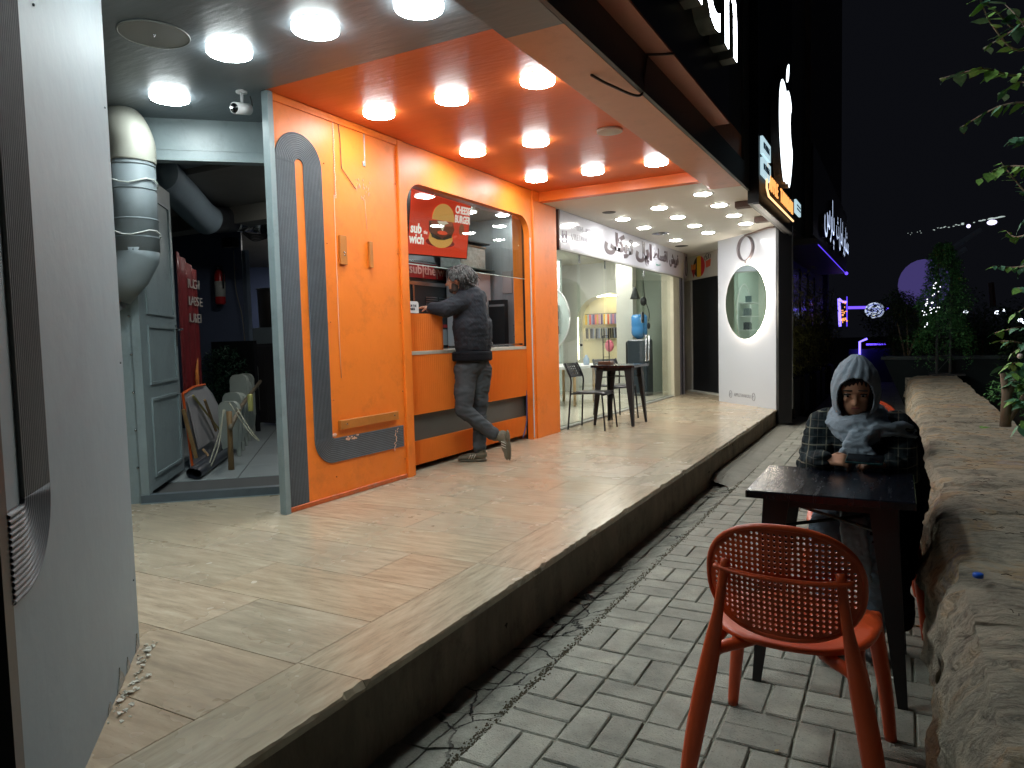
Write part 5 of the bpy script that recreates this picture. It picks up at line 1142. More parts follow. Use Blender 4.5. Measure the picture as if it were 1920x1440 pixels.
for i,(y0,z0,s,l) in enumerate(((7.98,3.24,'09171002645','upper small lit number plate on the corrugated panel'),(7.98,3.02,'09171002645','lower small lit number plate on the corrugated panel'),(10.76,3.02,'','small lit plate at the far end of the neon name'))):
    t=thing('number_plate',(-1.28,y0,z0),l,'lit plate','small lit plates near the neon name')
    MB().box(-1.3,-1.27,y0,y0+.52,z0,z0+.18,b=.004).build('plate',M('plate_glow',(210,235,240),.4,emit=.8,ecol=(.6,.85,.95,1)),t)
    mb=MB(); text_mesh(s,.1,lambda u,v,h:(-1.268+h,y0+.03+u*.72,z0+.055+v),.002,mb) if s else [mb.box(-1.2695,-1.266,y0+.06,y0+.46,z0+.05+.05*q,z0+.07+.05*q) for q in range(2)]; mb.build('digits',M('plate_digit',(40,60,80),.5),t)
# brackets at fascia foot
for i,(x,y) in enumerate(((-1.56,8.55),(-1.56,9.8),(-1.58,11.1))):
    t=thing('fascia_bracket',(x,y,2.8),'rusty steel bracket under the corrugated panel, %s'%['nearest','middle','at the pillar'][i],'bracket','steel brackets under the corrugated panel')
    MB().box(x-.1,x+.1,y-.07,y+.07,2.785,2.852).build('block',M('rusty_steel',(84,62,54),.7,var=.2),t)
    MB().tube([(x+.1,y,2.80),(-1.34,y+.1,2.76)],.018,6).build('arm',M('rusty_steel',(84,62,54),.7),t)
# further building
db=M('dark_facade',(44,44,48),.5,var=.15,vscale=1)
t=thing('neighbour_building',(-1.6,15,0),'dark neighbouring building with plain upper storeys','building')
MB().box(-6,-1.40,10.95,13.0,2.9,10).build('upper_wall',M('taupe_wall',(60,58,58),.6,var=.1),t)
MB().box(-6,-1.31,13.01,20.2,2.9,10).build('wall',M('taupe_wall2',(66,58,60),.6,var=.1),t)
MB().box(-2.3,-1.9,11.7,22,.0,2.899).build('ground_storey',db,t)
MB().box(-1.9,-1.2,12.9,20.1,2.80,2.899).build('canopy',M('canopy_grey',(90,90,94),.5),t)
for i in range(5):
    MB().box(-1.899,-1.88,12.2+1.5*i,13.5+1.5*i,.5,2.6).build('window',M('dark_glass',(30,40,42),.1,coat=1),t)
    MB().box(-1.898,-1.86,13.52+1.5*i,13.6+1.5*i,.1,2.7).build('mullion',M('grey_mullion',(84,92,92),.5),t)
t=thing('mesh_screen',(-1.8,12.6,1.2),'grey perforated metal screen on the dark shop behind the bamboo','screen')
mb=MB()
for i in range(26): mb.box(-1.845,-1.84,12.0+i*.06,12.03+i*.06,1.3,2.7)
for i in range(40): mb.box(-1.852,-1.846,12.0,13.56,1.3+i*.035,1.315+i*.035)
mb.build('lattice',M('lattice_grey',(150,168,168),.5),t)
t=thing('estate_sign',(-1.25,17,3.5),'dark sign board with lit white Persian letters on the neighbour facade','sign')
MB().box(-1.3,-1.26,12.9,21.5,2.95,4.45).build('board',M('maroon_board',(34,22,30),.3),t)
mb=MB(); text_mesh("\uFEB1\uFEAE\uFE8E\uFB58",.95,lambda u,v,h:(-1.22+h,14.1+u*1.1,3.3+v),.03,mb)
front(mb); mb.build('lettering',[M('blue_white_glow',(205,220,255),.4,emit=1.3,ecol=(.6,.72,1,1)),M('letter_rim',(60,60,70),.5)],t); mb=MB(); text_mesh("\uFE99\uFEDE\uFEE3\uFE8D \uFEAE\uFEED\uFE8E\uFEB8\uFEE3",.8,lambda u,v,h:(-1.22+h,16.9+u*1.0,3.35+v),.03,mb)
front(mb); mb.build('lettering',[M('blue_white_glow',(205,220,255),.4,emit=1.3,ecol=(.6,.72,1,1)),M('letter_rim',(60,60,70),.5)],t)
led=M('violet_led',(90,60,255),.4,emit=2.2,ecol=(.12,.06,1,1)); led2=M('violet_led_dim',(90,60,255),.4,emit=1.2,ecol=(.12,.06,1,1)); ledw=M('violet_led_bright',(150,140,255),.4,emit=3.6,ecol=(.18,.13,1,1))
tag(MB().tube([(-1.19,13.0,2.79),(-1.19,20.1,2.79)],.008,6).build('led_edge',led2,None,True),'violet light line along the neighbour canopy edge','led strip')
tag(MB().ball((-1.18,20.1,2.8),.04,n=10,k=8).build('led_spot',led,None,True),'violet light point at the canopy end','led light')
# ---- distant street end
t=thing('led_gateway',(-1.9,22,0),'violet neon framed shop entrance at the end of the walk','shop entrance')
yl_=24
MB().tube([Vector((-1.614,24.000,2.325)),Vector((-1.581,24.000,1.477))],.045,6).build('neon_tube',ledw,t,True)
MB().tube([Vector((-1.614,24.000,2.325)),Vector((-1.510,24.000,2.223)),Vector((-1.392,24.000,2.217))],.035,6).build('neon_tube',ledw,t,True)
MB().tube([Vector((-1.392,24.000,2.379)),Vector((-1.389,24.000,1.471))],.018,6).build('neon_tube',led2,t,True)
MB().box(-3.4,-1.95,24.2,24.6,0,4.2).build('frontage',M('night_front',(40,36,60),.6),t)
mb=MB(); r7=random.Random(9); _ax,_az=-1.546,1.573
for i in range(14): x=_ax+r7.uniform(0,.16); z=_az+r7.uniform(0,.75); mb.box(x,x+r7.uniform(.02,.07),23.88,23.9,z,z+r7.uniform(.02,.08))
mb.build('amber_lettering',M('amber_far',(255,140,70),.4,emit=1.3,ecol=(1,.4,.12,1)),t)
tag(MB().tube([Vector((-1.362,24.000,2.038)),Vector((-0.467,24.000,2.015))],.045,6).build('neon_bar',led,None,True),'violet neon bar leading to the round sign','neon bar')
t=thing('round_sign',tuple(Vector((-0.624,23.500,1.915))),'round lit projecting sign with blue emblem','sign')
cc=Vector((-0.624,23.500,1.915)); Fr=lambda u,v,h:(cc.x+u,cc.y-h,cc.z+v)
flat(t,'disc',ell(0,0,.26,.23),0,M('disc_glow',(170,190,230),.4,emit=.9,ecol=(.62,.72,.95,1)),Fr,.06)
mb=MB(); mb.tube([Fr(.2*math.cos(a*.35),.175*math.sin(a*.35),.065) for a in range(19)],.012,5); [mb.tube([Fr(-.12,-.03+.04*q,.067),Fr(.12,-.03+.04*q,.067)],.009,4) for q in range(3)]; mb.build('emblem',M('emblem_blue',(40,60,190),.4,emit=.5,ecol=(.1,.15,.8,1)),t)
flat(t,'yellow_dot',ell(-.02,-.17,.04,.025,12),.065,M('emblem_yellow',(230,220,60),.4,emit=.8,ecol=(.9,.8,.2,1)),Fr,.004)
MB().tube([Fr(.26,0,.03),Fr(.36,.06,.03)],.03,6).build('bracket',led,t)
t=thing('led_planter',tuple(Vector((-0.881,20.500,0.533))),'low planter outlined with bright violet light','planter')
MB().tube([Vector((-0.882,20.500,0.574)),Vector((-0.884,20.500,1.045)),Vector((-0.711,20.500,1.123))],.03,6).build('neon_tube',ledw,t,True)
MB().tube([Vector((-0.735,20.500,0.973)),Vector((-0.272,20.500,0.978))],.025,6).build('neon_tube',led,t,True)
a=Vector((-1.046,20.800,0.352)); MB().box(a.x-.1,a.x+.9,20.6,21.1,0,.85).build('box',M('planter_blue',(50,46,90),.6),t)
# small string of distant lights
mb=MB()
for i in range(40):
    f=R_.random(); p=Vector((0.46,60,8.22)).lerp(Vector((6.41,60,8.95)),f**.8)+Vector((0,0,R_.gauss(0,.09)*(1-f))); s=.03+.05*f
    mb.ball(p,(s*(1+2*f*R_.random()),s,s*.6),n=6,k=4)
tag(mb.build('distant_lights',M('far_lights',(235,245,240),.4,emit=.5,ecol=(.8,.95,.9,1)),None,True),'chain of tiny distant lights along the dark hillside','lights',kind='stuff')
tag(MB().ball(Vector((4.200,59.000,8.351)),.13,n=8,k=6).build('distant_lamp',M('far_violet',(200,190,255),.4,emit=2,ecol=(.7,.65,1,1)),None,True),'small violet white lamp beneath the light chain','lamp')
tag(MB().ball(Vector((5.553,59.000,8.472)),(.3,.15,.18),n=8,k=6).build('distant_lamp',M('far_violet2',(215,205,255),.4,emit=2,ecol=(.75,.7,1,1)),None,True),'brighter oval lamp right of the light chain','lamp')
for i,(lx,lz) in enumerate(((4.54,2.08),(4.83,2.24),(3.14,2.17),(5.51,1.66),(5.73,1.54))):
    tag(MB().ball((lx,45,lz),(.13,.13,.1),n=8,k=6).build('street_lamp_head',M('lamp_far',(225,235,255),.4,emit=5,ecol=(.8,.88,1,1)),None,True),'bright distant lamp head, %s in the row beyond the garden'%['second from left','third from left','leftmost','fourth from left','rightmost'][i],'lamp','distant lamps beyond the garden')
mb=MB(); mb.tube(bez([Vector((4.482,44.000,2.011)),Vector((4.726,44.000,2.300)),Vector((4.893,44.000,1.670)),Vector((4.935,44.000,-1.053))],8),.07,6); tag(mb.build('lamp_post',M('post_blue',(80,90,120),.5),None,True),'curved pale lamp post beyond the garden','lamp post')
mb=MB(); mb.prism([( .9*math.cos(i*.2618),.95*math.sin(i*.2618)) for i in range(24)],0,.06,lambda u,v,h,c=Vector((0.787,30.000,2.952)):(c.x+u*.92,c.y-h,c.z+v*.95)); tag(mb.build('violet_disc',M('violet_disc',(120,105,210),.5,emit=.22,ecol=(.22,.17,.62,1))),'large dim violet disc behind the vine tower','sign disc')
for i,(a,b2) in enumerate(((Vector((1.126,22.000,3.368)),Vector((1.845,22.000,3.852))),(Vector((1.211,22.000,3.195)),Vector((1.527,22.000,3.390))))):
    tag(MB().tube([a,b2],.07,6).build('floodlight',M('arm_grey_glow',(110,118,128),.4,emit=.02)),'slanting grey floodlight arm by the vine tower, %s'%['upper longer one','lower shorter one'][i],'floodlight','slanting arms above the vine tower')  # faint glow put into the grey arms as if light fell on them
tag(MB().tube([Vector((1.694,18.000,2.273)),Vector((1.738,18.000,1.769))],.06,6).build('far_post',M('post_brown',(90,70,60),.7)),'short brown post beyond the garden leaves','post')
# glitter lights in vine
mb=MB()
for i in range(34):
    g=R_.choice([(0.341,1.586,0.223),(0.414,1.608,0.203),(0.486,1.731,0.162),(0.505,1.981,0.122)]); p=(g[0]+R_.gauss(0,.03),13.1,g[1]+R_.uniform(-g[2],g[2])); mb.ball(p,.008,n=5,k=4)
tag(mb.build('fairy_lights',M('fairy',(240,245,255),.4,emit=3,ecol=(.9,.93,1,1))),'cluster of tiny white fairy lights shining through the vine','fairy lights',kind='stuff')
# ================================================================== PLANTS
def green(name,c,var=.45): return M(name,c,.5,var=var,vscale=5,spec=.4)
lf1=green('vine_leaf',(88,146,86)); lf2=green('bush_leaf',(64,86,50)); lf3=green('bamboo_leaf',(158,158,92)); lf4=green('near_leaf',(128,176,84)); lf5=green('near_leaf_dark',(86,136,100)); bark=M('pale_bark',(128,112,92),.8,var=.3,vscale=9,bump=.5,bscale=30)
# vine tower
t=thing('vine_tower',(.65,13.7,.58),'lattice steel tower overgrown with a dense green vine on the wall end','climbing plant')
tb=[(.553,13.757),(.749,13.606),(.75,13.85),(.56,13.55)]
for x,y in tb: MB().tube([(x,y,.585),(x,y,2.5)],.014,4).build('tower_leg',M('tower_grey',(96,100,100),.5,metal=.3),t)
mb=MB()
for i in range(6):
    z=.6+i*.3; mb.tube([(.553,13.757,z),(.749,13.606,z+.28)],.008,4); mb.tube([(.749,13.606,z),(.75,13.85,z+.28)],.008,4); mb.tube([(.553,13.757,z),(.749,13.606,z)],.008,4)
mb.build('bracing',M('tower_grey',(96,100,100),.5),t)
MB().box(.45,.95,13.45,13.9,.575,.6).build('base_plate',M('tower_base',(60,60,60),.6),t)
mb=MB()
for i in range(9500):
    z=1.0+1.72*R_.random()**.85; f=(z-1.0)/1.72
    rr=(.50*(1-f)**.45+.09)*(.75+.3*noise.noise(Vector((z*3,0,R_.random()*.3))))*R_.uniform(.45,1.08); a=R_.uniform(0,6.283)
    rr*=1+.25*noise.noise(Vector((math.cos(a)*1.5,math.sin(a)*1.5,z*2.2)))
    if z<1.25 and R_.random()<.5: continue
    leaf(mb,Vector((.64+rr*math.cos(a)+.1*(1-f)*noise.noise(Vector((z*2,4,4))),13.7+rr*math.sin(a),z)),R_.uniform(.03,.07),R_)
for k3 in range(26):
    a=R_.uniform(0,6.283); x=.64+.4*math.cos(a); y=13.7+.4*math.sin(a); zt=R_.uniform(1.0,1.3); L=R_.uniform(.1,.4)
    for i in range(26): leaf(mb,Vector((x+R_.gauss(0,.03),y+R_.gauss(0,.03),zt-L*i/26)),.045,R_)
mb.build('foliage',lf1,t)
# planter wedge (tapered dark planter) + bushes
t=thing('dark_planter',(.6,14.6,0),'long dark tapered planter across the walk beyond the stone wall','planter')
mb=MB(); mb.add([(.10,14.2,0),(3,14.2,0),(3,15.0,0),(.10,15.0,0),(-.24,13.95,.86),(3,13.95,.86),(3,15.2,.86),(-.24,15.2,.86)],[(0,3,2,1),(0,1,5,4),(1,2,6,5),(2,3,7,6),(3,0,4,7),(4,5,6,7)]); mb.build('box',M('planter_green_black',(34,44,46),.6,var=.15),t)
MB().box(-.27,3,13.93,13.97,.82,.88).build('rim',M('planter_rim',(52,64,66),.5),t)
def bush(nm,c,r,n,s,mat,label,stems=0,rnd=R_,cat='bush',grp=None):
    t=thing(nm,(c[0],c[1],max(0,c[2]-r[2])),label,cat,grp); mb=MB()
    for q in range(max(1,n//260)):
        while True:
            p=Vector((rnd.uniform(-1,1),rnd.uniform(-1,1),rnd.uniform(-1,1)))
            if p.length<1: break
        leafy(mb,(c[0]+p.x*r[0]*.7,c[1]+p.y*r[1]*.7,c[2]+p.z*r[2]*.7),(r[0]*.42,r[1]*.42,r[2]*.42),260,s,rnd)
    mb.build('foliage',mat,t)
    mb=MB()
    for q in range(max(3,stems)):
        mb.tube([(c[0]+rnd.uniform(-.08,.08),c[1],max(0,c[2]-r[2]*1.2)),(c[0]+rnd.uniform(-.5,.5)*r[0],c[1]+rnd.uniform(-.3,.3)*r[1],c[2]+.4*r[2])],[.025,.008],6)
    mb.build('stems',bark,t); return t
bush('bush',(.15,15.0,1.45),(.62,.5,.75),4200,.06,lf2,'rounded dark olive bush rising from the tapered planter')
bush('bush',(-.1,18,1.5),(.7,.6,.9),2600,.08,lf2,'dim bush behind the planter near the violet lights')
bush('bush',(1.25,15.2,1.3),(.7,.5,.8),3400,.06,lf2,'dark bush to the right of the vine tower')
bush('bush',(2.3,13.6,.9),(.9,.7,.75),3600,.06,green('bush_leaf_b',(56,80,48)),'low dark shrub mass beyond the wall')
bush('bush',(1.5,9.4,.72),(.65,.8,.55),5200,.055,green('bush_leaf_c',(96,150,86)),'mid green fine-leaved shrub just behind the stone wall')
bush('bush',(2.2,7.6,.7),(.7,.8,.55),3200,.055,green('bush_leaf_d',(60,96,58)),'shadowed shrub right of the fine-leaved shrub')
bush('bush',(1.9,16.6,1.1),(1.0,.7,.95),4200,.075,green('bush_leaf_f',(58,84,48)),'long dim hedge between the vine tower and the distant lamps')
bush('bush',(3.6,15.2,1.0),(1.1,.8,.9),3600,.075,green('bush_leaf_g',(54,78,46)),'dim hedge beneath the distant lamps at the right edge')
bush('bush',(3.4,20,1.6),(1.6,1.2,1.5),3600,.11,green('bush_leaf_e',(30,40,30)),'broad black-green hedge mass far behind the garden')
bush('bush',(-1.6,19.2,1.0),(.35,.5,1.0),1800,.08,green('violet_lit_leaf',(60,60,56)),'shrub lit violet beside the neon entrance')
# bamboo row
for i,(x,y,h) in enumerate(((-1.60,12.0,2.25),(-1.55,12.9,2.35),(-1.48,14.0,2.3),(-1.5,15.3,2.2),(-1.45,16.8,2.2))):
    t=thing('bamboo',(x,y,0),'feathery bamboo in a dark box by the dark shop, %s in the row'%['nearest','second','third','fourth','farthest'][i],'bamboo','bamboo plants along the dark shop')
    MB().box(x-.22,x+.2,y-.35,y+.35,0,.62,b=.01).build('planter_box',M('planter_black',(20,20,22),.6),t)
    mb=MB(); ml=MB()
    for k3 in range(14):
        bx_,by_=x+R_.uniform(-.15,.12),y+R_.uniform(-.3,.3); dx,dy=R_.uniform(-.15,.3),R_.uniform(-.3,.3); hh=h*R_.uniform(.6,1.05)
        pts=[(bx_+dx*f*f,by_+dy*f*f,.6+(hh-.6)*f) for f in (0,.3,.6,.85,1)]; mb.tube(pts,[.009,.008,.006,.004,.002],5)
        for q in range(95):
            f=R_.random()**.8; p=Vector((bx_+dx*f*f+R_.gauss(0,.07),by_+dy*f*f+R_.gauss(0,.08),.6+(hh-.6)*f+R_.gauss(0,.03))); leaf(ml,p,R_.uniform(.06,.12),R_,Vector((R_.uniform(-.4,1),R_.uniform(-1,.6),R_.uniform(-.9,.1))),.18)
    mb.build('stems',M('bamboo_cane',(90,92,60),.5),t); ml.build('foliage',lf3,t)
# near tree branches at top right: each leaf an object
lm=[]
for sd in range(3):
    r=random.Random(sd+40); mb=MB(); L=1.0; n=6; vs=[]
    for i in range(n+1):
        f=i/n; wv=.34*math.sin(math.pi*min(1,f*1.02)**.8)*(1-.15*f); cz=-.18*f*f
        for s_ in (-1,0,1): vs.append((f*L,s_*wv,cz+(.07*abs(s_))*(1-f)+.015*math.sin(f*9+s_)))
    mb.add(vs,[(i*3+j,(i+1)*3+j,(i+1)*3+j+1,i*3+j+1) for i in range(n) for j in range(2)])
    for mm_ in (lf4,lf5): lm.append(mb.mesh('leaf',mm_,True))
def branch(root,pts,n,size,rnd,r0=.008):
    pp=bez(pts,8); root_tw=MB().tube(pp,[r0*(1-.8*i/len(pp)) for i in range(len(pp))],6).build('branch',bark,root,True)
    for i in range(n):
        f=(i+.5)/n; q=pp[min(len(pp)-1,int(f*(len(pp)-1)))]; d=(pp[min(len(pp)-1,int(f*(len(pp)-1))+1)]-q); d=d.normalized() if d.length>1e-6 else Vector((-1,0,0))
        sd=Vector((0,0,1)).cross(d).normalized()*(1 if i%2 else -1)
        dirv=(d*.7+sd*.6+Vector((rnd.uniform(-.2,.2),rnd.uniform(-.2,.2),rnd.uniform(-.75,-.05)))).normalized()
        rot=dirv.to_track_quat('X','Z'); o=bpy.data.objects.new('leaf',rnd.choice(lm)); COL.objects.link(o); o.parent=root
        o.location=q-wloc(root); s=size*rnd.uniform(.6,1.25); o.scale=(s,s,s); o.rotation_mode='QUATERNION'; o.rotation_quaternion=rot@Euler((rnd.uniform(-.5,.5),0,0)).to_quaternion()
t=thing('near_tree',(1.6,4.6,.0),'leafy tree reaching in from the right picture edge','tree')
MB().tube([(2.3,4.7,0),(2.25,4.75,1.2),(2.15,4.7,2.2),(2.0,4.6,3.4)],[.06,.055,.045,.02],10).build('trunk',bark,t,True)
y_=4.6
for pl,n,s in (([(0.715,2.672),(0.514,2.672),(0.374,2.699),(0.192,2.749)],17,.085),([(0.730,3.009),(0.556,2.919),(0.440,2.999),(0.346,3.035)],15,.085),([(0.690,2.835),(0.535,2.789),(0.418,2.923),(0.358,3.019)],12,.085),([(0.741,2.456),(0.586,2.483),(0.448,2.493),(0.293,2.464)],15,.085),([(0.746,2.162),(0.591,2.156),(0.476,2.185),(0.358,2.116)],16,.075),([(0.728,1.976),(0.593,2.019),(0.535,2.108),(0.475,2.227)],14,.06),([(0.753,1.838),(0.619,1.823),(0.551,1.830),(0.515,1.875)],12,.06),([(0.756,1.648),(0.645,1.656),(0.530,1.664),(0.436,1.671)],16,.055),([(0.737,1.485),(0.624,1.533),(0.555,1.550),(0.544,1.537)],9,.055),([(0.761,1.375),(0.650,1.351),(0.536,1.340),(0.453,1.314)],14,.05),([(0.764,1.237),(0.630,1.239),(0.537,1.269),(0.466,1.271)],10,.05),([(0.760,2.584),(0.629,2.582),(0.557,2.865),(0.485,3.096)],14,.085),([(0.754,2.900),(0.644,2.951),(0.512,2.848),(0.395,2.874)],15,.085),([(0.764,2.346),(0.654,2.390),(0.550,2.570),(0.469,2.599)],13,.08),([(0.767,2.212),(0.657,2.228),(0.588,2.347),(0.520,2.344)],12,.075),([(0.770,2.052),(0.682,2.062),(0.595,1.936),(0.561,1.884)],12,.065),([(0.777,1.728),(0.688,1.735),(0.610,1.714),(0.565,1.648)],12,.06),([(0.782,1.456),(0.694,1.432),(0.603,1.450),(0.534,1.411)],12,.055),([(0.785,1.319),(0.697,1.266),(0.607,1.240),(0.550,1.198)],12,.055)):
    branch(t,[(a,y_+R_.uniform(-.15,.2),b2) for a,b2 in pl],n,s,R_)
t=thing('near_shrub',(1.35,5.6,.3),'bright leafy shrub with pale thick stems behind the stone wall','shrub')
mb=MB(); mb.tube([Vector((0.630,5.700,0.682)),Vector((0.636,5.700,0.897)),Vector((0.610,5.700,1.039))],[.034,.030,.016],8); mb.tube([Vector((0.630,5.700,0.879)),Vector((0.711,5.700,1.074))],[.026,.014],8); mb.tube([Vector((0.638,5.700,0.718)),Vector((0.756,5.700,0.934))],[.024,.014],8); mb.build('stems',M('pruned_stem',(116,100,82),.8,var=.3,vscale=12),t,True)
MB().ball(Vector((0.704,5.700,1.151)),.018,n=8,k=6).build('cut_stub',M('pale_cut',(205,190,180),.8),t,True)
for pl,n,s in (([(0.909,0.909),(0.741,1.079),(0.656,1.114),(0.599,1.079)],16,.085),([(0.910,0.841),(0.771,0.941),(0.686,0.975),(0.643,1.002)],14,.08),([(0.940,0.706),(0.801,0.804),(0.731,0.854),(0.674,0.871)],16,.08),([(0.941,0.638),(0.803,0.701),(0.719,0.733),(0.677,0.696)],14,.08),([(0.934,1.044),(0.797,1.078),(0.713,1.079),(0.642,1.044)],12,.08)):
    branch(t,[(a,5.6+R_.uniform(-.1,.1),b2) for a,b2 in pl],n,s,R_,.006)
# ================================================================== STONE WALL
def stone_mat2():
    k=NT('rough_stone'); b=k.b; b.inputs['Roughness'].default_value=.85; geo=k.n('ShaderNodeNewGeometry'); oi=k.n('ShaderNodeObjectInfo')
    n1=k.n('ShaderNodeTexNoise',Scale=3.2,Detail=9.0,Roughness=.68,Distortion=.6); k.l(geo.outputs['Position'],n1.inputs['Vector'])
    mp=k.n('ShaderNodeMapping'); mp.inputs['Scale'].default_value=(4.5,13,13); k.l(geo.outputs['Position'],mp.inputs[0])
    n2=k.n('ShaderNodeTexNoise',Scale=1.6,Detail=8.0,Roughness=.75,Distortion=1.2); k.l(mp.outputs[0],n2.inputs['Vector'])
    r1=k.n('ShaderNodeValToRGB'); k.l(n1.outputs[0],r1.inputs[0]); e=r1.color_ramp.elements; e[0].position=.28; e[0].color=lin((140,132,114)); e[1].position=.75; e[1].color=lin((224,214,192))
    for p,c in ((.42,(180,170,150)),(.52,(200,188,164)),(.6,(206,178,140)),(.66,(184,166,152))): x=e.new(p); x.color=lin(c)
    r2=k.n('ShaderNodeMapRange'); r2.inputs[1].default_value=.3; r2.inputs[2].default_value=.52; r2.inputs[3].default_value=.22; r2.inputs[4].default_value=1.0; k.l(n2.outputs[0],r2.inputs[0])
    mx=k.n('ShaderNodeMix',_data_type='RGBA',_blend_type='MULTIPLY'); mx.inputs[0].default_value=1; k.l(r1.outputs[0],mx.inputs[6]); k.l(r2.outputs[0],mx.inputs[7])
    k.l(mx.outputs[2],b.inputs['Base Color'])
    n3=k.n('ShaderNodeTexNoise',Scale=45.0,Detail=6.0,Roughness=.7); k.l(geo.outputs['Position'],n3.inputs['Vector'])
    ad=k.n('ShaderNodeMath',_operation='MULTIPLY_ADD'); k.l(n2.outputs[0],ad.inputs[0]); ad.inputs[1].default_value=1.6; k.l(n3.outputs[0],ad.inputs[2])
    bp=k.n('ShaderNodeBump',Strength=1.0,Distance=.03); k.l(ad.outputs[0],bp.inputs['Height']); k.l(bp.outputs[0],b.inputs['Normal']); return k.m
stm=stone_mat2()
def wx(y): # left edge of wall top
    return .185+.035*noise.noise(Vector((0,y*1.3,0)))+.02*noise.noise(Vector((5,y*4,0)))
def srf(u,v,yy):
    pass
t=thing('stone_wall',(.5,6,0),'low wall of rough natural stone with a broad cracked top','wall')
# cap stones: irregular cells, each displaced
def cap_stone(y0,y1,x0f,x1,sd):
    n=max(6,int((y1-y0)/.02)); mcol=max(8,int((x1-.15)/.025)); vs=[]; r=random.Random(sd); dz=r.uniform(-.006,.006)
    prof=[]
    for i in range(n+1):
        for j in range(mcol+7):
            f=i/n; yy=y0+.003+(y1-y0-.006)*f
            skew0=.05*noise.noise(Vector((j*.15,y0*3,1))); skew1=.05*noise.noise(Vector((j*.15,y1*3,1)))
            yy+=(skew0*(1-f)+skew1*f)
            xl=wx(yy)
            if j<7: # front face from z=.36 up to the lip
                g=j/7; z=.30+.27*g; x=xl-.075+.075*g**2+.05*noise.noise(Vector((2,yy*5,z*6)))+.02*noise.noise(Vector((2,yy*18,z*20)))
            else:
                g=(j-7)/(mcol-1); x=xl+(x1-xl)*g; z=.578+dz+.011*noise.noise(Vector((x*4,yy*4,0)))+.010*noise.noise(Vector((x*7,yy*16,3)))+.006*noise.noise(Vector((x*22,yy*40,3)))
                z-=.018*max(0,1-g*9)
            if (i in (0,n)): z-=.012
            vs.append((x,yy,z))
    m_=mcol+7
    fs=[(i*m_+j,i*m_+j+1,(i+1)*m_+j+1,(i+1)*m_+j) for i in range(n) for j in range(m_-1)]
    fs=[f[::-1] for f in fs]
    # sides down
    mb=MB(); mb.add(vs,fs); o0=len(mb.v)
    for i in (0,n):
        base=[vs[i*m_+j] for j in range(m_)]; low=[(x,y,.29) for x,y,z in base]; k0=len(mb.v); mb.add(base+low,[(j,j+1,m_+j+1,m_+j) for j in range(m_-1)])
    b_=[vs[i*m_+m_-1] for i in range(n+1)]; mb.add(b_+[(x,y,.2) for x,y,z in b_],[(i,i+1,n+2+i,n+1+i) for i in range(n)])
    o=mb.build('stone',stm,t,True); shade_auto(o)
y=1.0; i=0
while y<13.3:
    L=[.52,.7,.43,.85,.6,.95,.5,.75][i%8]; y1=min(13.35,y+L)
    cap_stone(y,y1,0,.82+.02*noise.noise(Vector((1,y,4))),i); y=y1; i+=1
# lower face
vs=[];ny=520;nz_=12
for a in range(ny+1):
    for c in range(nz_+1):
        yy=.9+12.4*a/ny; f=c/nz_; z=-.02+.38*f; x=.115+.012*math.sin(f*3)+.05*noise.noise(Vector((1,yy*2.6,z*5)))+.022*noise.noise(Vector((1,yy*9,z*12)))+.008*noise.noise(Vector((1,yy*30,z*30)))-(.04 if f<.2 else 0)*0
        vs.append((x,yy,z))
mb=MB(); mb.add(vs,[(a*(nz_+1)+c,a*(nz_+1)+c+1,(a+1)*(nz_+1)+c+1,(a+1)*(nz_+1)+c)[::1] for a in range(ny) for c in range(nz_)]); mb.build('lower_face',stm,t,True)
MB().box(.2,.8,.9,13.35,-.02,.5).build('core',M('wall_core',(50,46,40),.9),t)
MB().box(.1,.8,13.33,13.36,-.02,.55).build('end_face',stm,t)
struct(MB().box(.86,40,-3,40,-.1,.12).build('garden_bed',M('garden_soil',(44,38,28),.95,var=.4,vscale=8)))
# bits on the wall
t=thing('blue_cap',(.215,2.49,.59),'small bright blue bottle cap on the stone wall','bottle cap'); t.location.z=.602
MB().lathe((0,0,0),[(.014,0),(.0145,.011),(.012,.013)],16).build('cap',M('cap_blue',(20,84,190),.35),t,True,world=False)
o=MB(); leaf(o,Vector((0,0,0)),.07,R_,Vector((.9,.3,.1)),.5); leaf(o,Vector((.0,0,0)),.06,R_,Vector((.2,.9,.2)),.5); o=o.build('fallen_leaf',lf4); o.location=(.54,6.25,.6); tag(o,'green fallen leaf lying on the stone wall','leaf')
mb=MB()
for i in range(260):
    y=1.5+R_.random()**1.5*9; x=R_.uniform(.24,.78); a=R_.gauss(0,.7); L=R_.uniform(.01,.035); z=.592
    mb.tube([(x,y,z),(x+L*.5*math.cos(a),y+L*.5*math.sin(a),z+.003),(x+L*math.cos(a),y+L*math.sin(a),z-.001)],.0012,4)
tag(mb.build('twig_litter',M('dry_twig',(70,56,42),.9)),'dry needles and twig bits strewn over the wall top','litter',kind='stuff')
for i,(x,y,a,l) in enumerate(((.03,3.62,.1,'near the wall foot by the seated woman'),(.02,3.0,2.3,'close to the table leg'),(-.03,4.1,.8,'furthest along beneath the wall'))):
    t=thing('cigarette_butt',(x,y,.0045),'white cigarette end on the paving '+l,'cigarette butt','cigarette ends below the wall'); 
    MB().tube([(0,0,0),(.05*math.cos(a),.05*math.sin(a),0)],.004,8).build('paper',M('paper_white',(210,208,200),.7),t,True,world=False); MB().tube([(.05*math.cos(a),.05*math.sin(a),0),(.07*math.cos(a),.07*math.sin(a),0)],.0041,8).build('filter',M('filter_tan',(190,150,100),.8),t,True,world=False)
o=MB(); leaf(o,Vector((0,0,.002)),.022,R_,Vector((.6,.8,.05)),.6); o=o.build('fallen_leaf',M('dry_leaf',(170,150,100),.7)); o.location=(-.34,2.32,.004); tag(o,'tiny yellow leaf on the paving under the near chair','leaf')
mb=MB()
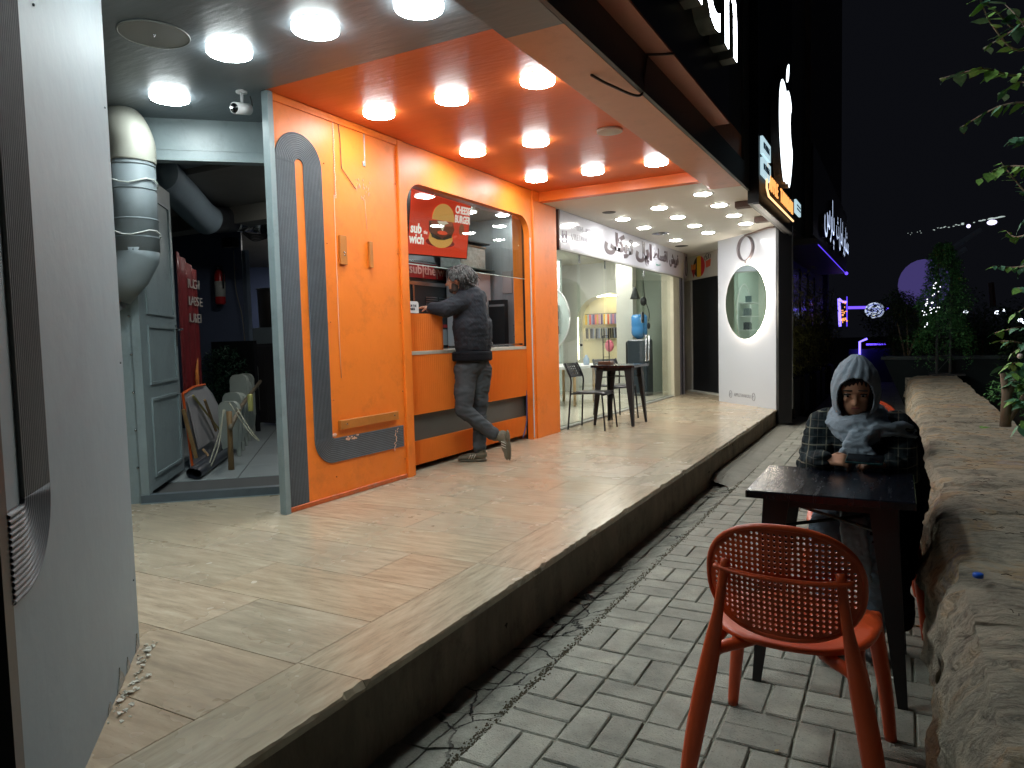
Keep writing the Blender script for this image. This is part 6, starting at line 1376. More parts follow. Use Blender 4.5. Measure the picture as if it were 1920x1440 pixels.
for i in range(34): 
    y=1.8+R_.random()*6; x=R_.uniform(-1.9,-1.2) if i%2 else R_.uniform(-1.2,.05); s=R_.uniform(.002,.0045); z=(ZP+.001 if x<-1.6 else (.003 if x>-1.22 else -.03))
    if -1.6<x<-1.22: continue
    mb.ball((x,y,z+s*.3),(s,s*.7,s*.5),n=6,k=4)
tag(mb.build('small_stones',M('pebble_grey',(140,136,124),.9)),'scattered tiny stones on paving and platform','stones',kind='stuff')
# ================================================================== FURNITURE
och=M('orange_chair_plastic',(198,76,32),.38,var=.04,vscale=5,bump=.05,bscale=80)
def orange_chair(label,grp):
    t=thing('plastic_chair',(0,0,0),label,'chair',grp)
    # faces +y ; origin floor centre ; width .5
    # backrest: perforated curved oval
    cz,rw,rh=.648,.210,.163; cell=.0155
    yb=lambda x,z:-.235-.10*(z-.45)+ .9*x*x
    F=lambda x,z:(x,yb(x,z),z)
    mb=MB(); nx=int(rw/cell)+2; nz2=int(rh/cell)+2
    sup=lambda x,z:(abs(x/rw)**2.35+abs((z)/rh)**2.35)
    def cl(x,z):
        s=sup(x,z)
        if s>1: f=s**(-1/2.35); return x*f,z*f
        return x,z
    th=.0045
    def add2(p,q,hole):
        # p outer 4, hole ring
        pass
    for a in range(-nx,nx+1):
        for b2 in range(-nz2,nz2+1):
            off=(cell/2 if False else 0)
            cx_,cz_=a*cell+off,b2*cell
            co=[(cx_-cell/2,cz_-cell/2),(cx_,cz_-cell/2),(cx_+cell/2,cz_-cell/2),(cx_+cell/2,cz_),(cx_+cell/2,cz_+cell/2),(cx_,cz_+cell/2),(cx_-cell/2,cz_+cell/2),(cx_-cell/2,cz_)]
            if min(sup(*c) for c in co)>=1: continue
            co=[cl(*c) for c in co]
            full=sup(cx_,cz_)>.84
            if full:
                if sup(cx_,cz_)>1.25: pass
                vs=[F(x,cz+z) for x,z in co]
                for dy,rv in ((-th,False),(th,True)):
                    v2=[(x,y+dy,z) for x,y,z in vs]; f=[tuple(range(8))]
                    mb.add(v2,[f[0][::-1]] if rv else f)
            else:
                hr=cell*.285; ho=[(cx_+hr*math.cos(k4),cz_+hr*math.sin(k4)) for k4 in [math.radians(225+45*i) for i in range(8)]]
                o1=[F(x,cz+z) for x,z in co]; i1=[F(x,cz+z) for x,z in ho]
                vs=[(x,y-th,z) for x,y,z in o1]+[(x,y-th,z) for x,y,z in i1]+[(x,y+th,z) for x,y,z in i1]+[(x,y+th,z) for x,y,z in o1]
                fs=[]
                for i in range(8):
                    j=(i+1)%8; fs+=[(i,j,8+j,8+i),(8+i,8+j,16+j,16+i),(16+i,16+j,24+j,24+i)]
                mb.add(vs,fs)
    mb.build('backrest',och,t,world=False)
    rim=[]
    for i in range(57):
        a=i*2*math.pi/56; c,s=math.cos(a),math.sin(a); k5=(abs(c)**2.35+abs(s)**2.35)**(-1/2.35); rim.append(F(rw*c*k5,cz+rh*s*k5))
    MB().tube(rim,[(.010,.008)]*len(rim),8,cap=False).build('back_rim',och,t,True,world=False)
    # rear posts (leg continues up to the back)
    for s in (-1,1):
        pts=bez([(s*.265,-.30,0),(s*.235,-.27,.2),(s*.195,-.252,.42),(s*.170,-.262,.56),(s*.152,-.259,.70)],6)
        rr=[(.009+.004*math.sin(min(1,i/len(pts)*1.5)*math.pi)-.004*(i/len(pts))**3,.020+.010*math.sin(min(1,i/len(pts)*1.5)*math.pi)-.009*(i/len(pts))**2) for i in range(len(pts))]
        MB().tube(pts,rr,8).build('leg',och,t,True,world=False)
        pts=bez([(s*.255,.255,0),(s*.235,.235,.2),(s*.20,.205,.435)],6)
        MB().tube(pts,[(.016+.008*i/len(pts),.018+.010*i/len(pts)) for i in range(len(pts))],8).build('leg',och,t,True,world=False)
        MB().tube(bez([(s*.215,-.245,.40),(s*.19,-.1,.425),(s*.19,.1,.43),(s*.20,.2,.42)],6),[(.012,.018)]*19,8).build('side_rail',och,t,True,world=False)
    MB().tube(bez([(-.185,-.250,.675),(-.08,-.272,.665),(.08,-.272,.665),(.185,-.250,.675)],6),[(.013,.007)]*19,8).build('cross_bar',och,t,True,world=False)
    [MB().tube(bez([(sg*.222,-.248,.34),(sg*.19,-.235,.41),(sg*.12,-.20,.435),(sg*.06,-.12,.438)],6),[(.012,.018)]*19,8).build('seat_bracket',och,t,True,world=False) for sg in (-1,1)]
    # seat : rounded dish
    vs=[];fs=[];N1,N2=10,40; mb=MB(); vs.append((0,0,.455))
    for i in range(1,N1+1):
        for j in range(N2):
            a=2*math.pi*j/N2; c,s=math.cos(a),math.sin(a); k5=(abs(c)**2.8+abs(s)**2.8)**(-1/2.8); f=i/N1
            x=.235*c*k5*f*(1.0+.06*s); y=.232*s*k5*f-.0; z=.455+.012*f**2+.006*math.cos(2*a)*f - (.012 if (s>0 and f>.85) else 0)
            vs.append((x,y,z))
    fs=[(0,1+j,1+(j+1)%N2) for j in range(N2)]+[(1+(i-1)*N2+j,1+i*N2+j,1+i*N2+(j+1)%N2,1+(i-1)*N2+(j+1)%N2) for i in range(1,N1) for j in range(N2)]
    mb.add(vs,fs); o=mb.build('seat',och,t,True,world=False); md=o.modifiers.new('s','SOLIDIFY'); md.thickness=.014; md.offset=-1
    return t
ch1=orange_chair('orange plastic chair with perforated oval back in the near foreground','orange perforated plastic chairs')
ch1.location=(-.275,2.315,0); ch1.rotation_euler=(0,0,math.radians(-2))
dup(ch1,(-.15,3.72,0),math.pi+.05,'orange plastic chair the seated woman is sitting on')
dup(ch1,(-.21,5.80,0),math.pi,'orange plastic chair showing only its back rim behind the woman')
def black_table(label,s=1.0):
    t=thing('cafe_table',(0,0,0),label,'table','square black metal cafe tables'); h=.752
    MB().box(-.285*s,.285*s,-.285*s,.285*s,h-.028,h,b=.004).build('tabletop',black_top,t,world=False)
    MB().box(-.2,.2,-.2,.2,h-.07,h-.0285).build('apron',black_metal,t,world=False)
    for sx in (-1,1):
        for sy in (-1,1):
            # tapered folded sheet leg: wide at top
            mb=MB(); top=(.185*sx,.185*sy,h-.05); bot=(.262*sx,.262*sy,0)
            a0,b0=.085,.022
            def corner(c,w_,th_):
                x,y,z=c; return [(x,y,z),(x-sx*w_,y,z),(x-sx*w_,y-sy*th_,z),(x-sx*th_,y-sy*th_,z),(x-sx*th_,y-sy*w_,z),(x,y-sy*w_,z)]
            v=corner((.228*sx,.228*sy,h-.03),.095,.006)+corner((.265*sx,.265*sy,0),.032,.006)
            f=[(i,(i+1)%6,6+(i+1)%6,6+i) for i in range(6)]+[(0,1,2,3,4,5),(11,10,9,8,7,6)]
            mb.add(v,f).build('leg',black_metal,t,world=False)
    mb=MB(); mb.tube([(-.225,-.225,.6),(.225,.225,.6)],.007,6); mb.build('cross_brace',black_metal,t,world=False)
    mb=MB(); mb.tube([(.225,-.225,.61),(-.225,.225,.61)],.007,6); mb.build('cross_brace',black_metal,t,world=False)
    return t
tb1=black_table('black metal cafe table in front of the seated woman'); tb1.location=(-.225,3.055,0)
dup(tb1,(-.235,5.26,0),0,'black cafe table mostly hidden behind the woman beside the wall')
dup(tb1,(-3.10,8.55,ZP),0,'black cafe table standing on the platform before the glass shop')
# napkin rack on that table
t=thing('napkin_rack',(-3.27,8.52,ZP+.752),'wooden tray with black wire rack on the platform table','table caddy')
MB().box(-3.36,-3.19,8.46,8.58,ZP+.753,ZP+.795,b=.003).build('tray',M('brown_tray',(96,62,44),.5),t)
mb=MB()
for x in (-3.31,-3.23): mb.tube([(x,8.52,ZP+.795),(x,8.52,ZP+1.12)],.006,6)
for z in (.85,1.04,1.12): mb.tube([(-3.31,8.52,ZP+z),(-3.23,8.52,ZP+z)],.004,6)
mb.build('wire_frame',black_p,t)
# black tube chairs
def tube_chair(label):
    t=thing('metal_chair',(0,0,0),label,'chair','black tubular metal chairs at the platform table') # faces +x
    for s in (-1,1):
        y=s*.19
        MB().tube(bez([(-.23,s*.215,0),(-.20,y,.44),(-.195,y,.62),(-.27,y*.95,.80)],5),.011,8).build('leg',black_metal,t,True,world=False)
        MB().tube(bez([(.24,s*.205,0),(.205,y,.40),(.19,y,.435),(.12,y,.445)],5),.011,8).build('leg',black_metal,t,True,world=False)
        MB().tube([(.13,y,.444),(-.2,y,.43)],.010,8).build('side_rail',black_metal,t,True,world=False)
    mb=MB(); n=8; vs=[]
    for i in range(n+1):
        f=i/n; x=-.17+.38*f; z=.452-.0*f+(-.035*max(0,(f-.8)/.2)**2)
        vs+=[(x,-.185,z),(x,.185,z)]
    mb.add(vs,[(2*i,2*i+2,2*i+3,2*i+1) for i in range(n)]); o=mb.build('seat',M('seat_black',(34,34,38),.35),t,True,world=False); md=o.modifiers.new('s','SOLIDIFY'); md.thickness=.008
    # perforated back
    mb=MB(); rows,cols_=6,9
    def Fb(u,v): return (-.20-.085*v-.03*(1-(2*u-1)**2), -.19+.38*u, .625+.17*v)
    for a in range(cols_):
        for b2 in range(rows):
            u0,u1=a/cols_,(a+1)/cols_; v0,v1=b2/rows,(b2+1)/rows
            if a in (0,cols_-1) or b2 in (0,rows-1):
                p=[Fb(u0,v0),Fb(u1,v0),Fb(u1,v1),Fb(u0,v1)]; mb.add(p,[(0,1,2,3)])
            else:
                du,dv=(u1-u0)*.26,(v1-v0)*.26
                o_=[(u0,v0),(u1,v0),(u1,v1),(u0,v1)]; i_=[(u0+du,v0+dv),(u1-du,v0+dv),(u1-du,v1-dv),(u0+du,v1-dv)]
                mb.add([Fb(*q) for q in o_+i_],[(i,(i+1)%4,4+(i+1)%4,4+i) for i in range(4)])
    o=mb.build('backrest',black_metal,t,world=False); md=o.modifiers.new('s','SOLIDIFY'); md.thickness=.006
    return t
c1=tube_chair('black metal chair with pierced back at the left of the platform table'); c1.location=(-3.27,8.02,ZP); c1.rotation_euler=(0,0,0)
dup(c1,(-3.40,9.18,ZP),math.radians(-38),'black metal chair with pierced back behind the platform table')
#PEOPLE
# ================================================================== PEOPLE
def fabric(name,c,rough=.85,var=.12,bs=120,b=.25): return M(name,c,rough,var=var,vscale=7,bump=b,bscale=bs,spec=.2)
skin=M('skin',(176,124,98),.5,var=.06,vscale=12,spec=.35)
def hand(mb,w_,d,nrm,curl,s=1.0,spread=.5,thumb=1):
    """w_: wrist, d: hand direction, nrm: back-of-hand normal; curl radians per joint"""
    w_=Vector(w_); d=Vector(d).normalized(); nrm=Vector(nrm); nrm=(nrm-d*nrm.dot(d)).normalized(); sd=d.cross(nrm)*thumb
    # palm
    for k4 in (-1,0,1): mb.cap(w_+sd*.010*k4*s,w_+d*.075*s+sd*.026*k4*s,.017*s,.014*s,8)
    for k4,L in zip((-1.5,-.5,.5,1.5),(.062,.075,.080,.070)):
        p=w_+d*.082*s+sd*(.021*k4)*s; dd=(d+sd*.05*k4*spread).normalized(); a=0
        for j,f in enumerate((.45,.32,.23)):
            a+=curl; v=(dd*math.cos(a)-nrm*math.sin(a)).normalized(); q=p+v*L*f*s*1.05; mb.cap(p,q,(.0095-.0012*j)*s,(.0085-.0012*j)*s,8); p=q
    p=w_+d*.025*s+sd*.024*s; v=(d*.6+sd*.75-nrm*.25).normalized(); q=p+v*.038*s; mb.cap(p,q,.013*s,.0105*s,8); v2=(d*.85+sd*.1-nrm*.5).normalized(); r_=q+v2*.03*s; mb.cap(q,r_,.0105*s,.0095*s,8); mb.cap(r_,r_+(v2-nrm*.3).normalized()*.022*s,.0095*s,.008*s,8)
def headmesh(mb,c,fwd,up,s=1.0):
    """adds skull, jaw, nose, brow, lips, ears"""
    c=Vector(c); f=Vector(fwd).normalized(); u=Vector(up); u=(u-f*u.dot(f)).normalized(); r=f.cross(u)
    R=Matrix((r,f,u)).transposed()
    L=lambda x,y,z: c+R@Vector((x*s,y*s,z*s))
    mb.ball(L(0,-.012,.025),(.074*s,.094*s,.088*s),n=18,k=14,rot=R)
    mb.ball(L(0,.022,-.045),(.056*s,.062*s,.070*s),n=16,k=12,rot=R)
    mb.ball(L(0,.048,-.088),(.026*s,.024*s,.02*s),n=12,k=8,rot=R)
    mb.ball(L(0,.070,.028),(.045*s,.014*s,.010*s),n=12,k=8,rot=R)
    mb.cap(L(0,.076,.015),L(0,.100,-.022),.008*s,.0125*s,8); mb.ball(L(.011,.088,-.026),.0085*s,n=8,k=6); mb.ball(L(-.011,.088,-.026),.0085*s,n=8,k=6)
    mb.cap(L(-.018,.076,-.052),L(.018,.076,-.052),.0065*s,.0065*s,8); mb.cap(L(-.014,.074,-.062),L(.014,.074,-.062),.0075*s,.0075*s,8)
    for sx in (-1,1):
        mb.ball(L(.033*sx,.064,-.012),(.019*s,.014*s,.016*s),n=10,k=8,rot=R)
        mb.ball(L(.076*sx,-.008,-.005),(.009*s,.018*s,.030*s),n=10,k=8,rot=R)
    return L,R
def eyes(parent,L,R,s=1.0):
    for sx in (-1,1):
        m_=MB(); m_.ball(L(.031*sx,.0665,.008),(.013*s,.010*s,.0095*s),n=12,k=8,rot=R); m_.build('eye',M('eye_white',(200,196,190),.2),parent,True)
        m_=MB(); m_.ball(L(.031*sx,.0755,.006),(.0055*s,.003*s,.0055*s),n=10,k=6,rot=R); m_.build('iris',M('iris_dark',(30,20,14),.15),parent,True)
        m_=MB(); m_.cap(L(.031*sx-.015,.0755,.015),L(.031*sx+.015,.0755,.0155),.0028*s,.0028*s,6); m_.cap(L(.031*sx-.016,.079,.034),L(.031*sx+.016,.079,.035),.004*s,.003*s,6); m_.build('brow',M('brow_dark',(26,20,18),.8),parent,True)
def fold(a1,f1,a2,f2,seed):
    return lambda c,n: a1*noise.noise(Vector((c.x*f1+seed,c.y*f1,c.z*f1*1.6)))+a2*(1-2*abs(noise.noise(Vector((c.x*f2,c.y*f2+seed,c.z*f2*2.2)))))-a2*.5
# ---- man leaning on the counter
man=thing('person',(-3.3,5.5,ZP),'man in black quilted jacket and grey trousers leaning on the orange counter','person')
hl,hr=Vector((-3.436,5.440,1.078)),Vector((-3.374,5.580,1.071)); kl=Vector((-3.426,5.360,0.728)); kr=Vector((-3.392,5.580,0.707)); al=Vector((-3.194,5.500,0.478)); ar=Vector((-3.356,5.500,0.339))
pel=Vector((-3.415,5.520,1.143)); ch=Vector((-3.403,5.500,1.472)); sh=Vector((-3.399,5.470,1.721)); shl=Vector((-3.398,5.360,1.694)); shr=Vector((-3.400,5.630,1.727))
neck=Vector((-3.423,5.440,1.793)); hc=Vector((-3.473,5.400,1.879))
elb=Vector((-3.502,5.240,1.624)); wr=Vector((-3.610,5.200,1.637))
elr=Vector((-3.575,5.750,1.665))+Vector((-.12,.0,0)); wrr=elr+Vector((-.18,-.22,0))
# body: one continuous skin figure
mb=MB(); fw=Vector((-.93,-.36,-.05)); L_,Rm=headmesh(mb,hc,fw,(-.12,-.05,1),1.02)
mb.cap(hc+Vector((.03,.02,-.05)),neck+Vector((0,0,-.05)),.055,.06,14); mb.cap(neck,ch,.08,.13,14); mb.cap(ch,pel,.13,.13,14)
for a,b2,c3 in ((hl,kl,al),(hr,kr,ar)): mb.cap(a,b2,.07,.05,12); mb.cap(b2,c3,.045,.035,12)
for a,b2,c3 in ((shl,elb,wr),(shr,elr,wrr)): mb.cap(neck,a,.05,.05,10); mb.cap(a,b2,.042,.035,10); mb.cap(b2,c3,.034,.025,10)
hand(mb,wr+Vector((-.01,.04,-.03)),Vector((-.7,.7,-.1)),(0,0,1),.45); hand(mb,wrr,(wrr-elr),(0,0,1),.3,thumb=-1)
body=remesh(mb,'body',skin,man,.0065,3); eyes(body,L_,Rm)
# hair: thick wavy grey-black, collar length
mb=MB(); f=fw.normalized()
hairb=lambda x,y,z: L_(x,y,z)
mb.ball(L_(0,-.035,.052),(.105,.115,.090),n=18,k=14,rot=Rm); mb.ball(L_(0,-.085,-.005),(.095,.07,.095),n=16,k=12,rot=Rm); mb.ball(L_(0,.05,.088),(.06,.04,.032),n=14,k=10,rot=Rm); mb.ball(L_(.045,-.07,-.055),(.045,.045,.05),n=12,k=10,rot=Rm); mb.ball(L_(-.045,-.07,-.055),(.045,.045,.05),n=12,k=10,rot=Rm)
for sx in (-1,1): mb.ball(L_(.078*sx,-.03,.035),(.02,.05,.045),n=12,k=8,rot=Rm)
def hairfn(c,n):
    q=Rm.transposed()@(Vector(c)-hc)
    return .006*math.sin(q.z*120+10*noise.noise(q*11)+q.y*40)+.007*noise.noise(q*26)+.003*noise.noise(q*90)
remesh(mb,'hair',M('grey_black_hair',(40,39,40),.55,var=.55,vscale=38,stretch=(1,1,.4),bump=.8,bscale=90),man,.005,2,hairfn)
mb=MB(); rr_=random.Random(5)
for i in range(420):
    a_=rr_.uniform(0,6.283); el=rr_.uniform(-.2,1.45); p=Vector((math.cos(a_)*math.cos(el)*.104,math.sin(a_)*math.cos(el)*.112-.035,math.sin(el)*.088+.045))
    if p.y>.045 and p.z<.075: continue
    d=Vector((p.x*3,-.10+p.y*-.2,-.11-abs(p.x))).normalized(); pts=[]
    q=p.copy(); L=rr_.uniform(.05,.10)
    for k4 in range(6):
        n_=Vector(((q.x/.106)**1,((q.y+.035)/.114),((q.z-.045)/.09))); 
        if n_.length<1.0: q=Vector((n_.normalized().x*.108,n_.normalized().y*.116-.035,n_.normalized().z*.092+.045)) if k4<4 else q
        pts.append(L_(*q)); q=q+d*L/5+Vector((rr_.gauss(0,.004),rr_.gauss(0,.004),rr_.gauss(0,.003)))+Vector((math.sin(k4*1.6+i)*.004,0,0)); d=(d+Vector((0,-.05,-.35))).normalized()
    mb.tube(pts,[.0035,.0045,.004,.0035,.0025,.001],5)
mb.build('hair_locks',M('grey_lock',(74,73,72),.5,var=.6,vscale=30),man,True)
mb=MB(); mb.ball(L_(0,.05,-.075),(.046,.034,.032),n=14,k=10,rot=Rm); mb.ball(L_(-.045,.02,-.05),(.014,.035,.05),n=12,k=8,rot=Rm); mb.ball(L_(.045,.02,-.05),(.014,.035,.05),n=12,k=8,rot=Rm)
remesh(mb,'beard',M('stubble',(64,52,46),.8,var=.4,vscale=90),man,.006,3)
# jacket
jm=fabric('quilted_black',(36,38,44),.55,.25,60,.5)
def quilt_mat():
    k=NT('quilted_jacket'); b=k.b; b.inputs['Base Color'].default_value=lin((36,39,46)); b.inputs['Roughness'].default_value=.78; b.inputs['Specular IOR Level'].default_value=.3
    geo=k.n('ShaderNodeNewGeometry'); sx_=k.n('ShaderNodeSeparateXYZ'); k.l(geo.outputs['Position'],sx_.inputs[0])
    def m(op,a,b_=None):
        n=k.n('ShaderNodeMath',_operation=op)
        for i,v in enumerate((a,b_)):
            if v is None: continue
            if isinstance(v,(int,float)): n.inputs[i].default_value=v
            else: k.l(v,n.inputs[i])
        return n.outputs[0]
    xy=m('ADD',sx_.outputs[0],sx_.outputs[1]); z=m('MULTIPLY',sx_.outputs[2],1.1)
    a=m('ABSOLUTE',m('SINE',m('MULTIPLY',m('ADD',xy,z),44))); c=m('ABSOLUTE',m('SINE',m('MULTIPLY',m('SUBTRACT',xy,z),44)))
    h=m('POWER',m('MINIMUM',a,c),.4); nz=k.n('ShaderNodeTexNoise',Scale=22.0,Detail=4.0); k.l(geo.outputs['Position'],nz.inputs['Vector'])
    hh=m('ADD',h,m('MULTIPLY',nz.outputs[0],1.2))
    bp=k.n('ShaderNodeBump',Strength=.3,Distance=.008); k.l(hh,bp.inputs['Height']); k.l(bp.outputs[0],b.inputs['Normal']); return k.m
mb=MB()
mb.cap(pel+Vector((0,0,.16)),ch,.160,.172,20); mb.cap(ch,sh+Vector((0,0,-.02)),.170,.145,20); mb.cap(pel+Vector((0,0,.15))+Vector((.03,.05,0)),ch+Vector((.03,.06,0)),.13,.14,16); mb.cap(pel+Vector((0,-.05,.15)),ch+Vector((0,-.06,0)),.13,.14,16)
mb.cap(shl,shr,.085,.085,16); mb.cap(shl,elb,.092,.076,14); mb.cap(elb,wr,.074,.055,14); mb.cap(shr,elr,.085,.06,14); mb.cap(elr,wrr,.06,.042,14)
mb.cap(neck+Vector((.03,0,-.03)),neck+Vector((-.005,0,.0)),.085,.078,16)
def jf(c,n):
    v=fold(.007,6,.005,12,3)(c,n)
    return v
remesh(mb,'jacket',quilt_mat(),man,.009,3,jf)
hem=[ (pel+Vector((.155*math.cos(a),.185*math.sin(a),0))) for a in [i*math.pi/14 for i in range(29)]]
mb=MB(); mb.tube([p+Vector((0,0,.035)) for p in hem],.022,8,cap=False); mb.tube([p+Vector((0,0,.06)) for p in hem],.022,8,cap=False); mb.tube([p+Vector((0,0,.085)) for p in hem],.022,8,cap=False)
remesh(mb,'jacket_hem',fabric('ribbed_black',(16,17,22),.9),man,.009,2)
# trousers
mb=MB(); mb.cap(pel+Vector((0,0,.06)),pel,.135,.14,16); mb.cap(pel+Vector((0,-.04,-.02)),hl,.125,.112,16); mb.cap(pel+Vector((0,.05,-.02)),hr,.125,.112,16)
mb.cap(hl,kl,.108,.078,16); mb.cap(kl,al+Vector((-.01,0,.02)),.078,.056,16); mb.cap(hr,kr,.108,.074,16); mb.cap(kr,ar+Vector((0,0,.03)),.072,.058,16)
mb.ball(al+Vector((-.02,0,.03)),.064,n=12,k=8); mb.ball(ar+Vector((0,0,.04)),.066,n=12,k=8)
remesh(mb,'trousers',fabric('grey_trousers',(66,69,72),.9,.06,200,.12),man,.008,4,fold(.010,6,.006,12,9))
# shoes
shm=M('olive_sneaker',(98,92,76),.7,var=.15,vscale=14,bump=.3,bscale=90); som=M('sneaker_sole',(88,80,64),.6)
def shoe(parent,ankle,toe,upn,stripes=True,heelup=0):
    a=Vector(ankle); t_=Vector(toe); d=(t_-a); Lh_=d.length; d.normalize(); u=Vector(upn); u=(u-d*u.dot(d)).normalized(); r=d.cross(u)
    R=Matrix((r,d,u)).transposed(); F=lambda x,y,z: a+R@Vector((x,y,z))
    root=bpy.data.objects.new('shoe',None)
    m_=MB(); m_.ball(F(0,-.01,-.035),(.040,.062,.052),n=14,k=10,rot=R); m_.ball(F(0,.07,-.055),(.042,.075,.036),n=14,k=10,rot=R); m_.ball(F(0,.14,-.066),(.044,.062,.027),n=14,k=10,rot=R); m_.cap(F(0,-.02,.0),F(0,-.015,.035),.042,.040,14)
    sh_=remesh(m_,'shoe',shm,parent,.006,3)
    m_=MB(); m_.ball(F(0,.0,-.085),(.043,.075,.018),n=16,k=6,rot=R); m_.ball(F(0,.10,-.088),(.047,.11,.016),n=16,k=6,rot=R); remesh(m_,'sole',som,sh_,.006,2)
    if stripes:
        for sx in (-1,1):
            for i in range(3): MB().tube([F(.041*sx,.03+.022*i,-.03),F(.046*sx,.05+.022*i,-.072)],.0035,5).build('stripe',M('stripe_pale',(190,186,172),.5),sh_,True)
    m_=MB(); 
    for i in range(4): m_.tube([F(-.022,.04+.02*i,-.018-.008*i),F(.022,.045+.02*i,-.018-.008*i)],.0035,5)
    m_.build('lace',M('lace_dark',(50,46,40),.8),sh_,True)
    return sh_
# bent leg foot: toe on the floor, heel up
toeL=Vector((Vector((-3.140,5.500,0.248)).x,5.5,ZP+.035)); hlL=Vector((-3.129,5.520,0.459))
shoe(man,hlL+Vector((-.03,-.0,.0)),toeL+Vector((0,0,0)),Vector((-1,-.2,.35)))
shoe(man,Vector((ar.x,ar.y,ZP+.10)),Vector((ar.x-.2,ar.y-.08,ZP+.10)),(0,0,1))
# ---- seated woman
wo=thing('person',(-.16,3.6,0),'woman in grey headscarf and dark plaid jacket seated looking at a phone','person')
hc=Vector((-.165,3.475,1.085)); fw=Vector((.03,-.93,-.36)); 
mb=MB(); L_,Rm=headmesh(mb,hc,fw,(0,-.2,1),.96)
V=Vector
neck=V((-.162,3.56,.97)); chs=V((-.16,3.60,.80)); hip=V((-.16,3.68,.53))
sL,eL,wL=V((-.305,3.575,.91)),V((-.338,3.46,.745)),V((-.272,3.315,.790))
sR,eR,wR=V((-.01,3.575,.91)),V((.02,3.47,.73)),V((-.035,3.36,.785))
mb.cap(hc+V((0,.03,-.06)),neck,.048,.052,14); mb.cap(neck,chs,.07,.11,14); mb.cap(chs,hip,.11,.12,14)
kn=[V((-.26,3.23,.515)),V((-.07,3.22,.515))]; an=[V((-.25,3.20,.10)),V((-.08,3.26,.10))]
for hx,k_,a_ in ((-.24,kn[0],an[0]),(-.09,kn[1],an[1])): mb.cap(V((hx,3.66,.53)),k_,.075,.052,12); mb.cap(k_,a_,.05,.034,12)
for a,b2,c3 in ((sL,eL,wL),(sR,eR,wR)): mb.cap(neck,a,.04,.045,10); mb.cap(a,b2,.04,.032,10); mb.cap(b2,c3,.032,.023,10)
hand(mb,wL,V((.9,-.15,.12)),V((-.1,-.6,.75)),.85,.86,thumb=-1); hand(mb,wR,V((-.95,-.25,.05)),V((.1,-.5,.8)),.55,.86,thumb=1)
body=remesh(mb,'body',M('skin_warm',(186,136,108),.5,var=.05,vscale=12,spec=.3),wo,.0055,3); eyes(body,L_,Rm,.96)
mb=MB(); mb.cap(L_(-.014,.0815,-.052),L_(.014,.0815,-.052),.004,.004,6); mb.build('lips',M('lip',(150,84,78),.4),wo,True)
mb=MB(); mb.ball(L_(0,-.016,.040),(.073,.088,.080),n=18,k=12,rot=Rm); mb.ball(L_(.066,.0,.0),(.014,.05,.06),n=12,k=8,rot=Rm); mb.ball(L_(-.066,.0,.0),(.014,.05,.06),n=12,k=8,rot=Rm); mb.ball(L_(.015,.052,.066),(.045,.020,.018),n=12,k=8,rot=Rm)
remesh(mb,'hair',M('black_hair',(14,12,12),.4,var=.4,vscale=60),wo,.006,2,lambda c,n:.002*math.sin(c.x*400))
# hood of the scarf: open shell
scm=fabric('grey_scarf',(138,150,161),.9,.08,200,.2)
def hoodpt(th,ph): # th from top 0..pi, ph around
    x=math.sin(th)*math.sin(ph); y=math.sin(th)*math.cos(ph); z=math.cos(th)
    r=V((.097,.124,.134)); peak=max(0,z)**6*.014
    p=V((x*r.x,-y*r.y-.0,z*r.z+peak)); rip=.004*math.sin(ph*14+z*9)*math.sin(th)+.006*noise.noise(V((x*4,y*4,z*5)))
    p*=1+rip*4; return L_(0,-.02,.0)+V((p.x,-p.y*1.0,p.z))
mb=MB(); vs=[];idx={};NT_,NP_=64,150
for i in range(NT_+1):
    for j in range(NP_):
        th=.02+(2.35)*i/NT_; ph=2*math.pi*j/NP_; p=hoodpt(th,ph)
        # drape lower part outwards
        if th>1.75: e=(th-1.75); p.x+=(p.x-hc.x)*e*.15; p.z-=e*.02
        vs.append(p)
fs=[]
for i in range(NT_):
    for j in range(NP_):
        a,b2,c3,d3=i*NP_+j,i*NP_+(j+1)%NP_,(i+1)*NP_+(j+1)%NP_,(i+1)*NP_+j
        cen=(vs[a]+vs[b2]+vs[c3]+vs[d3])/4; q=cen-L_(0,0,-.012); dd=Rm.transposed()@q
        if dd.y>0 and (abs(dd.x)/.072)**2.2+(abs(dd.z)/.100)**2.2<1: continue
        fs.append((a,b2,c3,d3))
mb.add(vs,fs); o=mb.build('headscarf',scm,wo,True); md=o.modifiers.new('s','SOLIDIFY'); md.thickness=.007; md.offset=0; md=o.modifiers.new('b','SUBSURF'); md.levels=0; md.render_levels=0
# neck wrap and tails
mb=MB()
def ring(cx,cy,cz,rx,ry,tilt,r,n=30,ph0=0): return [V((cx+rx*math.sin(a),cy+ry*math.cos(a),cz-tilt*math.cos(a+math.pi)+.012*math.sin(2*a+ph0))) for a in [i*2*math.pi/n for i in range(n+1)]]
for (z,rx,ry,t_,r) in ((.988,.092,.088,.030,.020),(.968,.105,.098,.042,.022),(.948,.114,.106,.052,.022),(.928,.104,.110,.060,.020),(.962,.080,.100,.062,.020)): mb.tube(ring(-.16,3.53,z,rx,ry,t_,r,ph0=z*60),r,10,cap=False)
for k4 in range(5):
    x0=-.185+.018*k4; mb.tube(bez([(x0+.03,3.42,.925),(x0+.0-.004*k4,3.385,.87),(x0-.03+.014*k4,3.375,.80),(x0-.045+.026*k4,3.38,.73)],6),[.017]*7+[.019]*6+[.018]*6,8)
mb.tube(bez([(-.10,3.43,.93),(-.02,3.46,.93),(.02,3.52,.93),(.05,3.57,.90)],6),[(.03,.018)]*19,8); mb.tube(bez([(-.07,3.44,.90),(.0,3.48,.90),(.06,3.54,.88)],6),[(.028,.016)]*13,8)
remesh(mb,'scarf_wrap',scm,wo,.006,2,fold(.003,14,.005,26,2))
mb=MB()
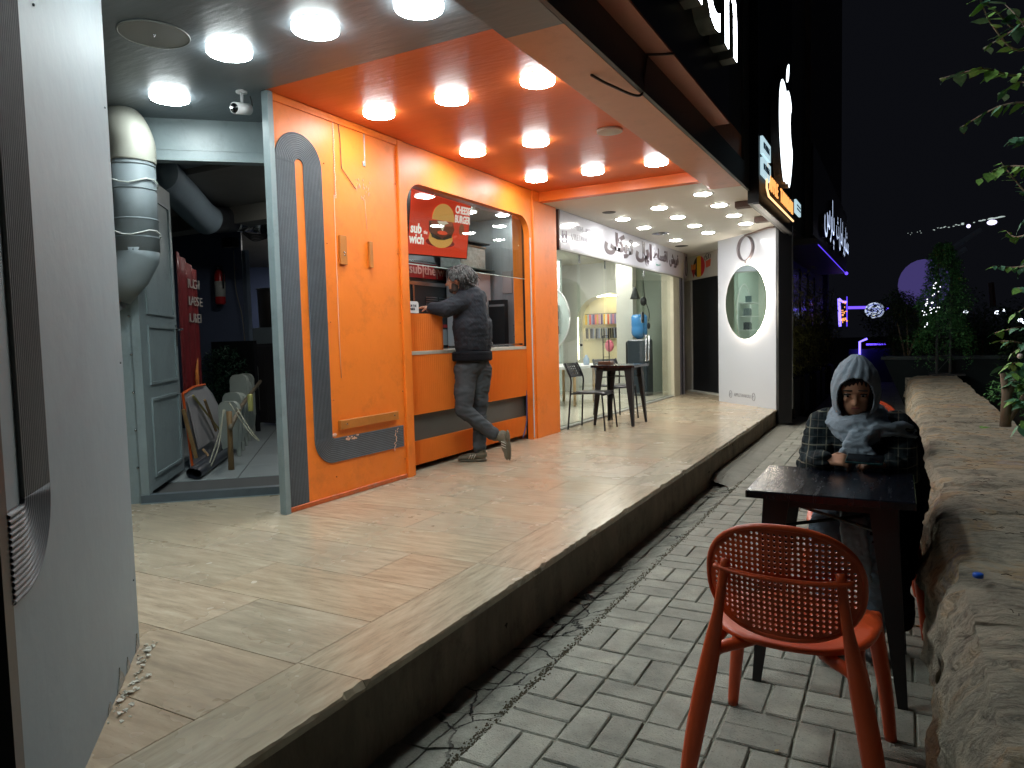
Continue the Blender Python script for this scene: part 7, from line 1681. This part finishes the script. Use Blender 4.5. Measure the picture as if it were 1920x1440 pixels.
for k4 in range(4): mb.tube(bez([(-.20+.022*k4,3.34,.60),(-.195+.024*k4,3.16,.585),(-.185+.026*k4,3.125,.48),(-.18+.028*k4,3.13,.33)],6),.014,8)
remesh(mb,'scarf_tail',scm,wo,.007,2,fold(.003,14,.005,24,7))
# plaid jacket
def plaid():
    k=NT('plaid_wool'); b=k.b; b.inputs['Roughness'].default_value=.95; b.inputs['Specular IOR Level'].default_value=.15
    geo=k.n('ShaderNodeNewGeometry'); sx_=k.n('ShaderNodeSeparateXYZ'); k.l(geo.outputs['Position'],sx_.inputs[0])
    def line(src,sc_,th,off=0):
        m1=k.n('ShaderNodeMath',_operation='MULTIPLY_ADD'); k.l(src,m1.inputs[0]); m1.inputs[1].default_value=sc_; m1.inputs[2].default_value=off
        m2=k.n('ShaderNodeMath',_operation='FRACT'); k.l(m1.outputs[0],m2.inputs[0]); m3=k.n('ShaderNodeMath',_operation='LESS_THAN'); k.l(m2.outputs[0],m3.inputs[0]); m3.inputs[1].default_value=th; return m3.outputs[0]
    col=None
    prev=lin((26,32,36))
    cur=None
    for src,sc_,th,off,c,amt in ((sx_.outputs[0],14,.5,.2,(44,52,54),.8),(sx_.outputs[2],14,.5,.1,(38,46,50),.6),(sx_.outputs[0],14,.07,.0,(120,118,104),.75),(sx_.outputs[2],14,.07,.3,(116,114,100),.75),(sx_.outputs[0],14,.04,.5,(96,96,90),.5),(sx_.outputs[2],14,.04,.8,(96,96,90),.5)):
        f=line(src,sc_,th,off); mm=k.n('ShaderNodeMath',_operation='MULTIPLY'); k.l(f,mm.inputs[0]); mm.inputs[1].default_value=amt
        mx=k.n('ShaderNodeMix',_data_type='RGBA'); k.l(mm.outputs[0],mx.inputs[0]); mx.inputs[7].default_value=lin(c)
        if cur: k.l(cur,mx.inputs[6])
        else: mx.inputs[6].default_value=prev
        cur=mx.outputs[2]
    k.l(cur,b.inputs['Base Color']); nz=k.n('ShaderNodeTexNoise',Scale=180.0); k.l(geo.outputs['Position'],nz.inputs['Vector']); bp=k.n('ShaderNodeBump',Strength=.3,Distance=.01); k.l(nz.outputs[0],bp.inputs['Height']); k.l(bp.outputs[0],b.inputs['Normal']); return k.m
mb=MB(); mb.cap(chs+V((0,0,.04)),hip,.155,.165,20); mb.cap(chs+V((0,.02,.06)),chs+V((0,-.02,-.1)),.15,.16,18); mb.cap(sL,sR,.072,.072,16); mb.cap(sL,eL,.078,.066,14); mb.cap(eL,wL+V((-.012,.008,-.004)),.066,.045,14); mb.cap(sR,eR,.078,.068,14); mb.cap(eR,wR+V((.012,.008,-.004)),.068,.046,14)
remesh(mb,'plaid_jacket',plaid(),wo,.008,2,fold(.010,9,.010,14,1))
# black coat over the right leg; its upper part sets jacket shade as black
mb=MB(); mb.cap(V((.0,3.57,.85)),V((.02,3.52,.62)),.072,.070,14); mb.cap(V((.03,3.52,.62)),V((.01,3.45,.30)),.075,.06,14); mb.cap(V((-.06,3.62,.55)),kn[1]+V((.02,0,.0)),.10,.075,14); mb.cap(kn[1]+V((.03,0,-.02)),V((.0,3.3,.16)),.075,.07,14); mb.cap(V((-.02,3.6,.85)),V((.0,3.55,.6)),.12,.13,14)
remesh(mb,'coat_and_jacket_shade',fabric('black_wool',(14,14,17),.95),wo,.010,2,fold(.012,7,.010,12,5))
mb=MB(); mb.cap(V((-.24,3.64,.535)),kn[0],.092,.070,16); mb.cap(kn[0],an[0]+V((0,0,.03)),.070,.055,16); mb.cap(V((-.10,3.64,.53)),kn[1],.085,.066,14); mb.cap(kn[1],an[1]+V((0,0,.03)),.066,.052,14)
remesh(mb,'jeans',fabric('pale_denim',(122,138,156),.9,.2,150,.3),wo,.008,2,fold(.008,8,.009,14,4))
wshm=M('white_trainer',(170,170,168),.5)
for a_ in an:
    m_=MB(); m_.ball(a_+V((0,-.02,-.04)),(.042,.07,.045),n=14,k=10); m_.ball(a_+V((0,-.10,-.06)),(.043,.08,.036),n=14,k=10); m_.cap(a_+V((0,0,0)),a_+V((0,0,.03)),.045,.045,12); remesh(m_,'shoe',M('dark_shoe',(30,30,34),.5),wo,.006,2)
# phone held by the right hand
t=thing('phone',(-.115,3.30,.80),'dark teal phone held in the seated woman\'s hands above the table','phone')
mb=MB(); q=Matrix.Translation(V((-.120,3.300,.808)))@Matrix.Rotation(-.12,4,'Z')@Matrix.Rotation(.35,4,'X')
MB().box(-.072,.072,-.036,.036,-.0045,.0035,mat=q,b=.002).build('case',M('teal_case',(22,62,62),.35),t); MB().box(-.069,.069,-.034,.034,.0036,.0045,mat=q).build('screen',M('phone_screen',(10,12,16),.1),t)
